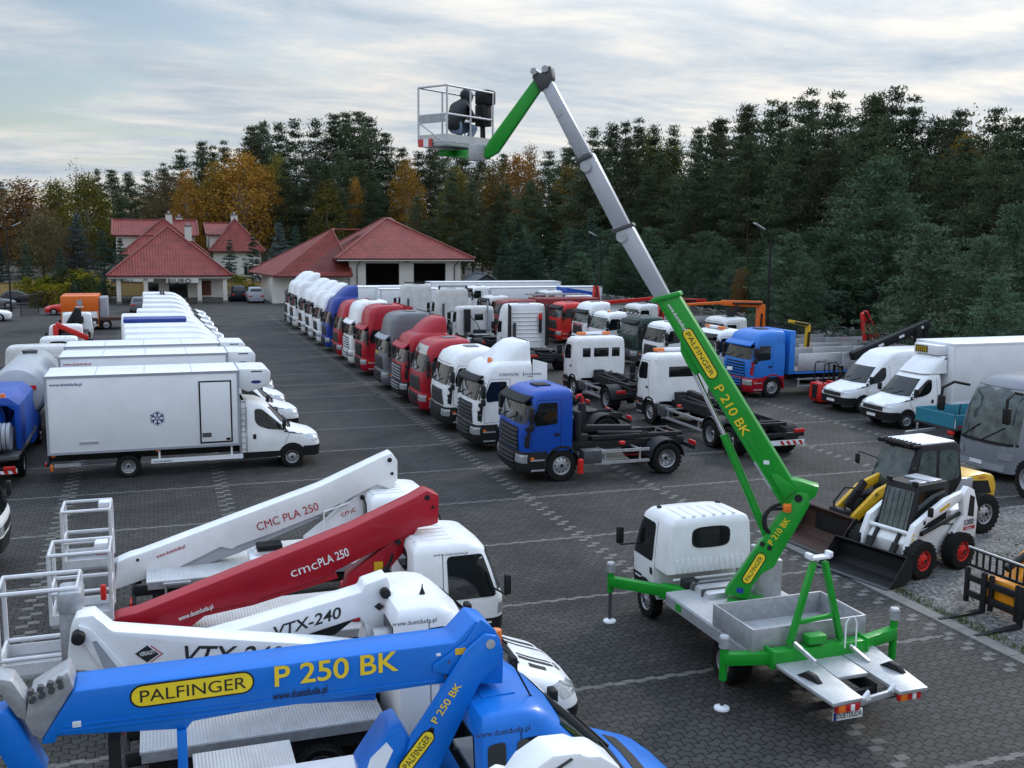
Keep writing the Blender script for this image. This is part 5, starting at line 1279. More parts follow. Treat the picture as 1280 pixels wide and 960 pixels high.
P2.upv = UPr; P2.badge(T, rs, (507, 958), (534, 922), .07, YBADGE, BLACKP, PALF, TXB, .085)
p = P2(539, 913); wb(MB().cyl(p + Vector((0, -.006, 0)), p, .035), 'pin', BLK, T, par=rs)
p = P(607, 822) + Vector((.22, .3, 0)); wb(MB().cyl(p, p + Vector((0, 0, .2)), .07), 'beacon', AMB, T, .02)
b = MB(); b.cyl(P(300, 903) + Vector((0, .5, 0)), P(480, 893) + Vector((0, .5, 0)), .055).cyl(P(225, 908) + Vector((0, .5, 0)), P(300, 903) + Vector((0, .5, 0)), .04); wb(b, 'boom_cylinder', BLUE, T)
b = MB(); p = P(228, 935); b.ab((p.x - .05, yc - .3, .7), (p.x + .05, yc - .2, p.z + .2)); wb(b, 'boom_rest', BLUE, T, .01)
b = MB(); p = P(143, 940); b.ab((p.x - .06, yc - .2, .5), (p.x + .06, yc, p.z + .1)); wb(b, 'jack_leg', BLK, T)
# boom-head bracket, short jib
b = MB(); P.slab(b, [(30, 905), (36, 872), (84, 842), (92, 862), (52, 928), (40, 922)], .4, .04); wb(b, 'jib_bracket', GALV, T, .015)
b = MB()
for k in range(4): p = P(40 + 12 * k, 876 - 6 * k); b.cyl(p + Vector((0, -.02, 0)), p + Vector((0, .06, 0)), .03, n=8); p = P(38 + 12 * k, 866 - 5 * k); b.cyl(p + Vector((0, -.02, 0)), p + Vector((0, .06, 0)), .03, n=8)
wb(b, 'bolt', DKG, T)
b = MB(); P.slab(b, [(-8, 850), (14, 854), (32, 880), (32, 905), (20, 900), (0, 872), (-8, 868)], .3, .05); wb(b, 'jib_head', GALV, T, .02)
b = MB(); P.slab(b, [(-10, 895), (8, 892), (20, 905), (58, 968), (50, 990), (24, 990), (-10, 930)], .3, .03); wb(b, 'jib', BLUE, T, .02)
# --- nearest lift, only its boom head and deck reach into the picture
yc = 7.9
T = thing('cherry_picker_truck', 'white boom head and chequered deck of the nearest lift at the bottom edge', 'lift truck', (5.6, yc, 0), 0)
P = yplane(yc - .3)
b = MB(); P.slab(b, [(690, 1020), (638, 1000), (662, 966), (692, 945), (726, 941), (734, 946), (752, 945), (776, 960), (788, 985), (792, 1020)], .4); wb(b, 'boom_head', WHITE, T, .05)
b = MB(); P.slab(b, [(676, 972), (714, 947), (716, 949), (679, 975)], .02, -.012); wb(b, 'panel_joint', DKG, T)
p = P(708, 966); wb(MB().box(p, (.02, .04, .05)), 'latch', BLK, T)
b = MB(); P.slab(b, [(570, 1030), (640, 985), (700, 1000), (700, 1040)], .4, .05); wb(b, 'boom', WHITE, T, .03)
q0, q1 = aZ(240, 936, 1.25), aZ(362, 924, 1.25)
wb(MB().ab((q0.x, 7.0, 1.19), (q1.x, q1.y, 1.25)), 'deck', chequer('bright_chequer', (.56, .57, .58), 75, .3), T, .01)
q2, q3 = aZ(380, 955, 1.2), aZ(450, 948, 1.2); wb(MB().ab((q2.x, 7.0, 1.1), (q3.x, q3.y, 1.2)), 'deck', wt_, T, .01)
c2 = van_loft('sprinter'); c2.body('cab', WHITE, T)
for s in (1, -1): wheel(T, -1.0, s * .86, .345, .24, .6); wheel(T, -4.2, s * .80, .345, .40, .6, dual=True)
light_chassis(T, -2.6, -6.2, -4.2)
# ================================================================ tractor row in the middle, noses to the left
GT = 'road tractors parked in the long middle row'
def mid(y, label, col, style, nx=10.4, name='tractor_truck', **k):
    g = k.pop('group', GT)
    return truck(name, label, 'truck', (nx, y, 0), PI, col, style, group=g, **k)
T, c = mid(30.3, 'blue day cab hook-lift chassis truck nearest in the middle row', BLUE2, 'day', 10.42, name='hook_lift_truck', body='hook', hook=True, wb=3.67, lower=BLUE2, bump=CHAS, bar=DKG, visor=BLK, group=None, depth=1.75, fend=CHAS)
MB().lathe([(.02, 0), (.10, 0), (.10, .42), (.06, .46), (.02, .46)], (-2.0, 1.28, .25), 'Z', 14).build('fire_extinguisher', RED2, T)
wtext('www.duetduda.pl', aY(778, 569, 29.0), aY(800, 568, 29.0), Vector((0, 0, 1)), .06, TXR, T, off=Vector((0, -.05, 0)))
T, c = mid(35.1, 'white streamlined tractor with tall roof deflector and one amber beacon', WHITE, 'mid', deflect=WHITE, wing=WHITE, beacon=.55, bar=DKG, bump=CHAS, lower=WHITE, depth=2.2)
text('STREAMLINE', .13, TXN, T, (c.at(2.7)[1] - .62, c.at(2.72)[2] + .03, 2.72), (-1, 0, 0), (0, -.1, 1), .01, .2)
text('www.duetduda.pl', .10, TXN, T, (c.at(2.7)[1] - 1.5, c.at(2.72)[2] + .03, 2.73), (-1, 0, 0), (0, -.1, 1), .01)
mid(39.0, 'white low roof tractor with black bumper between white streamlined and red trucks', WHITE, 'mid', grille='mesh', bump=CHAS, visor=None, depth=2.1)
mid(42.7, 'red tractor with a pale lamp panel in its roof front', RED, 'mid', grille='mesh', sunlight=True, wing=BLK, visor=None, depth=2.2)
mid(46.2, 'red tractor with humped roof deflector and silver slatted grille', RED, 'mid', deflect=RED, bar=GALV, bump=CHAS, visor=RED, depth=2.2)
T, c = mid(50.2, 'grey tractor with dark lower cab, the only grey one in the row', GREY, 'super', grille='mesh', lower=GREY, wing=GREY, visor=LGREY, depth=2.3)
MB().grid([[c.front(-.9 + .1 * j, z, .012) for j in range(9)] for z in (1.72, 1.84)]).build('badge', YEL, T)
mid(55.6, 'tall red tractor with black slatted grille beside the grey one', RED, 'super', bar=BLK, visor=RED, depth=2.3, wing=RED)
mid(59.4, 'tall white tractor with slatted grille between two red ones', WHITE, 'super', bar=WHITE, visor=WHITE, depth=2.3)
mid(63.2, 'dark red tractor beside the blue one in the row', RED, 'high', grille='mesh', visor=None, depth=2.2, wing=RED)
mid(67.7, 'dark blue tractor with blue roof spoiler, the only dark blue one', NAVY, 'high', grille='mesh', deflect=NAVY, visor=None, depth=2.2)
mid(71.5, 'white tractor next beyond the dark blue one', WHITE, 'high', grille='mesh', deflect=WHITE, visor=None, depth=2.2)
mid(75.4, 'second white tractor beyond the dark blue one', WHITE, 'high', grille='mesh', deflect=WHITE, visor=BLK, depth=2.2)
mid(79.2, 'third white tractor beyond the dark blue one', WHITE, 'high', grille='mesh', deflect=WHITE, visor=BLK, depth=2.2)
mid(84.4, 'tall white tractor next to last before the far box truck', WHITE, 'super', bar=DKG, deflect=WHITE, visor=BLK, depth=2.3)
mid(88.0, 'tall white tractor standing right beside the far box truck', WHITE, 'super', bar=DKG, deflect=WHITE, visor=BLK, depth=2.3)
T, c = truck('box_truck', 'white box truck parked at the far end of the middle row', 'truck', (10.9, 92.2, 0), PI, WHITE, 'day', body='box', wb=4.5)
box_body(T, -2.1, -8.2, .95, 2.95, 1.25)

# second row: chassis cabs and tractors seen from behind (noses away from the viewer)
GS = 'trucks of the second row facing away'
T, c = truck('chassis_truck', 'white chassis cab with three rear windows and orange roof light bar', 'truck', (19.85, 46.1, 0), PI / 2, WHITE, 'day', 1.95, 3.8, GS, 'bar', body='frame', beacon='bar', rearwin=[(-.95, -.55), (-.38, .38), (.55, .95)], bump=CHAS, visor=None, fend=BLK, hatch=False)
T, c = truck('chassis_truck', 'white chassis cab with twin rear axles, one wide rear window and light bar', 'truck', (20.2, 38.75, 0), PI / 2, WHITE, 'day', 1.9, 4.9, GS, 'bar', body='frame', hook=True, rear=2, beacon='bar', rearwin=[(-.62, .62)], bump=CHAS, visor=None, hatch=False)
b = MB()
for k in range(4): b.prismx([(-1.1 + .25 * k, .48), (-1.0 + .25 * k, .48), (-.9 + .25 * k, .62), (-1.0 + .25 * k, .62)], T['_end'] - .09, T['_end'] - .07)
MB().ab((T['_end'] - .07, -1.15, .46), (T['_end'] - .05, 1.15, .64)).build('rear_board', OFFW, T); b.build('warning_stripe', REDL, T)
T, c = truck('tractor_truck', 'white tractor seen from behind with ribbed rear wall and black side fairing', 'truck', (20.9, 59.6, 0), PI / 2, WHITE, 'high', 2.25, 3.7, GS, 'mesh', wing=BLK, visor=None)
b = MB()
for k in range(8): b.box((-2.27, 0, 1.4 + .24 * k), (.05, 2.0, .05))
b.build('wall_rib', WHITE, T, .01); MB().cyl((-2.4, -.8, 1.9), (-2.4, -.8, 2.7), .09).build('air_hose_stand', CHAS, T); MB().lathe([(.02, 0), (.12, 0), (.10, .3), (.02, .34)], (-2.4, -.8, 2.7), 'Z', 10).build('coupling_head', RED2, T)
T, c = truck('tractor_truck', 'white low tractor seen from behind with black air filter and grey exhaust', 'truck', (20.3, 67.4, 0), PI / 2, WHITE2, 'day', 1.9, 3.7, GS, 'bar', rearwin=[(-.45, .15)], visor=None, hatch=False)
b = MB(); b.box((-2.1, .72, 2.0), (.35, .40, 1.5)).box((-2.15, -.15, 1.22), (.4, .8, .3)).tube([(-2.1, .5, 2.3), (-2.3, .1, 1.8), (-2.1, -.2, 1.3)], .03); b.build('air_filter', BLK, T, .06); MB().box((-2.1, -.85, 2.0), (.3, .3, 1.4)).cyl((-2.1, -.7, 2.5), (-2.1, -.7, 3.3), .06).build('exhaust_box', LGREY, T, .05)
T, c = truck('tractor_truck', 'white tall tractor seen from behind with open black spoiler frame on the roof', 'truck', (21.4, 77.2, 0), PI / 2, WHITE2, 'high', 2.2, 3.7, GS, 'mesh', visor=None)
b = MB(); b.ab((-2.1, -1.1, 3.3), (-2.0, 1.1, 3.4)).ab((-2.1, -1.1, 3.75), (-2.0, 1.1, 3.82)).ab((-2.1, -1.12, 3.3), (-2.0, -1.0, 3.8)).ab((-2.1, 1.0, 3.3), (-2.0, 1.12, 3.8)); b.build('spoiler_frame', BLK, T)
T, c = truck('tractor_truck', 'white tall tractor seen from behind nearest the workshop doors', 'truck', (20.2, 83.5, 0), PI / 2, WHITE2, 'high', 2.2, 3.7, GS, 'mesh', visor=None)
b = MB(); b.ab((-2.1, -1.1, 3.45), (-2.0, 1.1, 3.55)).ab((-2.1, -1.1, 3.75), (-2.0, 1.1, 3.82)); b.build('spoiler_frame', BLK, T)

# third row, noses to the left again
G3 = 'trucks of the third row facing left'
T, c = truck('flatbed_truck', 'light blue flatbed truck with red bumper and wheel arches', 'truck', (26.45, 43.15, 0), PI, BLUE3, 'mid', 2.05, 4.9, G3, 'slat', bar=BLUE3, lower=RED, bump=RED, visor=BLUE3, body='box', fend=RED, hatch=True)
MB().ab((-2.3, -1.2, 1.1), (-2.6, 1.2, 3.2)).build('head_board', BLUE3, T, .02)
def dropside(T, x0, x1, z0=1.15, h=.75, m=ALU, hw=1.22, floor=CHK, trim=YEL):
    MB().ab((x0, -hw, z0 - .12), (x1, hw, z0)).build('bed_floor', DKG, T)
    n = max(2, int(abs(x1 - x0) / 2.4)); d = (x1 - x0) / n
    for s in (1, -1):
        for k in range(n): MB().ab((x0 + d * k + .04 * (1 if d > 0 else -1), s * hw, z0), (x0 + d * (k + 1) - .04 * (1 if d > 0 else -1), s * (hw - .04), z0 + h)).build('drop_side', m, T, .008)
    MB().ab((x1, -hw, z0), (x1 + .04, hw, z0 + h)).build('tail_board', m, T, .008)
dropside(T, -2.75, -10.3, 1.25, .85)
MB().ab((-2.6, 1.19, 1.12), (-10.3, 1.235, 1.22)).build('bed_edge', BLUE3, T)
b = MB()
for z in (.52, .85): b.box((-4.0, 1.15, z), (2.4, .05, .07))
for x in (-2.9, -4.0, -5.1): b.box((x, 1.14, .7), (.07, .04, .42))
b.build('side_guard', GALV, T)
truck('chassis_truck', 'white cab with black sun visor half hidden behind the light blue flatbed', 'truck', (26.6, 46.9, 0), PI, WHITE, 'day', 1.95, 4.6, G3, 'mesh', body='frame', beacon='bar')
truck('chassis_truck', 'white chassis cab right behind the green boom, beside the dark green truck', 'truck', (26.0, 51.3, 0), PI, WHITE, 'day', 1.9, 4.2, G3, 'mesh', body='frame', visor=None)
T, c = truck('tipper_truck', 'dark green old truck with grey bumper and roof lamps', 'truck', (26.5, 55.6, 0), PI, DGREEN, 'day', 1.95, 4.2, G3, 'bar', bump=DKG, body='frame', visor=BLK, glass=GLASS2)
b = MB(); b.tube([(-.6, -1, 2.95), (-.6, 1, 2.95)], .03)
b.build('lamp_rail', GALV, T)
for y in (-.8, -.3, .3, .8): MB().cyl((-.56, y, 3.04), (-.48, y, 3.04), .08).build('roof_lamp', LAMP, T)
truck('chassis_truck', 'white cab with small amber roof lamp in front of the dark green truck', 'truck', (26.2, 59.5, 0), PI, WHITE, 'day', 1.8, 4.2, G3, 'bar', body='frame', visor=None, glass=GLASS2, beacon=.5)
T, c = truck('chassis_truck', 'tall white cab with red and white warning stripes on its nose', 'truck', (27.0, 64.2, 0), PI, WHITE, 'mid', 1.95, 4.4, G3, 'mesh', body='frame', glass=GLASS2)
b = MB()
for k in range(8): b.poly([c.front(-.85 + .22 * k, 1.66, .016), c.front(-.73 + .22 * k, 1.66, .016), c.front(-.66 + .22 * k, 1.80, .016), c.front(-.78 + .22 * k, 1.80, .016)])
b.build('warning_stripe', RED2, T)
truck('tipper_truck', 'bright red cab with dark visor beside the striped white cab', 'truck', (26.9, 68.6, 0), PI, RED2, 'day', 1.95, 4.2, G3, 'mesh', body='frame', glass=GLASS2)
# farther rows
T, c = truck('fire_truck', 'dark red crew cab truck with silver roof ladder far behind the second row', 'truck', (23.8, 72.4, 0), PI, DRED, 'day', 2.9, 4.6, None, 'bar', body='box', visor=None)
MB().ab((-3.1, -1.2, 1.1), (-8, 1.2, 3.0)).build('body_locker', DRED, T, .03); b = MB()
for y in (-.5, .5): b.ab((-2.6, y - .06, 3.2), (-7.2, y + .06, 3.3))
for k in range(10): b.box((-2.8 - .45 * k, 0, 3.25), (.06, 1.0, .06))
b.build('ladder', GALV, T)
truck('chassis_truck', 'white cab with green roof marker beside the dark red crew cab', 'truck', (24.3, 77.5, 0), PI, WHITE2, 'day', 1.95, 4.2, None, 'bar', body='frame', glass=GLASS)
T, c = truck('box_truck', 'long white box truck behind the dark red crew cab', 'truck', (27.5, 92.5, 0), PI, WHITE, 'day', body='box', wb=5.2)
box_body(T, -2.1, -13.5, .95, 2.8, 1.25)
T = thing('box_trailer', 'longest white box trailer along the back by the grey shed', 'trailer', (25.5, 98.5, 0), PI)
box_body(T, 0, -13.6, 1.0, 3.05, 1.25)
light_chassis(T, -.5, -13.3, -11, .95)
for x in (-9.6, -10.9, -12.2):
    for s in (1, -1): wheel(T, x, s * 1.05, .5, .38)
T, c = truck('box_truck', 'white box truck with silver roof edge in front of the workshop', 'truck', (15.0, 97.5, 0), PI, WHITE, 'day', body='box', wb=5.0)
box_body(T, -2.1, -9.6, .95, 2.72, 1.25)
T = thing('box_trailer', 'short white box trailer between the tractor row and the workshop', 'trailer', (18.8, 90.5, 0), PI)
box_body(T, 0, -5.6, .95, 2.85, 1.25)
light_chassis(T, -.5, -5.3, -4, .9)
for s in (1, -1): wheel(T, -4, s * 1.05, .5, .38)
T, c = truck('tipper_truck', 'white cab truck with blue tipper body near the fence', 'truck', (31.5, 84, 0), PI, WHITE2, 'day', body='frame', wb=4.2)
b = MB(); b.prism([(-2.3, 1.3), (-5.2, 1.3), (-5.4, 2.7), (-2.3, 3.2)], -1.2, 1.2); tb = b.build('tipper_body', BLUE2, T, .03)
b = MB()
for k in range(4): b.box((-2.7 - .75 * k, 1.23, 2.0), (.08, .06, 1.2)); b.box((-2.7 - .75 * k, -1.23, 2.0), (.08, .06, 1.2))
b.build('body_rib', BLUE2, tb)
# truck cranes behind the third row
def crane_truck(label, x, y, cabm, boomm, boom, bed=ALU, pts=None, name='crane_truck', style='day'):
    if cabm is None:
        T = thing('crane_trailer', label, 'trailer', (x, y, 0), PI); light_chassis(T, -2.4, -9.0, -7, .95)
        for xx in (-6.4, -7.6):
            for s in (1, -1): wheel(T, xx, s * 1.0, .48, .36)
    else: T, c = truck(name, label, 'truck', (x, y, 0), PI, cabm, style, body='box', wb=4.8, visor=None)
    dropside(T, -3.3, -9.0, 1.25, .6, bed)
    b = MB(); b.ab((-2.5, -.3, 1.0), (-3.0, .3, 1.6)); b.build('crane_base', CHAS, T, .03)
    b = MB()
    for (a, e, w, h) in boom: b.beam(a, e, w, h, w * .85, h * .8)
    b.build('crane_boom', boomm, T, .015)
    b = MB()
    for (a, e, w, h) in boom[:2]:
        p, q = Vector(a), Vector(e); b.cyl(p + Vector((.12, .22, .05)), p.lerp(q, .75) + Vector((.05, .22, .0)), .06)
    b.build('crane_cylinder', CHAS, T)
    return T
crane_truck('white cab truck carrying a folded red loader crane with white end', 31.5, 77.5, WHITE2, RED2, [((-2.7, 0, 1.5), (-2.7, 0, 3.6), .4, .45), ((-2.7, .1, 3.6), (-2.9, .3, 2.0), .35, .35), ((-2.9, .3, 2.2), (-9, .1, 2.6), .28, .3)])
crane_truck('flat truck with low red crane jib lying along its bed', 31.5, 66, WHITE2, RED2, [((-2.7, 0, 1.5), (-2.8, 0, 3.3), .4, .45), ((-2.8, 0, 3.2), (-6.4, 0, 3.05), .28, .3)])
T = crane_truck('white truck with an orange folded crane whose boom lies forward over the cab', 31.2, 54.0, WHITE2, ORG, [((-3.6, 0, 1.5), (-3.6, 0, 3.6), .42, .5), ((-3.6, 0, 3.62), (-.9, 0, 3.75), .34, .38), ((-.9, 0, 3.75), (1.8, 0, 3.66), .2, .16)])
b = MB(); b.beam((-1.9, .2, 3.5), (-.9, .3, 2.6), .22, .28).beam((-1.1, .2, 3.4), (-1.6, .3, 2.7), .2, .3); b.build('crane_knuckle', CHAS, T, .02)
crane_truck('flat trailer with silver sides and a raised yellow crane arm', 30.0, 46.6, None, YEL, [((-3.0, 0, 1.5), (-3.0, 0, 3.05), .24, .26), ((-3.0, 0, 3.0), (-1.8, 0, 3.25), .2, .2)])
crane_truck('flat trailer with silver sides and upright red crane by the concrete fence', 31.0, 49.6, None, RED2, [((-8.3, 0, 1.5), (-7.9, 0, 3.35), .38, .42), ((-7.9, 0, 3.4), (-8.8, .1, 1.9), .34, .36)])
T = thing('loader_crane', 'long black crane boom slanting up on blue bed behind the white van', 'crane', (36.5, 41.4, 0), PI)
b = MB(); b.beam((4.6, 0, 1.95), (.2, 0, 3.45), .36, .4).beam((.9, .1, 3.3), (.6, .1, 1.2), .3, .34).beam((.3, -.1, 3.4), (-.1, -.1, 1.2), .26, .3); b.build('crane_boom', BLK, T, .02)
b = MB(); b.ab((-.3, -.5, 0), (1.2, .6, 1.2)); b.build('crane_base', CHAS, T, .05)
for t in (.35, .62, .88): p = Vector((4.6, 0, 1.95)).lerp(Vector((.2, 0, 3.45)), t); MB().box(p + Vector((0, .2, .0)), (.3, .02, .12), Matrix.Rotation(R_(19), 3, 'Y')).build('sticker', OFFW, T)

# red ride-on stacker truck by the flatbed
T = thing('stacker_truck', 'small red ride-on stacker truck with black overhead guard', 'stacker', (29.4, 40.0, 0), PI)
b = MB(); b.prism([(.45, .08), (.55, .3), (.50, .95), (.05, 1.0), (.05, .3), (-.6, .3), (-.6, .08)], -.45, .45); b.build('body', RED2, T, .05)
MB().ab((-.62, -.42, .3), (-.35, .42, 1.0)).build('battery_box', RED2, T, .04); MB().ab((.5, -.18, .25), (.56, .18, .9)).build('front_panel', BLK, T, .02)
b = MB()
for y in (-.36, .36): b.tube([(.35, y, .95), (.30, y, 1.85), (-.25, y, 1.95), (-.45, y, 1.8), (-.5, y, .9)], .03)
b.box((-.05, 0, 1.93), (.6, .72, .03)); b.build('overhead_guard', BLK, T)
b = MB(); b.ab((-.66, -.34, .1), (-.74, -.22, 1.75)).ab((-.66, .22, .1), (-.74, .34, 1.75)).ab((-.66, -.34, 1.65), (-.74, .34, 1.72)); b.build('mast', BLK, T)
for y in (-.28, .16): MB().ab((-.75, y, .06), (-1.7, y + .13, .11)).build('fork', BLK, T)
for y in (-.3, .3): wheel(T, .2, y, .13, .1)
MB().tube([(.2, 0, 1.0), (.25, 0, 1.2), (.2, .15, 1.22)], .02).build('tiller', BLK, T)

# right-hand vans, bus and trailer
T, c, body = van('panel_van', 'white high roof panel van with black bumper beside the red stacker', 'van', (28.3, 38.0, 0), PI, 'daily', WHITE, rear=-6.4, high=True, rearwheel=-5.0)
text('IVECO', .12, GALV, body, (c.front(0, .93, .03).x, -.26, .915), (0, 1, 0), (-.3, 0, 1), .01, name='emblem')
T, c, body = van('refrigerated_truck', 'white fridge truck with roof cooling unit beside the silver coach', 'truck', (27.55, 34.3, 0), PI, 'daily', WHITE, rearwheel=-5.4)
text('IVECO', .13, GALV, body, (c.front(0, .93, .03).x, -.26, .915), (0, 1, 0), (-.3, 0, 1), .01, name='emblem')
light_chassis(T, -2.4, -9.4, -5.4)
box_body(T, -3.0, -9.6, .95, 3.42, 1.12, trim=OFFW)
d = Loft([(2.2, -2.95, -1.75, .86, .35), (2.45, -2.95, -2.0, .84, .35), (2.75, -2.95, -2.38, .82, .33), (2.9, -2.95, -2.65, .8, .3)], bow=.08); d.body('roof_deflector', WHITE, T)
b = MB(); b.ab((-2.55, -.72, 2.92), (-3.0, .72, 3.32)); cu = b.build('cooling_unit', OFFW, T, .04)
b = MB(); b.ab((-2.54, -.62, 2.98), (-2.53, .1, 3.26)); b.build('cooling_grille', BLK, cu)
b = MB()
for k in range(6): b.ab((-2.532, -.6 + .12 * k, 2.98), (-2.522, -.585 + .12 * k, 3.26))
for z in (3.05, 3.12, 3.19): b.ab((-2.532, -.62, z), (-2.522, .1, z + .012))
b.build('grille_bar', YLET, cu)
# coach
T = thing('coach', 'silver touring coach with a huge curved windscreen at the right edge', 'bus', (24.95, 25.75, 0), PI)
c = Loft([(.3, -11.5, -.06, 1.2, .35), (.9, -11.5, .0, 1.25, .42), (1.25, -11.5, -.02, 1.27, .45), (2.2, -11.5, -.22, 1.26, .5), (2.9, -11.5, -.55, 1.22, .5), (3.15, -11.5, -.85, 1.12, .5), (3.25, -11.45, -1.3, .9, .5)], bow=.22, rr=.15)
body = c.body('body', COACHP, T)
c.fpatch(1.28, 2.95, 1.18, 1.12, .012, nz=8, ny=18).build('windscreen', GLASS2, T)
c.fpatch(1.18, 1.27, 1.2, 1.2, .014).build('windscreen_trim', BLK, T)
for s in (1, -1):
    c.spatch([(-.75, 1.35), (-11.2, 1.35), (-11.2, 2.7), (-.95, 2.7)], s, .012, .1).build('side_window', GLASS, T)
    b = MB(); b.grid([[c.front(s * (.72 + .42 * j / 6), z, .014) for j in range(7)] for z in (.72, .84, .96)]); b.build('headlight', LAMP, T)
    b = MB(); b.tube([(-.5, s * 1.1, 2.85), (.0, s * 1.25, 2.95), (.35, s * 1.38, 2.75), (.38, s * 1.40, 2.4)], .05); m = b.build('mirror_arm', BLK, T); MB().box((.36, s * 1.40, 2.25), (.16, .26, .52)).build('mirror', BLK, m, .06)
    for x in (-2.4, -8.6): wheel(T, x, s * 1.1, .5, .32)
b = MB(); 
for y in (-.8, .1): b.tube([c.front(y, 1.26, .03), c.front(y + .7, 1.75, .05)], .018)
b.build('wiper', BLK, T)
c.fpatch(.34, .56, .9, .95, .012).build('bumper_panel', LGREY, T); p = c.front(-.1, .55, .03); MB().box((p.x, -.1, .52), (.02, .52, .12)).build('number_plate', PLATE, T)
MB().ab((-2.5, -.8, 3.24), (-4.2, .8, 3.42)).build('roof_unit', OFFW, T, .08)
# teal dropside trailer
T = thing('car_trailer', 'small teal dropside trailer between the fridge truck and the coach', 'trailer', (27.3, 30.4, 0), PI)
b = MB(); b.ab((0, -1.05, .72), (-4.2, 1.05, .80)); b.build('bed_floor', DKG, T)
for s in (1, -1):
    for k in range(2):
        o = MB().ab((-.03 - 2.1 * k, s * 1.05, .8), (-2.05 - 2.1 * k, s * 1.01, 1.3)).build('drop_side', TEAL, T, .008)
        b = MB(); b.ab((-.1 - 2.1 * k, s * 1.062, .84), (-1.95 - 2.1 * k, s * 1.05, .90)); b.build('red_stripe', REDL, o); b = MB(); b.ab((-.5 - 2.1 * k, s * 1.062, 1.0), (-1.4 - 2.1 * k, s * 1.05, 1.12)); b.build('panel_mark', TXW, o)
MB().ab((0, -1.0, .8), (.04, 1.0, 1.3)).build('head_board', TEAL, T); MB().beam((-.1, 0, .62), (1.3, 0, .55), .1, .1).build('draw_bar', GALV, T)
MB().cyl((.9, .12, .0), (.9, .12, .9), .035).build('jockey_stand', GALV, T); MB().box((.05, .9, .62), (.12, .3, .16)).build('coupling_cover', RED2, T, .05)
for s in (1, -1):
    for x in (-2.0, -2.75): wheel(T, x, s * .9, .32, .2)
# loose tractor tyre
T = thing('spare_wheel', 'big black tyre standing alone by the coach at the right edge', 'wheel', (24.45, 23.1, 0), R_(75))
o, rm, hm = wheel_mesh(.56, .42, .58, False, RIM); o = link('tread', o, T); o.location = (0, 0, .56); link('rim', rm, T).location = (0, 0, .56)
# ================================================================ machines on the gravel
def bucket(T, x, z, w, d, h, m=BLK, back=None):
    """open shovel with its lip at x (front), scoop profile in xz"""
    pr = [(x, z), (x - d * .75, z + .02), (x - d, z + h * .25), (x - d, z + h * .75), (x - d * .72, z + h)]
    b = MB()
    for a, e in zip(pr, pr[1:]): b.rings([[Vector((p[0], y, p[1])) for y in (-w / 2, w / 2)] + [Vector((p[0] - .02, y, p[1] + .025)) for y in (w / 2, -w / 2)] for p in (a, e)])
    for s in (1, -1): b.prism(pr + [(x - d * .45, z + h * .62)], s * w / 2 - .012, s * w / 2 + .012)
    o = b.build('bucket', m, T)
    MB().ab((x - .02, -w / 2 - .01, z - .01), (x + .10, w / 2 + .01, z + .018)).build('cutting_edge', DKG, o)
    return o
# skid steer
fx = Vector((-.976, -.22, 0)); rz = math.atan2(fx.y, fx.x)
T = thing('skid_steer_loader', 'white skid steer loader with red rims and black bucket on the gravel', 'loader', (15.96, 18.9, 0), rz)
b = MB(); b.prism([(.18, .45), (.22, .75), (.05, .95), (-.3, 1.0), (-1.0, 1.0), (-1.75, .95), (-2.15, .75), (-2.15, .35), (-1.4, .28), (.1, .3)], -.50, .50); b.build('body', WHITE, T, .03)
for s in (1, -1):
    for x in (0, -1.42): wheel(T, x, s * .76, .43, .32, .54, rim=RIMR)
    # tower and lift arm
    b = MB(); b.prism([(-1.25, .80), (-2.12, .62), (-2.14, 1.35), (-1.95, 1.80), (-1.72, 1.90), (-1.55, 1.72), (-1.62, 1.2)], s * .56, s * .72); t = b.build('rear_tower', WHITE, T, .02)
    b = MB(); b.prism([(-1.75, 1.2), (-1.98, 1.15), (-1.98, 1.62), (-1.8, 1.7)], s * .715, s * .726); b.build('tower_opening', BLK, t)
    b = MB(); b.prism([(-1.88, 1.84), (-1.80, 1.70), (-1.1, 1.42), (-.35, 1.20), (-.10, 1.06), (.06, .66), (.14, .30), (.36, .32), (.30, .78), (.10, 1.20), (-.42, 1.44), (-1.0, 1.68)], s * .54, s * .68); a = b.build('lift_arm', WHITE, T, .02)
    b = MB(); b.beam((-.75, s * .685, 1.43), (-1.1, s * .685, 1.56), .004, .07); b.build('arm_sticker', YEL, a)
    b = MB(); 
    for k in range(6): b.beam((.12 + .025 * k, s * .685, 1.02 - .1 * k), (.16 + .025 * k, s * .685, .97 - .1 * k), .004, .05)
    b.build('hazard_mark', YLET, a)
    MB().cyl((-.2, s * .62, .95), (-1.6, s * .60, 1.25), .05).build('lift_cylinder', CHAS, T)
    for p in ((-1.84, 1.78), (.24, .42)): MB().cyl((p[0], s * .5, p[1]), (p[0], s * .70, p[1]), .05).build('pin', DKG, a)
b = MB(); b.cyl((.10, -.54, .98), (.10, .54, .98), .05); b.build('cross_tube', WHITE, T)
cabl = Loft([(.75, -1.35, .06, .46, .05), (1.1, -1.35, -.02, .46, .05), (1.95, -1.38, -.26, .45, .05), (2.02, -1.35, -.30, .43, .05)], bow=.0, rr=.05)
cb = cabl.body('cab', BLK, T); cabl.fpatch(.85, 1.88, .38, .37, .01).build('front_door_glass', GLASS2, T)
for s in (1, -1): cabl.spatch([(-.2, 1.25), (-1.2, 1.25), (-1.2, 1.88), (-.34, 1.88)], s, .008, .05).build('side_window', GLASS, T)
b = MB()
for k in range(5): b.tube([cabl.front(-.30 + .15 * k, .9, .02), cabl.front(-.30 + .15 * k, 1.85, .02)], .006, 5)
b.build('guard_bar', BLK, T)
b = MB(); b.box((-.55, .2, 2.04), (.3, .3, .05)).box((-1.0, 0, 2.04), (.45, .7, .05)); b.build('roof_panel', LGREY, cb, .015)
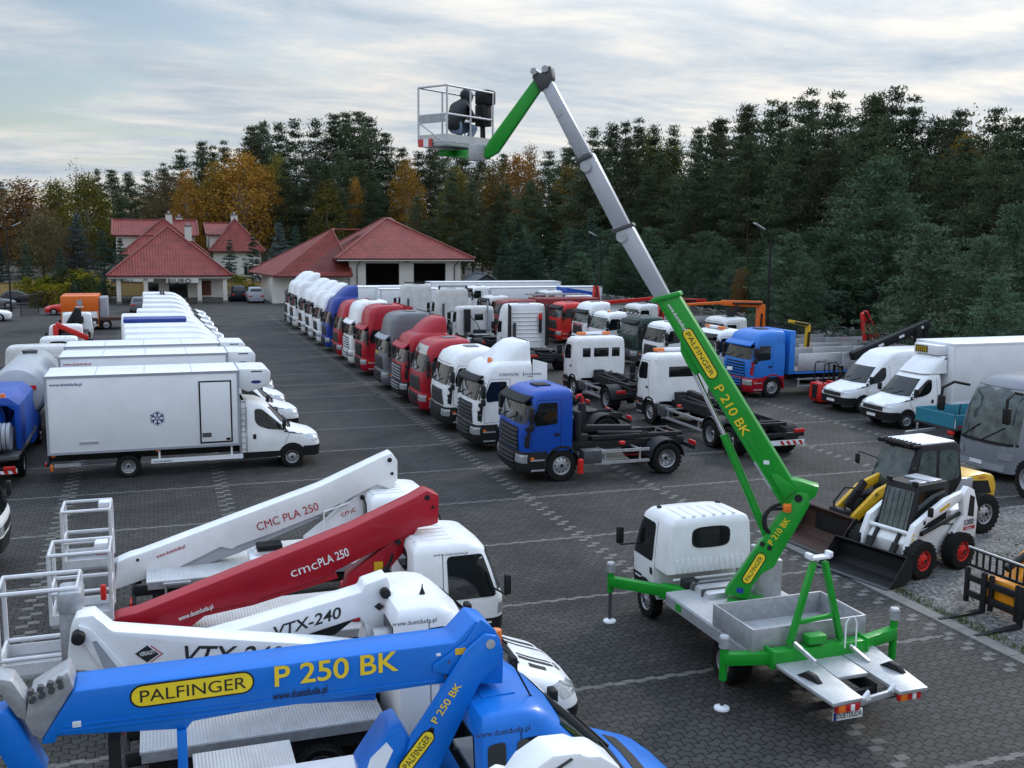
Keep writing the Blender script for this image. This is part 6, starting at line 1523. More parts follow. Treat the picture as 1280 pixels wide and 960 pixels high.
for y in (-.35, .35): MB().box((-.26, y, 2.07), (.10, .12, .09)).build('work_lamp', BLK, cb, .02)
b = MB(); b.ab((-1.35, -.56, 1.0), (-2.1, .56, 1.35)); b.build('engine_hood', WHITE, T, .05)
MB().ab((-2.17, -.6, .4), (-2.22, .6, 1.3)).build('rear_door', RED2, T, .02)
text('S300', .19, TXB, T, (-1.62, .732, .98), (-1, 0, 0), (0, 0, 1), .02); MB().ab((-1.62, .721, .86), (-2.05, .728, .94)).build('brand_plate', TXR, T); text('Bobcat', .075, TXW, T, (-1.70, .733, .873), (-1, 0, 0), (0, 0, 1), .01)
# cat-head mark drawn as a small plain pictogram
b = MB(); b.rings([[Vector((-.22 + x, y, 1.24 + z)) for x, z in [(.05, .06), (.03, .02), (.05, -.02), (.02, -.06), (-.02, -.06), (-.05, -.02), (-.03, .02), (-.05, .06), (-.02, .035), (.02, .035)]] for y in (.682, .688)]); b.build('emblem', TXB, T)
b = MB(); b.beam((.30, -.35, .75), (.48, -.3, .3), .16, .1).beam((.30, .35, .75), (.48, .3, .3), .16, .1).box((.46, 0, .36), (.12, 1.15, .3)); b.build('quick_hitch', CHAS, T, .02)
for y in (-.3, .3): MB().cyl((.08, y, .98), (.46, y, .42), .05).build('tilt_cylinder', CHAS, T)
MB().box((-.25, .80, 1.5), (.08, .12, .22)).build('mirror', BLK, T, .02)
bucket(T, 1.30, .03, 2.0, .75, .62)
# yellow wheel loader
T = thing('wheel_loader', 'yellow compact wheel loader with glazed black cab and black bucket', 'loader', (17.9, 21.25, 0), PI + R_(6))
for s in (1, -1):
    for x in (0, -2.3): wheel(T, x, s * .78, .52, .38, .52, rim=YEL if False else RIM)
b = MB(); b.ab((.55, -.42, .55), (-2.6, .42, 1.0)); b.build('chassis', CHAS, T, .04)
b = MB(); b.prism([(-1.6, .8), (-3.05, .7), (-3.12, 1.1), (-3.0, 1.42), (-2.6, 1.52), (-1.6, 1.45)], -.58, .58); hd2 = b.build('engine_hood', YEL, T, .08)
MB().prismx([(-.45, .95), (.45, .95), (.38, 1.4), (-.38, 1.4)], -3.11, -3.06).build('radiator_grille', BLK, hd2)
for s in (1, -1): b = MB(); b.prism([(-2.1, .95), (-2.9, .95), (-2.75, 1.3), (-2.2, 1.34)], s * .58, s * .592); b.build('hood_opening', BLK, hd2)
MB().ab((-1.4, -.6, 1.0), (-2.2, .6, 1.45)).build('side_panel', LGREY, T, .05)
text('5085', .16, TXR, hd2, (-2.35, .595, 1.37), (-1, 0, 0), (0, -.3, 1), .01)
cl = Loft([(1.0, -1.6, .20, .58, .1), (1.45, -1.75, .25, .66, .12), (2.35, -1.6, -.12, .62, .12), (2.42, -1.55, -.2, .58, .12)], bow=.05, rr=.1)
cab = cl.body('cab', BLK, T); cl.fpatch(1.3, 2.3, .55, .52, .01, nz=6).build('windscreen', GLASS2, T)
for s in (1, -1):
    cl.spatch([(-.02, 1.2), (-.75, 1.15), (-.75, 2.28), (-.25, 2.28)], s, .01, .08).build('side_window', GLASS2, T); cl.spatch([(-.85, 1.4), (-1.6, 1.5), (-1.5, 2.25), (-.85, 2.28)], s, .01, .12).build('side_window', GLASS2, T)
    b = MB(); b.tube([(.0, s * .6, 1.9), (.35, s * .9, 2.05), (.36, s * .95, 1.95)], .018); q = b.build('mirror_arm', BLK, T); MB().box((.36, s * .95, 1.85), (.06, .14, .26)).build('mirror', BLK, q, .02)
b = MB(); b.box((-.85, 0, 2.44), (1.25, 1.1, .06)); b.build('roof', OFFW, T, .03)
b = MB(); b.box((-.12, 0, 2.42), (.30, 1.24, .06))
for k in range(9): b.box((-.12, -.54 + .135 * k, 2.46), (.32, .03, .04))
b.build('roof_grille', BLK, T, .01)
for y in (-.45, .45): MB().box((.08, y, 2.44), (.10, .16, .12)).build('work_lamp', BLK, T, .02)
for s in (.34, -.34):
    b = MB(); b.prism([(-.05, 1.45), (.05, 1.62), (.9, 1.35), (1.75, .72), (2.0, .35), (1.85, .28), (1.5, .62), (.8, 1.12)], s - .06, s + .06); a = b.build('loader_arm', YEL, T, .015)
    if s > 0: wtext('KRAMER', aY(1069, 642, 20.85), aY(1098, 618, 20.80), Vector((.3, 0, 1)), .12, TXB, T, off=Vector((0, -.07, 0)))
b = MB(); b.cyl((.1, 0, 1.2), (1.2, 0, 1.15), .07).beam((1.0, 0, 1.5), (1.55, 0, .9), .12, .2).box((1.75, 0, .62), (.2, .6, .5)); b.build('tilt_linkage', CHAS, T, .02)
b = MB()
for k in (-1, 1): b.tube([(1.1, .1 * k, 1.3), (1.5, .15 * k, 1.35), (1.8, .2 * k, 1.0), (1.75, .2 * k, .7)], .025, 6)
b.build('hose', BLK, T); b = MB(); b.box((1.95, 0, .5), (.15, 1.2, .6)); b.build('quick_hitch', CHAS, T, .03)
bk = bucket(T, 2.95, .04, 2.0, .95, .85, RUST)
for s in (1, -1): MB().prism([(2.92, .05), (2.0, .05), (1.98, .7), (2.2, .92), (2.5, .62)], s * 1.0 - .0, s * 1.0 + s * .03).build('bucket_cheek', BLK, bk)
# telehandler with pallet forks
T = thing('telehandler', 'orange yellow telehandler with black pallet forks at the right edge', 'telehandler', (15.95, 15.5, 0), PI + R_(3))
b = MB()
for z in (.28, .62): b.box((0, 0, z), (.07, 1.95, .14))
for y in (-.95, -.32, .32, .95): b.box((0, y, .45), (.08, .09, .75))
b.build('fork_carriage', BLK, T, .01)
b = MB(); b.box((-.02, 0, .88), (.05, 1.95, .06)); b.box((-.02, 0, 1.22), (.05, 1.95, .03))
for k in range(12): b.box((-.02, -.93 + .169 * k, 1.05), (.03, .04, .36))
b.build('load_guard', BLK, T); b = MB(); b.box((-.02, 0, 1.25), (.04, 1.98, .03)); b.build('guard_rail', GALV, T)
for y in (.48, -.45):
    b = MB(); b.ab((.04, y - .06, .03), (.10, y + .06, .85)); b.rings([[Vector((.08, y - .065, .02)), Vector((.08, y + .065, .02)), Vector((.08, y + .065, .085)), Vector((.08, y - .065, .085))], [Vector((1.22, y - .04, .02)), Vector((1.22, y + .04, .02)), Vector((1.22, y + .04, .035)), Vector((1.22, y - .04, .035))]]); b.build('fork', BLK, T, .006)
b = MB(); b.box((-.16, -.1, .45), (.2, .9, .6)); b.build('carriage_plate', JCBY, T, .02)
b = MB(); b.prism([(-.1, .35), (-.35, .30), (-1.4, 1.15), (-6.0, 2.0), (-6.0, 2.35), (-1.3, 1.52), (-.7, 1.05)], -.45, -.05); b.build('boom', JCBY, T, .03)
MB().cyl((-.3, -.25, .95), (-1.6, -.25, 1.6), .07).build('tilt_cylinder', CHAS, T)
b = MB(); b.prism([(-2.0, .5), (-2.1, 1.05), (-3.2, 1.2), (-6.4, 1.3), (-6.5, .5)], -1.0, .75); b.build('body', JCBY, T, .06)
ct = Loft([(1.0, -4.4, -2.7, .5, .1), (1.5, -4.4, -2.65, .5, .1), (2.3, -4.3, -3.0, .45, .1), (2.36, -4.2, -3.1, .4, .1)], bow=.04)
o = ct.body('cab', BLK, T); o.location = (0, .62, 0); o = ct.fpatch(1.3, 2.2, .4, .38, .01).build('windscreen', GLASS, T); o.location = (0, .62, 0)
for s in (1, -1):
    for x in (-2.4, -5.4): wheel(T, x, s * .98, .6, .42, .5, rim=JCBY)

# ================================================================ left column: box trucks and vans, noses to the right
GBX = 'white box trucks and vans of the left row'
def boxtruck(y, label, x0=-2.62, x1=-8.3, zt=3.28, nose=5.07, rw=-6.03, name='box_truck', cool=True, txt=TXN, cat='truck', door=False):
    T, c, body = van(name, label, cat, (nose, y, 0), 0, 'daily', WHITE, rearwheel=rw, group=GBX, site=('www.duetduda.pl', .08, TXN, 0))
    light_chassis(T, -2.4, x1 - .05, rw); bx = box_body(T, x0, x1, .86, zt, 1.1, trim=LGREY)
    for k in range(1, 4): x = x1 + (x0 - x1) * k / 4; MB().ab((x - .008, -1.06, zt + .001), (x + .008, 1.06, zt + .006)).build('roof_joint', LGREY, bx)
    text('www.duetduda.pl', .13, txt, bx, (x1 + .14, -1.112, zt - .30), (1, 0, 0), (0, 0, 1), .01)
    if cool:
        b = MB(); b.prism([(x0 + .02, zt - .62), (x0 + .02, zt + .02), (x0 + .90, zt + .0), (x0 + 1.02, zt - .12), (x0 + 1.0, zt - .48), (x0 + .75, zt - .62), (x0 + .3, zt - .74)], -.88, .88); q = b.build('cooling_unit', OFFW, T, .05)
        b = MB(); b.ab((x0 + .25, -.5, zt + .005), (x0 + .8, .1, zt + .03)); b.build('service_hatch', WHITE, q, .01)
        b = MB(); b.ab((x0 + 1.0, -.75, zt - .45), (x0 + 1.035, .75, zt - .12)); b.build('cooling_grille', BLK, q)
        for s in (1, -1): MB().ab((x0 + .4, s * .885, zt - .10), (x0 + .75, s * .87, zt - .06)).build('latch', BLK, q)
        b = MB(); b.lathe([(.10, 0), (.11, .004), (.09, .004)], (0, 0, 0), 'Y', 20); b.bm.transform(Matrix.Translation((x0 + .55, -.887, zt - .42)) @ Matrix.Diagonal((1.5, 1, .5, 1))); b.build('emblem', TXN, q)
    return T, bx
T, bx = boxtruck(34.55, 'nearest white box truck with blue snowflake and outlined side door')
b = MB()
for k in range(6):
    a = PI * k / 6 * 2 + PI / 2; p = Vector((-5.12, -1.115, 1.86)); d = Vector((math.cos(a), 0, math.sin(a))); n_ = Vector((-math.sin(a), 0, math.cos(a)))
    b.beam(p + d * .02, p + d * .22, .006, .03, up=(0, 1, 0)) if False else b.rings([[p + d * .03 + n_ * .016, p + d * .23 + n_ * .016, p + d * .23 - n_ * .016, p + d * .03 - n_ * .016], [q + Vector((0, .006, 0)) for q in (p + d * .03 + n_ * .016, p + d * .23 + n_ * .016, p + d * .23 - n_ * .016, p + d * .03 - n_ * .016)]])
    for s in (1, -1):
        o = p + d * .13; e = (d * .6 + n_ * s * .8).normalized(); m_ = e.cross(Vector((0, 1, 0))); b.rings([[o + m_ * .013, o + e * .10 + m_ * .013, o + e * .10 - m_ * .013, o - m_ * .013], [q + Vector((0, .006, 0)) for q in (o + m_ * .013, o + e * .10 + m_ * .013, o + e * .10 - m_ * .013, o - m_ * .013)]])
b.build('snowflake', TXN, bx)
dx0, dx1 = -3.86, -2.86
b = MB()
for a, e in (((dx0, .98), (dx0 + .045, 2.98)), ((dx1 - .045, .98), (dx1, 2.98)), ((dx0 + .045, .98), (dx1 - .045, 1.025)), ((dx0 + .045, 2.935), (dx1 - .045, 2.98))): b.ab((a[0], -1.118, a[1]), (e[0], -1.10, e[1]))
b.build('door_frame', BLK, bx); MB().ab((dx0 + .05, -1.122, 1.03), (dx1 - .05, -1.10, 2.93)).build('side_door', OFFW, bx, .006)
MB().ab((dx0 + .07, -1.130, 1.18), (dx0 + .35, -1.118, 1.32)).build('door_latch', DKG, bx); MB().ab((dx1 - .2, -1.130, 1.05), (dx1 - .07, -1.118, 1.13)).build('door_plate', BLK, bx)
MB().ab((-7.4, -1.125, 1.16), (-6.85, -1.10, 1.23)).build('marker_strip', LGREY, bx)
b = MB()
for x in (-2.58, -2.44): b.cyl((x, -.98, .6), (x, -.98, 2.35), .018, n=8)
for k in range(9): b.box((-2.51, -.98, .7 + .19 * k), (.12, .03, .03))
b.build('ladder', GALV, T)
b = MB(); b.ab((-5.35, -1.06, .42), (-2.55, -1.02, .56)); b.build('side_guard', OFFW, T); text('www.duetduda.pl', .08, TXN, T, (-5.3, -1.065, .455), (1, 0, 0), (0, 0, 1), .01)
for x in (-5.1, -2.9): MB().ab((x - .03, -1.03, .56), (x + .03, -1.0, .86)).build('guard_bracket', OFFW, T)
for x in (-8.2, -5.2): MB().box((x + .05, -1.06, .82), (.10, .03, .05)).build('side_marker', AMB, T)
b = MB(); b.ab((-8.15, -1.0, .45), (-7.4, -.95, .56)); b.build('rear_guard', GALV, T); MB().box((-8.22, -1.0, .45), (.08, .1, .22)).build('corner_lamp', AMB, T, .02)
boxtruck(39.7, 'second white box truck with small red web address on its box', txt=TXR)
boxtruck(43.2, 'third white box truck with dark web address on its box', nose=5.0)
T, bx = boxtruck(47.5, 'low white box van fourth in the left row with stained roof', -2.7, -7.0, 2.72, 5.0, -5.2, cool=False)
GV = 'white panel vans of the left row'
def pvan(y, label, col=WHITE, nose=5.0, L=-6.4, hi=True):
    T, c, b_ = van('panel_van', label, 'van', (nose, y, 0), 0, 'daily', col, rear=L, high=True, rearwheel=L + 1.4, group=GV)
    b = MB()
    for yy in (-.5, -.17, .17, .5): b.box(((L - 3.2) / 2, yy, 2.715), (abs(L) - 4.2, .05, .02))
    b.build('roof_rib', col, b_, .006); return T, c
pvan(52.0, 'white panel van beyond the low box van')
pvan(55.2, 'second white panel van beyond the low box van', nose=4.9)
T, c = pvan(58.4, 'white panel van just before the van with dark roof band', nose=4.8)
T, c = pvan(62.2, 'white panel van with a dark blue roof band', nose=4.6)
b = MB(); b.ab((-2.9, -.86, 2.5), (-6.3, .86, 2.78)); b.build('roof_band', NAVY, T, .06)
pvan(65.9, 'white panel van just behind the one with dark roof band', nose=4.5)
pvan(70.2, 'shorter white panel van in the far left row', nose=4.3, L=-5.4)
for k, (y, nm) in enumerate(((75, 'fourth'), (80, 'third'), (85, 'second'))): pvan(y, 'white van %s from the far end of the left row' % {'fourth': 'fourth', 'third': 'third', 'second': 'second'}[nm], nose=4.2, L=-5.0)
pvan(90, 'white van last at the far end of the left row before the office', nose=4.1, L=-5.0)
# low loader with brown ramps left of the vans
T = thing('low_loader', 'brown flat low loader with raised twin ramps before the office', 'trailer', (-1.6, 88, 0), R_(8))
b = MB(); b.ab((-4.5, -1.2, .7), (2.6, 1.2, .95)); b.build('bed', RUST, T, .02)
for y in (-.7, .7): MB().beam((2.6, y, .9), (2.2, y, 3.0), .5, .1).build('ramp', DKG, T)
for x in (-3.2, -2.2):
    for s in (1, -1): wheel(T, x, s * 1.0, .4, .3)

# ================================================================ far-left column, noses away
T, c, body = van('delivery_truck', 'white cab-over truck whose dark bumper enters at the left edge', 'truck', (-3.35, 25.3, 0), 0, 'cabstar', WHITE, rearwheel=-3.6)
light_chassis(T, -1.2, -6, -3.6); box_body(T, -2.0, -6.2, .9, 2.9, 1.0)
# blue tank vehicle
T = thing('suction_truck', 'blue suction tank truck with hose reel, cut by the left edge', 'truck', (-5.05, 41.0, 0), PI / 2)
c = van_loft('daily'); c.body('cab', BLUE2, T)
for s in (1, -1): wheel(T, -1.0, s * .88, .38, .26); wheel(T, -6.2, s * .82, .40, .42, dual=True)
light_chassis(T, -2.4, -7.9, -6.2, .7)
b = MB(); b.ab((-2.7, -1.05, .85), (-7.9, 1.05, .97)); b.build('deck', DKG, T, .01)
b = MB(); b.lathe([(.02, -7.35), (.55, -7.3), (.82, -7.1), (.86, -6.9), (.86, -3.4), (.8, -3.15), (.02, -3.05)], (0, .3, 1.9), 'X', 36); tk = b.build('tank', BLUE2, T)
b = MB()
for x in (-6.6, -5.5, -4.4): b.lathe([(.86, x - .05), (.89, x - .04), (.89, x + .04), (.86, x + .05)], (0, .3, 1.9), 'X', 36)
b.build('tank_band', BLUE2, tk)
for a in range(6): MB().cyl((-7.38, .3 + .45 * math.cos(a * 1.047), 1.9 + .45 * math.sin(a * 1.047)), (-7.3, .3 + .45 * math.cos(a * 1.047), 1.9 + .45 * math.sin(a * 1.047)), .04).build('valve', GALV, tk)
b = MB(); b.prismx([(-1.05, 1.0), (-1.05, 2.35), (-.75, 2.6), (.6, 2.6), (.6, 2.4), (-.7, 2.35), (-.9, 2.2), (-.9, 1.0)], -7.0, -3.2); b.build('side_cover', BLUE2, T, .02)
b = MB()
for k in range(5): b.lathe([(.34, -.04), (.40, -.05), (.42, 0), (.40, .05), (.34, .04)], (-7.45, -.78 + .1 * k * 1.2, 1.5), 'Y', 24)
b.build('hose_reel', LGREY, T)
b = MB(); b.tube([(-7.5, -.2, 1.02), (-7.7, .3, 1.02), (-7.4, .7, 1.04), (-7.1, .9, 1.04)], .035); b.build('hose', BLK, T)
MB().lathe([(.01, 0), (.08, 0), (.07, .12), (.01, .13)], (-6.9, -.6, 2.6), 'Z', 12).build('beacon', AMB, T)
b = MB(); b.ab((-7.93, -1.0, .45), (-7.9, 1.0, .60)); b.build('rear_board', OFFW, T)
b = MB()
for k in range(9): b.prismx([(-1.0 + .22 * k, .45), (-.89 + .22 * k, .45), (-.82 + .22 * k, .60), (-.93 + .22 * k, .60)], -7.94, -7.93)
b.build('warning_stripe', REDL, T)
# silver tanker
T = thing('tanker_truck', 'silver tanker with a red stripe across its rounded rear end', 'truck', (-4.65, 48.2, 0), PI / 2)
c = cab_loft('day', 1.9); c.body('cab', WHITE2, T)
b = MB()
for k in range(4): b.box((-1.92, 0, 1.5 + .32 * k), (.03, 1.9, .05))
b.build('wall_rib', WHITE2, T)
for s in (1, -1): wheel(T, -1.4, s * 1.0, .48, .3); wheel(T, -6.2, s * .95, .48, .55, dual=True)
b = MB(); b.ab((-.8, -.4, .8), (-9.2, .4, 1.0)); b.build('chassis', CHAS, T, .02)
b = MB(); b.lathe([(.02, -9.35), (.5, -9.3), (.82, -9.1), (.92, -8.8), (.92, -3.0), (.84, -2.6), (.02, -2.45)], (0, 0, 2.0), 'X', 36); tk = b.build('tank', SILVERP, T)
b = MB(); b.box((-9.33, 0, 2.22), (.09, 1.3, .14)); b.build('red_stripe', REDL, tk)
b = MB(); b.lathe([(.24, .0), (.28, .1), (.28, .16), (.02, .2)], (-4.5, 0, 2.86), 'Z', 18); b.build('manhole', DKG, tk)
b = MB(); b.tube([(-3, 1.0, 1.25), (-8.8, 1.0, 1.25)], .09); b.build('hose_tube', BLUE2, T); b = MB(); b.tube([(-3, -1.0, 1.25), (-8.8, -1.0, 1.25)], .11); b.build('hose_tube', BLUE2, T)
# small tippers and the orange box
def small_truck(x, y, label, crane, col=WHITE):
    T, c, body = van('tipper_truck', label, 'truck', (x, y, 0), PI / 2, 'cabstar', col, rearwheel=-3.5)
    b = MB(); b.prismx([(-.42, 1.6), (.42, 1.6), (.38, 2.0), (-.38, 2.0)], -1.745, -1.715); b.build('rear_window', GLASS, T)
    light_chassis(T, -1.2, -5.2, -3.5); b = MB(); b.ab((-2.2, -.95, .9), (-5.2, .95, 1.0)); b.build('bed_floor', DKG, T)
    for s in (1, -1): MB().ab((-2.2, s * .95, 1.0), (-5.2, s * .91, 1.4)).build('drop_side', GALV, T)
    if crane:
        m, segs = crane; b = MB()
        for a, e, w, h in segs: b.beam(a, e, w, h)
        b.build('crane_boom', m, T, .02)
    return T
small_truck(-4.7, 58.5, 'white cab truck with dark rear windows behind the silver tanker', None)
T = small_truck(-4.9, 66.0, 'small white tipper with a folded red crane behind its cab', (RED2, [((-2.0, .5, 1.0), (-2.0, .5, 2.3), .28, .3), ((-2.0, .5, 2.35), (-2.0, -1.2, 1.5), .24, .28)]))
for y in (.62, .2): MB().box((-2.1, y, 1.35), (.25, .35, .14)).build('beacon', AMB, T, .04)
small_truck(-4.9, 75.5, 'small white tipper with a folded black crane behind its cab', (BLK, [((-2.0, -.1, 1.0), (-2.0, -.1, 2.6), .4, .4), ((-2.0, -.1, 2.6), (-2.1, .6, 1.4), .3, .3)]))
T = thing('site_box', 'orange site container with grey square sign and white lower half', 'container', (-5.5, 86.4, 0), 0)
MB().ab((-1.35, 0, 1.45), (1.35, 4.4, 2.65)).build('upper_body', ORG, T, .02); MB().ab((-1.33, .02, .3), (1.33, 4.38, 1.45)).build('lower_body', OFFW, T, .02)
for x in (-1.35, 1.27): MB().ab((x, -.03, .3), (x + .08, .05, 1.45)).build('corner_post', ORG, T)
MB().ab((-.2, -.03, 1.95), (.2, .0, 2.35)).build('square_sign', LGREY, T); MB().ab((-.32, -.025, 1.78), (.32, .0, 1.86)).build('sign_strip', OFFW, T)
MB().ab((1.4, .6, .4), (2.0, 3.2, 2.5)).build('water_tank', LGREY, T, .05)
for x in (-1, 1):
    for y in (.8, 3.4): o = wheel(T, x, y, .3, .2); o.rotation_euler = (0, 0, PI / 2)
# passenger cars
def car(label, loc, rz, m, suv=False, name='parked_car'):
    T = thing(name, label, 'car', loc, rz); h = .25 if suv else 0
    lo = Loft([(.22, -4.25, -.05, .80, .3), (.45, -4.3, .0, .88, .4), (.66, -4.3, -.04, .90, .45), (.82 + h, -4.28, -.35, .88, .45), (.95 + h, -4.25, -1.25, .84, .4)], bow=.15, rr=.25); lo.body('body', m, T)
    up = Loft([(.93 + h, -4.18 if suv else -4.0, -1.15, .82, .3), (1.36 + h, -3.95 if suv else -3.45, -1.95, .70, .25), (1.46 + h, -3.7 if suv else -3.2, -2.25, .58, .25)], bow=.08, rr=.2); o = up.body('cabin', m, T)
    up.fpatch(.97 + h, 1.34 + h, .70, .60, .01).build('windscreen', GLASS, T)
    b = MB(); z0, z1 = 1.0 + h, 1.34 + h
    xa, xb = up.at(z0)[0], up.at(z1)[0]; b.poly([(xa - .01, -.66, z0), (xa - .01, .66, z0), (xb - .01, .56, z1), (xb - .01, -.56, z1)]); b.build('rear_window', GLASS, T)
    for s in (1, -1):
        up.spatch([(-1.65, 1.0 + h), (-3.6, 1.0 + h), (-3.2, 1.34 + h), (-2.1, 1.34 + h)], s, .01, .05).build('side_window', GLASS, T)
        for x in (-.85, -3.45): wheel(T, x, s * .80, .33, .22)
        MB().box((-4.3, s * .62, .78), (.06, .35, .16)).build('tail_light', REDL, T, .02); MB().grid([[lo.front(s * (.5 + .33 * j / 5), z, .012) for j in range(6)] for z in (.62, .75)]).build('headlight', LAMP, T)
    return T
car('red hatchback half hidden by the orange site container', (-9.6, 103.5, 0), PI, RED2)
car('grey car parked beside the low loader in front of the office porch', (-1.3, 108, 0), PI / 2, GREY)
car('dark blue off-road car with roof box next to the workshop wing', (9.0, 123.5, 0), PI / 2, OFFBLK, True)
car('grey off-road car nearest the workshop wing', (10.6, 120.2, 0), PI / 2, LGREY, True)
car('black car farther back in the left car park', (-11.2, 119, 0), R_(8), BLACKP)
car('dark car with pale roof in the left car park', (-13.0, 113.5, 0), R_(8), GREY)
car('white car cut by the left edge near the gate', (-11.6, 97.5, 0), 0, WHITE)
# black wire gate leaf
T = thing('mesh_gate', 'open black mesh gate leaf beside the left lamp post', 'gate', (-11.3, 101, 0), R_(70))
b = MB()
for a, e in (((0, 0, .1), (0, 0, 1.9)), ((3.4, 0, .1), (3.4, 0, 1.9)), ((0, 0, .12), (3.4, 0, .12)), ((0, 0, 1.88), (3.4, 0, 1.88))): b.tube([a, e], .04)
b.build('gate_frame', BLK, T); b = MB()
for k in range(1, 22): b.tube([(k * .155, 0, .12), (k * .155, 0, 1.88)], .014, 5)
for z in (.7, 1.3): b.tube([(0, 0, z), (3.4, 0, z)], .014, 5)
b.build('gate_bar', BLK, T)
# ================================================================ trees
def leaf_mat(name, c0, c1, trans=.22):
    m = D.materials.new(name); m.use_nodes = True; t = m.node_tree; n = t.nodes; l = t.links; n.clear()
    o = n.new('ShaderNodeOutputMaterial'); oi = n.new('ShaderNodeObjectInfo'); co = n.new('ShaderNodeTexCoord')
    nz = n.new('ShaderNodeTexNoise'); nz.inputs['Scale'].default_value = .55; nz.inputs['Detail'].default_value = 5; l.new(co.outputs['Object'], nz.inputs['Vector'])
    nf = n.new('ShaderNodeTexNoise'); nf.inputs['Scale'].default_value = 6; nf.inputs['Detail'].default_value = 2; l.new(co.outputs['Object'], nf.inputs['Vector'])
    ad = n.new('ShaderNodeMath'); ad.operation = 'ADD'; l.new(nz.outputs[0], ad.inputs[0]); l.new(nf.outputs[0], ad.inputs[1])
    mr = n.new('ShaderNodeMapRange'); mr.inputs[1].default_value = .75; mr.inputs[2].default_value = 1.25; l.new(ad.outputs[0], mr.inputs[0])
    mx = n.new('ShaderNodeMix'); mx.data_type = 'RGBA'; mx.inputs[6].default_value = c0 + (1,); mx.inputs[7].default_value = c1 + (1,); l.new(mr.outputs[0], mx.inputs[0])
    hs = n.new('ShaderNodeHueSaturation'); l.new(mx.outputs[2], hs.inputs['Color'])
    a = n.new('ShaderNodeMapRange'); a.inputs[3].default_value = .478; a.inputs[4].default_value = .522; l.new(oi.outputs['Random'], a.inputs[0]); l.new(a.outputs[0], hs.inputs['Hue'])
    v = n.new('ShaderNodeMapRange'); v.inputs[3].default_value = .7; v.inputs[4].default_value = 1.3; mm = n.new('ShaderNodeMath'); mm.operation = 'FRACT'; m2 = n.new('ShaderNodeMath'); m2.operation = 'MULTIPLY'; m2.inputs[1].default_value = 7.3
    l.new(oi.outputs['Random'], m2.inputs[0]); l.new(m2.outputs[0], mm.inputs[0]); l.new(mm.outputs[0], v.inputs[0]); l.new(v.outputs[0], hs.inputs['Value'])
    d = n.new('ShaderNodeBsdfDiffuse'); tr = n.new('ShaderNodeBsdfTranslucent'); ms = n.new('ShaderNodeMixShader'); ms.inputs[0].default_value = trans
    l.new(hs.outputs[0], d.inputs[0]); l.new(hs.outputs[0], tr.inputs[0]); l.new(d.outputs[0], ms.inputs[1]); l.new(tr.outputs[0], ms.inputs[2]); l.new(ms.outputs[0], o.inputs[0])
    return m
LM = {'pine': leaf_mat('pine_needles', (.034, .050, .030), (.098, .122, .068)), 'young': leaf_mat('young_pine_needles', (.038, .068, .043), (.108, .152, .094)),
      'spruce': leaf_mat('spruce_needles', (.026, .046, .036), (.065, .10, .075)), 'silver': leaf_mat('silver_spruce_needles', (.06, .085, .09), (.12, .155, .16)),
      'gold': leaf_mat('golden_leaves', (.19, .11, .018), (.37, .225, .045)), 'olive': leaf_mat('olive_leaves', (.085, .085, .018), (.20, .18, .04)), 'rust': leaf_mat('rusty_leaves', (.11, .07, .022), (.22, .135, .042)),
      'brown': leaf_mat('brown_leaves', (.075, .058, .032), (.15, .115, .06)), 'lime': leaf_mat('lime_hedge_leaves', (.09, .11, .012), (.22, .20, .02)), 'green': leaf_mat('green_leaves', (.025, .042, .014), (.06, .085, .026))}
BARKP = mat('pine_bark', (.085, .05, .032), .9, var=.4, scale=5, bump=.5); BARKB = mat('birch_bark', (.34, .33, .31), .8, var=.5, scale=4); BARKD = mat('dark_bark', (.045, .036, .028), .9, var=.4, scale=5)
class Cards:
    """many small leaf faces written straight into mesh arrays"""
    def __init__(s, rnd): s.v = []; s.f = []; s.r = rnd
    def card(s, p, l, w, d=None):
        r = s.r
        if d is None: d = Vector((r.gauss(0, 1), r.gauss(0, 1), r.gauss(0, 1)))
        d = d.normalized(); q = Vector((r.gauss(0, 1), r.gauss(0, 1), r.gauss(0, 1))); e = d.cross(q)
        if e.length < 1e-4: return
        e.normalize(); k = len(s.v); a = d * (l / 2); b = e * (w / 2)
        s.v += [p - a - b * .6, p - a * .1 - b, p + a, p - a * .1 + b] if True else []
        s.f.append((k, k + 1, k + 2, k + 3))
    def tuft(s, p, n, r, l, w, d=None, spread=.8, vs=.7):
        for _ in range(n):
            o = Vector((s.r.gauss(0, r), s.r.gauss(0, r), s.r.gauss(0, r * vs)))
            dd = None if d is None else d + Vector((s.r.gauss(0, spread), s.r.gauss(0, spread), s.r.gauss(0, spread)))
            s.card(p + o, l * s.r.uniform(.7, 1.3), w * s.r.uniform(.7, 1.3), dd)
    def mesh(s, name, m):
        me = D.meshes.new(name); me.from_pydata([tuple(v) for v in s.v], [], s.f); me.materials.append(m); return me
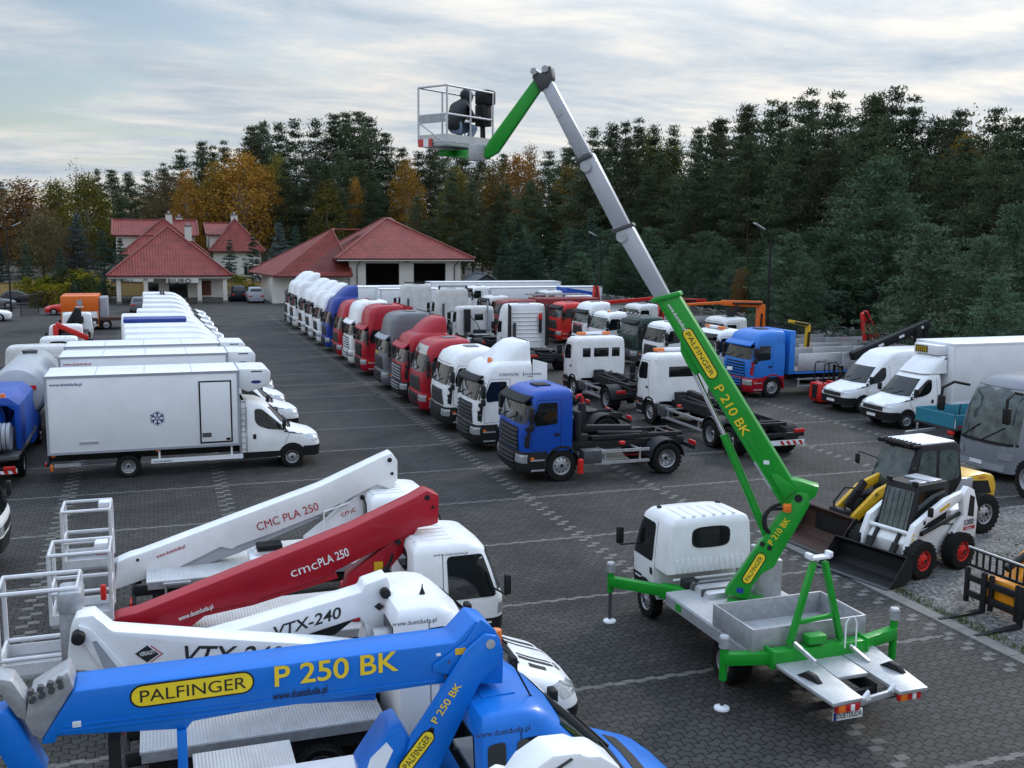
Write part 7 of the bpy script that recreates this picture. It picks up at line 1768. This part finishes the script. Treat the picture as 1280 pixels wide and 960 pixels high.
def conifer(kind, seed, H, n, rad, base, prof, droop, lm, bark, tufts=7, tn=9, tl=.55, tw=.2, tr=.26):
    r = random.Random(seed); c = Cards(r); b = MB(); lean = Vector((r.uniform(-.03, .03), r.uniform(-.03, .03), 1))
    pts = [lean * (H * k / 8) for k in range(9)]
    for k in range(8): b.cyl(pts[k], pts[k + 1], .16 * H / 18 * (1 - k / 8.6), .16 * H / 18 * (1 - (k + 1) / 8.6), 7)
    for i in range(n):
        t = base + (1 - base) * max(.004, min(.992, (5 * (i // 5) + 2.5 + r.gauss(0, 1.35)) / n)); z = H * t; u = (t - base) / (1 - base)
        L_ = rad * prof(u) * r.uniform(.6, 1.22); a = i * 2.399 + r.uniform(-.5, .5)
        d = Vector((math.cos(a), math.sin(a), droop(u) + r.uniform(-.12, .12))).normalized(); o = lean * z; e = o + d * L_ + Vector((0, 0, L_ * .12))
        if L_ > .5: b.cyl(o, o.lerp(e, .85), .035 * H / 18 + .008, .01, 4)
        m_ = max(3, int(tufts * min(1.2, L_ / rad + .25)))
        for j in range(m_):
            f = .28 + .76 * (j + r.random() * .8) / m_; p = o.lerp(e, f) + Vector((r.gauss(0, .16), r.gauss(0, .16), r.gauss(0, .10))) * (L_ * .55)
            c.tuft(p, tn, tr, tl, tw, d * .6 + Vector((0, 0, .35)), 1.0, .40)
    return b.mesh('trunk', bark), c.mesh('crown', lm), H
def leafy(kind, seed, H, W, base, lm, bark, clumps=120, tn=16, ll=.34, lw=.26, cr_=.55, hang=0., open_=.35):
    r = random.Random(seed); c = Cards(r); b = MB()
    b.cyl((0, 0, 0), (0, 0, H * .35), .018 * H, .013 * H, 8); b.cyl((0, 0, H * .35), (r.uniform(-.2, .2), r.uniform(-.2, .2), H * .92), .013 * H, .01, 7)
    hz = (1 - base) * H / 2; cz = base * H + hz; lobes = [(r.uniform(0, 2 * PI), r.uniform(-.7, .8), r.uniform(.75, 1.2)) for _ in range(9)]
    for i in range(clumps):
        while True:
            p = Vector((r.uniform(-1, 1), r.uniform(-1, 1), r.uniform(-1, 1)))
            if open_ < p.length < 1: break
        k = 1.0
        for a, zz, s in lobes:
            if p.normalized().dot(Vector((math.cos(a) * math.sqrt(1 - zz * zz * .9), math.sin(a) * math.sqrt(1 - zz * zz * .9), zz))) > .72: k = s
        taper = 1 - .45 * max(0, p.z); q = Vector((p.x * W / 2 * k * taper, p.y * W / 2 * k * taper, cz + p.z * hz * (.9 + .1 * k)))
        if i % 4 == 0: b.cyl((0, 0, max(H * .25, q.z - H * .18)), q, .0045 * H, .012, 4)
        c.tuft(q, tn, cr_, ll, lw, Vector((0, 0, -hang)) if hang else None, .8)
    return b.mesh('trunk', bark), c.mesh('crown', lm), H
PROT = {}
def proto(k, v): PROT.setdefault(k, []).append(v)
for s in range(6): proto('pine', conifer('pine', 100 + s, 18, 66 + 6 * s, 3.3 + .25 * (s % 3), .16 + .06 * (s % 3), lambda u: (.55 + .7 * math.sin(PI * min(1, u * .85 + .12))) * (1 - .92 * u ** 1.7), lambda u: -.14 + .62 * u, LM['pine'], BARKP, 10, 15, .40, .10, .33))
for s in range(4): proto('young', conifer('young', 200 + s, 8, 76, 2.7, .03, lambda u: (1 - u) ** .75 * .95 + .12, lambda u: .25 + .55 * u, LM['young'], BARKD, 9, 20, .22, .06, .17))
for s in range(3): proto('spruce', conifer('spruce', 300 + s, 9, 78, 2.3, .04, lambda u: (1 - u) ** .95 + .05, lambda u: -.28 + .5 * u, LM['spruce'], BARKD, 8, 13, .28, .07, .14))
proto('silver', conifer('silver', 330, 9, 84, 2.4, .03, lambda u: (1 - u) ** .95 + .05, lambda u: -.12 + .4 * u, LM['silver'], BARKD, 8, 13, .28, .07, .14))
for s in range(3): proto('gold', leafy('gold', 400 + s, 16, 6.6, .16, LM['gold'], BARKB, 380, 26, .24, .17, .48, .9, .2))
for s in range(2): proto('olive', leafy('olive', 420 + s, 15, 5.6, .10, LM['olive'], BARKB, 360, 26, .26, .18, .5, .8, .15))
for s in range(2): proto('rust', leafy('rust', 440 + s, 14, 4.8, .06, LM['rust'], BARKB, 320, 24, .24, .17, .45, .8, .15))
for s in range(2): proto('brown', leafy('brown', 460 + s, 12, 8.5, .06, LM['brown'], BARKD, 380, 24, .22, .15, .5, 0, .2))
proto('sparse', leafy('sparse', 480, 17, 5.5, .3, LM['olive'], BARKB, 70, 12, .3, .2, .5, .6, .2))
proto('bush', leafy('bush', 490, 2.2, 2.4, .02, LM['green'], BARKD, 70, 14, .16, .11, .16)); proto('limebush', leafy('limebush', 491, 2.0, 2.4, .02, LM['lime'], BARKD, 70, 14, .16, .11, .16))
INFO = {'pine': ('pine_tree', 'tree'), 'young': ('young_pine_tree', 'tree'), 'spruce': ('spruce_tree', 'tree'), 'silver': ('silver_spruce_tree', 'tree'), 'gold': ('birch_tree', 'tree'), 'olive': ('birch_tree', 'tree'), 'rust': ('birch_tree', 'tree'), 'brown': ('broadleaf_tree', 'tree'), 'sparse': ('birch_tree', 'tree'), 'bush': ('shrub', 'shrub'), 'limebush': ('shrub', 'shrub')}
tr_ = random.Random(77)
def tree(kind, x, y, h, label, group=None, wide=1.0, i=None):
    ps = PROT[kind]; t, c, H = ps[tr_.randrange(len(ps)) if i is None else i % len(ps)]; nm, cat = INFO[kind]
    T = thing(nm, label, cat, (x, y, -.03), tr_.uniform(0, 2 * PI), group); s = h / H; T.scale = (s * wide, s * wide, s)
    link('crown', c, T); link('trunk', t, T); return T
def tpx(kind, u, v, y, label, group=None, wide=1.0, i=None):
    p = aY(u, v, y); return tree(kind, p.x, y, p.z, label, group, wide, i)
# skyline pines: (u, v of the top, distance along +y)
LP = 'tall dark pine of the forest behind the yard'; GP = 'dark pines of the forest behind the yard'
SKY_ = [(2, 228, 215), (120, 212, 215), (142, 212, 222), (163, 216, 212), (186, 214, 225), (205, 205, 215), (223, 188, 210), (248, 177, 208), (262, 184, 216), (283, 178, 204), (312, 158, 205), (330, 153, 212), (352, 155, 204), (372, 150, 214), (392, 150, 203), (412, 142, 200), (430, 140, 206), (448, 142, 198), (466, 146, 203), (482, 168, 200), (498, 186, 204), (520, 190, 196), (538, 182, 192), (552, 176, 200), (580, 186, 195), (604, 196, 190), (630, 192, 186), (690, 190, 178), (706, 184, 172), (724, 168, 164), (744, 160, 158), (762, 156, 152), (778, 154, 160), (796, 150, 146), (818, 158, 142), (846, 158, 138), (868, 160, 132), (890, 152, 128), (908, 150, 122), (926, 138, 118), (944, 131, 112), (962, 128, 110), (984, 130, 104), (1002, 122, 100), (1020, 115, 96), (1040, 118, 94), (1058, 148, 92), (1086, 122, 86), (1106, 118, 84), (1128, 110, 82), (1146, 124, 80), (1166, 148, 80), (1188, 150, 76), (1208, 140, 78), (1240, 138, 72), (1262, 146, 70), (1282, 150, 68), (1310, 140, 66), (1340, 150, 62), (-25, 222, 215), (-50, 215, 220)]
for u, v, y in SKY_: tpx('pine', u, v, y, LP, GP, tr_.uniform(.85, 1.2))
# second and third ranks fill the wood
for k in range(58):
    u = -30 + 1370 * (k + tr_.random() * .8) / 58
    sv = min(SKY_, key=lambda q: abs(q[0] - u)); y = sv[2] * (tr_.uniform(.82, .92) if not 210 < u < 345 else 1.0); tpx('pine', u, sv[1] + tr_.uniform(28, 75), y, LP, GP, tr_.uniform(.95, 1.25))
# young pines and spruces along the fence
LY = 'bushy young pine in the band behind the concrete fence'; GY = 'young pines behind the fence'
for k in range(64):
    y = 30 + 108 * ((k * .618) % 1.0); x = 43.5 + 10.5 * tr_.random() ** 1.2; h = tr_.uniform(5.0, 8.6) * (1.0 if x > 46 else .75); tree('young', x, y, h, LY, GY, tr_.uniform(.95, 1.3))
tpx('young', 1108, 205, 56, 'big grey green pine with broad rounded crown above the fridge truck', None, 1.35, 0)
tpx('young', 1170, 285, 45, 'bushy pale green pine directly above the white fridge truck box', None, 1.35, 1)
for u, v, y in ((1225, 300, 42), (1265, 262, 44), (1040, 300, 58), (985, 296, 62), (1010, 330, 54), (1245, 350, 38)): tpx('young', u, v, y, LY, GY, 1.25)
LS = 'dark narrow spruce among the young trees left of the boom'; GS_ = 'spruces left of the boom'
for u, v, y in ((632, 285, 128), (648, 278, 130), (668, 290, 124), (655, 300, 122), (690, 296, 118), (705, 300, 120), (742, 268, 118), (722, 288, 116), (770, 290, 112), (800, 300, 104)): tpx('spruce', u, v, y, LS, GS_, 1.0)
# single trees that stand out by colour
SPEC = [('gold', 300, 188, 178, 'broad golden birch behind the houses, largest of the yellow trees', 1.4), ('gold', 326, 205, 182, 'golden birch at the right side of the broad golden one', 1.1), ('gold', 268, 200, 180, 'yellow birch at the left side of the broad golden one', 1.0), ('gold', 232, 211, 176, 'narrow orange birch behind the large house', .85),
 ('olive', 106, 215, 178, 'tall olive yellow birch left of the large house', 1.15), ('sparse', 95, 195, 190, 'thin half bare birch topping the wood on the left', .9), ('rust', 28, 224, 184, 'rounded orange brown tree at the left of the wood', 1.9), ('olive', 70, 222, 186, 'greenish olive birch between the orange tree and thin birch', 1.1), ('brown', 50, 258, 168, 'wide greyish brown tree above the left car park', 1.0), ('brown', 205, 212, 192, 'brownish tree between dark pines behind the large house', .8), ('brown', 200, 240, 186, 'dull brown tree half hidden behind the large house roof', .7), ('brown', 90, 280, 160, 'low brown tree by the garden wall on the left', 1.1),
 ('olive', 408, 224, 172, 'olive birch standing before dark pines left of the basket', .95), ('gold', 443, 221, 178, 'slim yellow birch before the pines left of the basket', .55), ('olive', 346, 190, 190, 'olive birch just right of the golden birches', .6), ('gold', 508, 196, 186, 'yellow tree seen under the raised basket', .8), ('olive', 570, 208, 172, 'pale olive birch under the green jib', .9), ('rust', 618, 200, 165, 'brownish birch right of the green jib', 1.0), ('gold', 648, 190, 172, 'yellow orange birch on the skyline left of the boom', .9), ('rust', 664, 182, 176, 'thin rusty birch on the skyline left of the boom', .6), ('rust', 712, 206, 148, 'rusty orange birch right beside the grey boom', 1.0), ('olive', 836, 172, 140, 'yellowish birch on the skyline right of the boom', .9), ('olive', 810, 160, 150, 'olive birch among pines right of the boom', .7), ('sparse', 1216, 124, 78, 'thin bare topped birch on the skyline at the far right', .8), ('gold', 1212, 162, 74, 'yellow birch among dark pines at the far right', .75), ('rust', 925, 336, 72, 'small rust coloured tree beside the tall lamp post', .8), ('olive', 935, 330, 76, 'small yellow green tree beside the tall lamp post', .6)]
for k, u, v, y, lab, w in SPEC: tpx(k, u, v, y, lab, None, w)
# conifers in the gardens
for k, u, v, y, lab in (('spruce', 285, 300, 139, 'dark spruce in front of the smaller house, left of two'), ('spruce', 314, 294, 139, 'dark spruce in front of the smaller house, right of two'), ('silver', 346, 279, 142, 'pale silver blue spruce between smaller house and workshop'), ('spruce', 368, 284, 146, 'dark spruce right of the silver blue one'), ('spruce', 128, 288, 150, 'slim dark spruce left of the large house'), ('spruce', 150, 298, 141, 'short spruce before the large house wall'), ('spruce', 30, 305, 139, 'broad dark spruce behind the left car park, left of two'), ('spruce', 74, 309, 139, 'broad dark spruce behind the left car park, right of two'), ('spruce', 2, 310, 141, 'dark spruce cut by the left edge'), ('silver', 96, 268, 158, 'greyish spruce above the garden wall on the left')): tpx(k, u, v, y, lab, None, 1.15)
GB_ = 'shrubs along the ochre wall'
for u, v, y, k in ((84, 336, 131, 'bush'), (100, 334, 132, 'limebush'), (60, 342, 131, 'limebush'), (110, 345, 129, 'bush'), (36, 344, 131, 'limebush'), (297, 340, 134, 'limebush'), (130, 350, 126, 'bush')): tpx(k, u, v, y, 'rounded green garden shrub before the ochre wall' if k == 'bush' else 'rounded yellow green garden shrub before the ochre wall', GB_ if k == 'bush' else 'yellow green shrubs along the ochre wall', 1.3)
for u, v, y, lab in ((90, 352, 121, 'clipped conical evergreen left of two beside the hedge'), (98, 352, 122, 'clipped conical evergreen right of two beside the hedge'), (129, 350, 121, 'clipped conical evergreen by the office porch')): tpx('spruce', u, v, y, lab, None, 1.7)
# lime hedge: block of leaves
r = random.Random(5); c = Cards(r)
for _ in range(5200):
    p = Vector((r.uniform(-1, 1) * 1.3, r.uniform(-1, 1) * 5, r.uniform(0, 1.9)))
    if max(abs(p.x) / 1.3, abs(p.y) / 5, p.z / 1.9) > .82: c.card(p + Vector((r.gauss(0, .06), r.gauss(0, .06), r.gauss(0, .06))), .26, .2)
T = thing('hedge', 'clipped yellow green hedge block beside the left car park', 'hedge', (-10.3, 118, 0), R_(-4)); link('foliage', c.mesh('foliage', LM['lime']), T); MB().ab((-1.05, -4.6, 0), (1.05, 4.6, 1.55)).build('inner_twigs', BARKD, T)
# far-off wood behind the separate trees
r = random.Random(9); c = Cards(r)
for _ in range(26000):
    a = r.uniform(-.42, 1.02); d = 255 - 145 * max(0, (a - .15) / .87) + r.uniform(0, 22); hmax = 11 if a < .0 else 13
    z = hmax * (r.random() ** .8) * (.72 + .28 * math.sin(a * 31) * math.sin(a * 83)); c.card(Vector((math.sin(a) * d, math.cos(a) * d, z)), 1.5, .8)
me = c.mesh('far_wood', LM['pine']); o = link('far_wood', me); tag(o, 'dense dark wood filling the gaps behind the separate trees', 'forest', None, 'stuff')
# grass and weeds between kerb and gravel
r = random.Random(21); c = Cards(r); GR = leaf_mat('verge_grass', (.045, .06, .014), (.12, .125, .035))
for _ in range(7000):
    y = r.uniform(2, 21.5); k = noise.noise(Vector((y * .55, 3.1, 0))); w = .10 + .55 * max(0, k + .25)
    if r.random() > .45 + k: continue
    p = Vector((14.96 + abs(r.gauss(0, w * .6)), y, .04)); c.card(p, r.uniform(.05, .12), .015, Vector((r.gauss(0, .4), r.gauss(0, .4), 1)))
for _ in range(1600):
    p = Vector((r.uniform(16, 21), r.uniform(13, 20), .02)); 
    if noise.noise(p * .6) > .15: c.card(p, .09, .03, Vector((r.gauss(0, 1), r.gauss(0, 1), .3)))
o = link('verge_grass', c.mesh('verge_grass', GR)); tag(o, 'thin strip of grass and weeds along the kerb beside the gravel', 'grass', None, 'stuff')
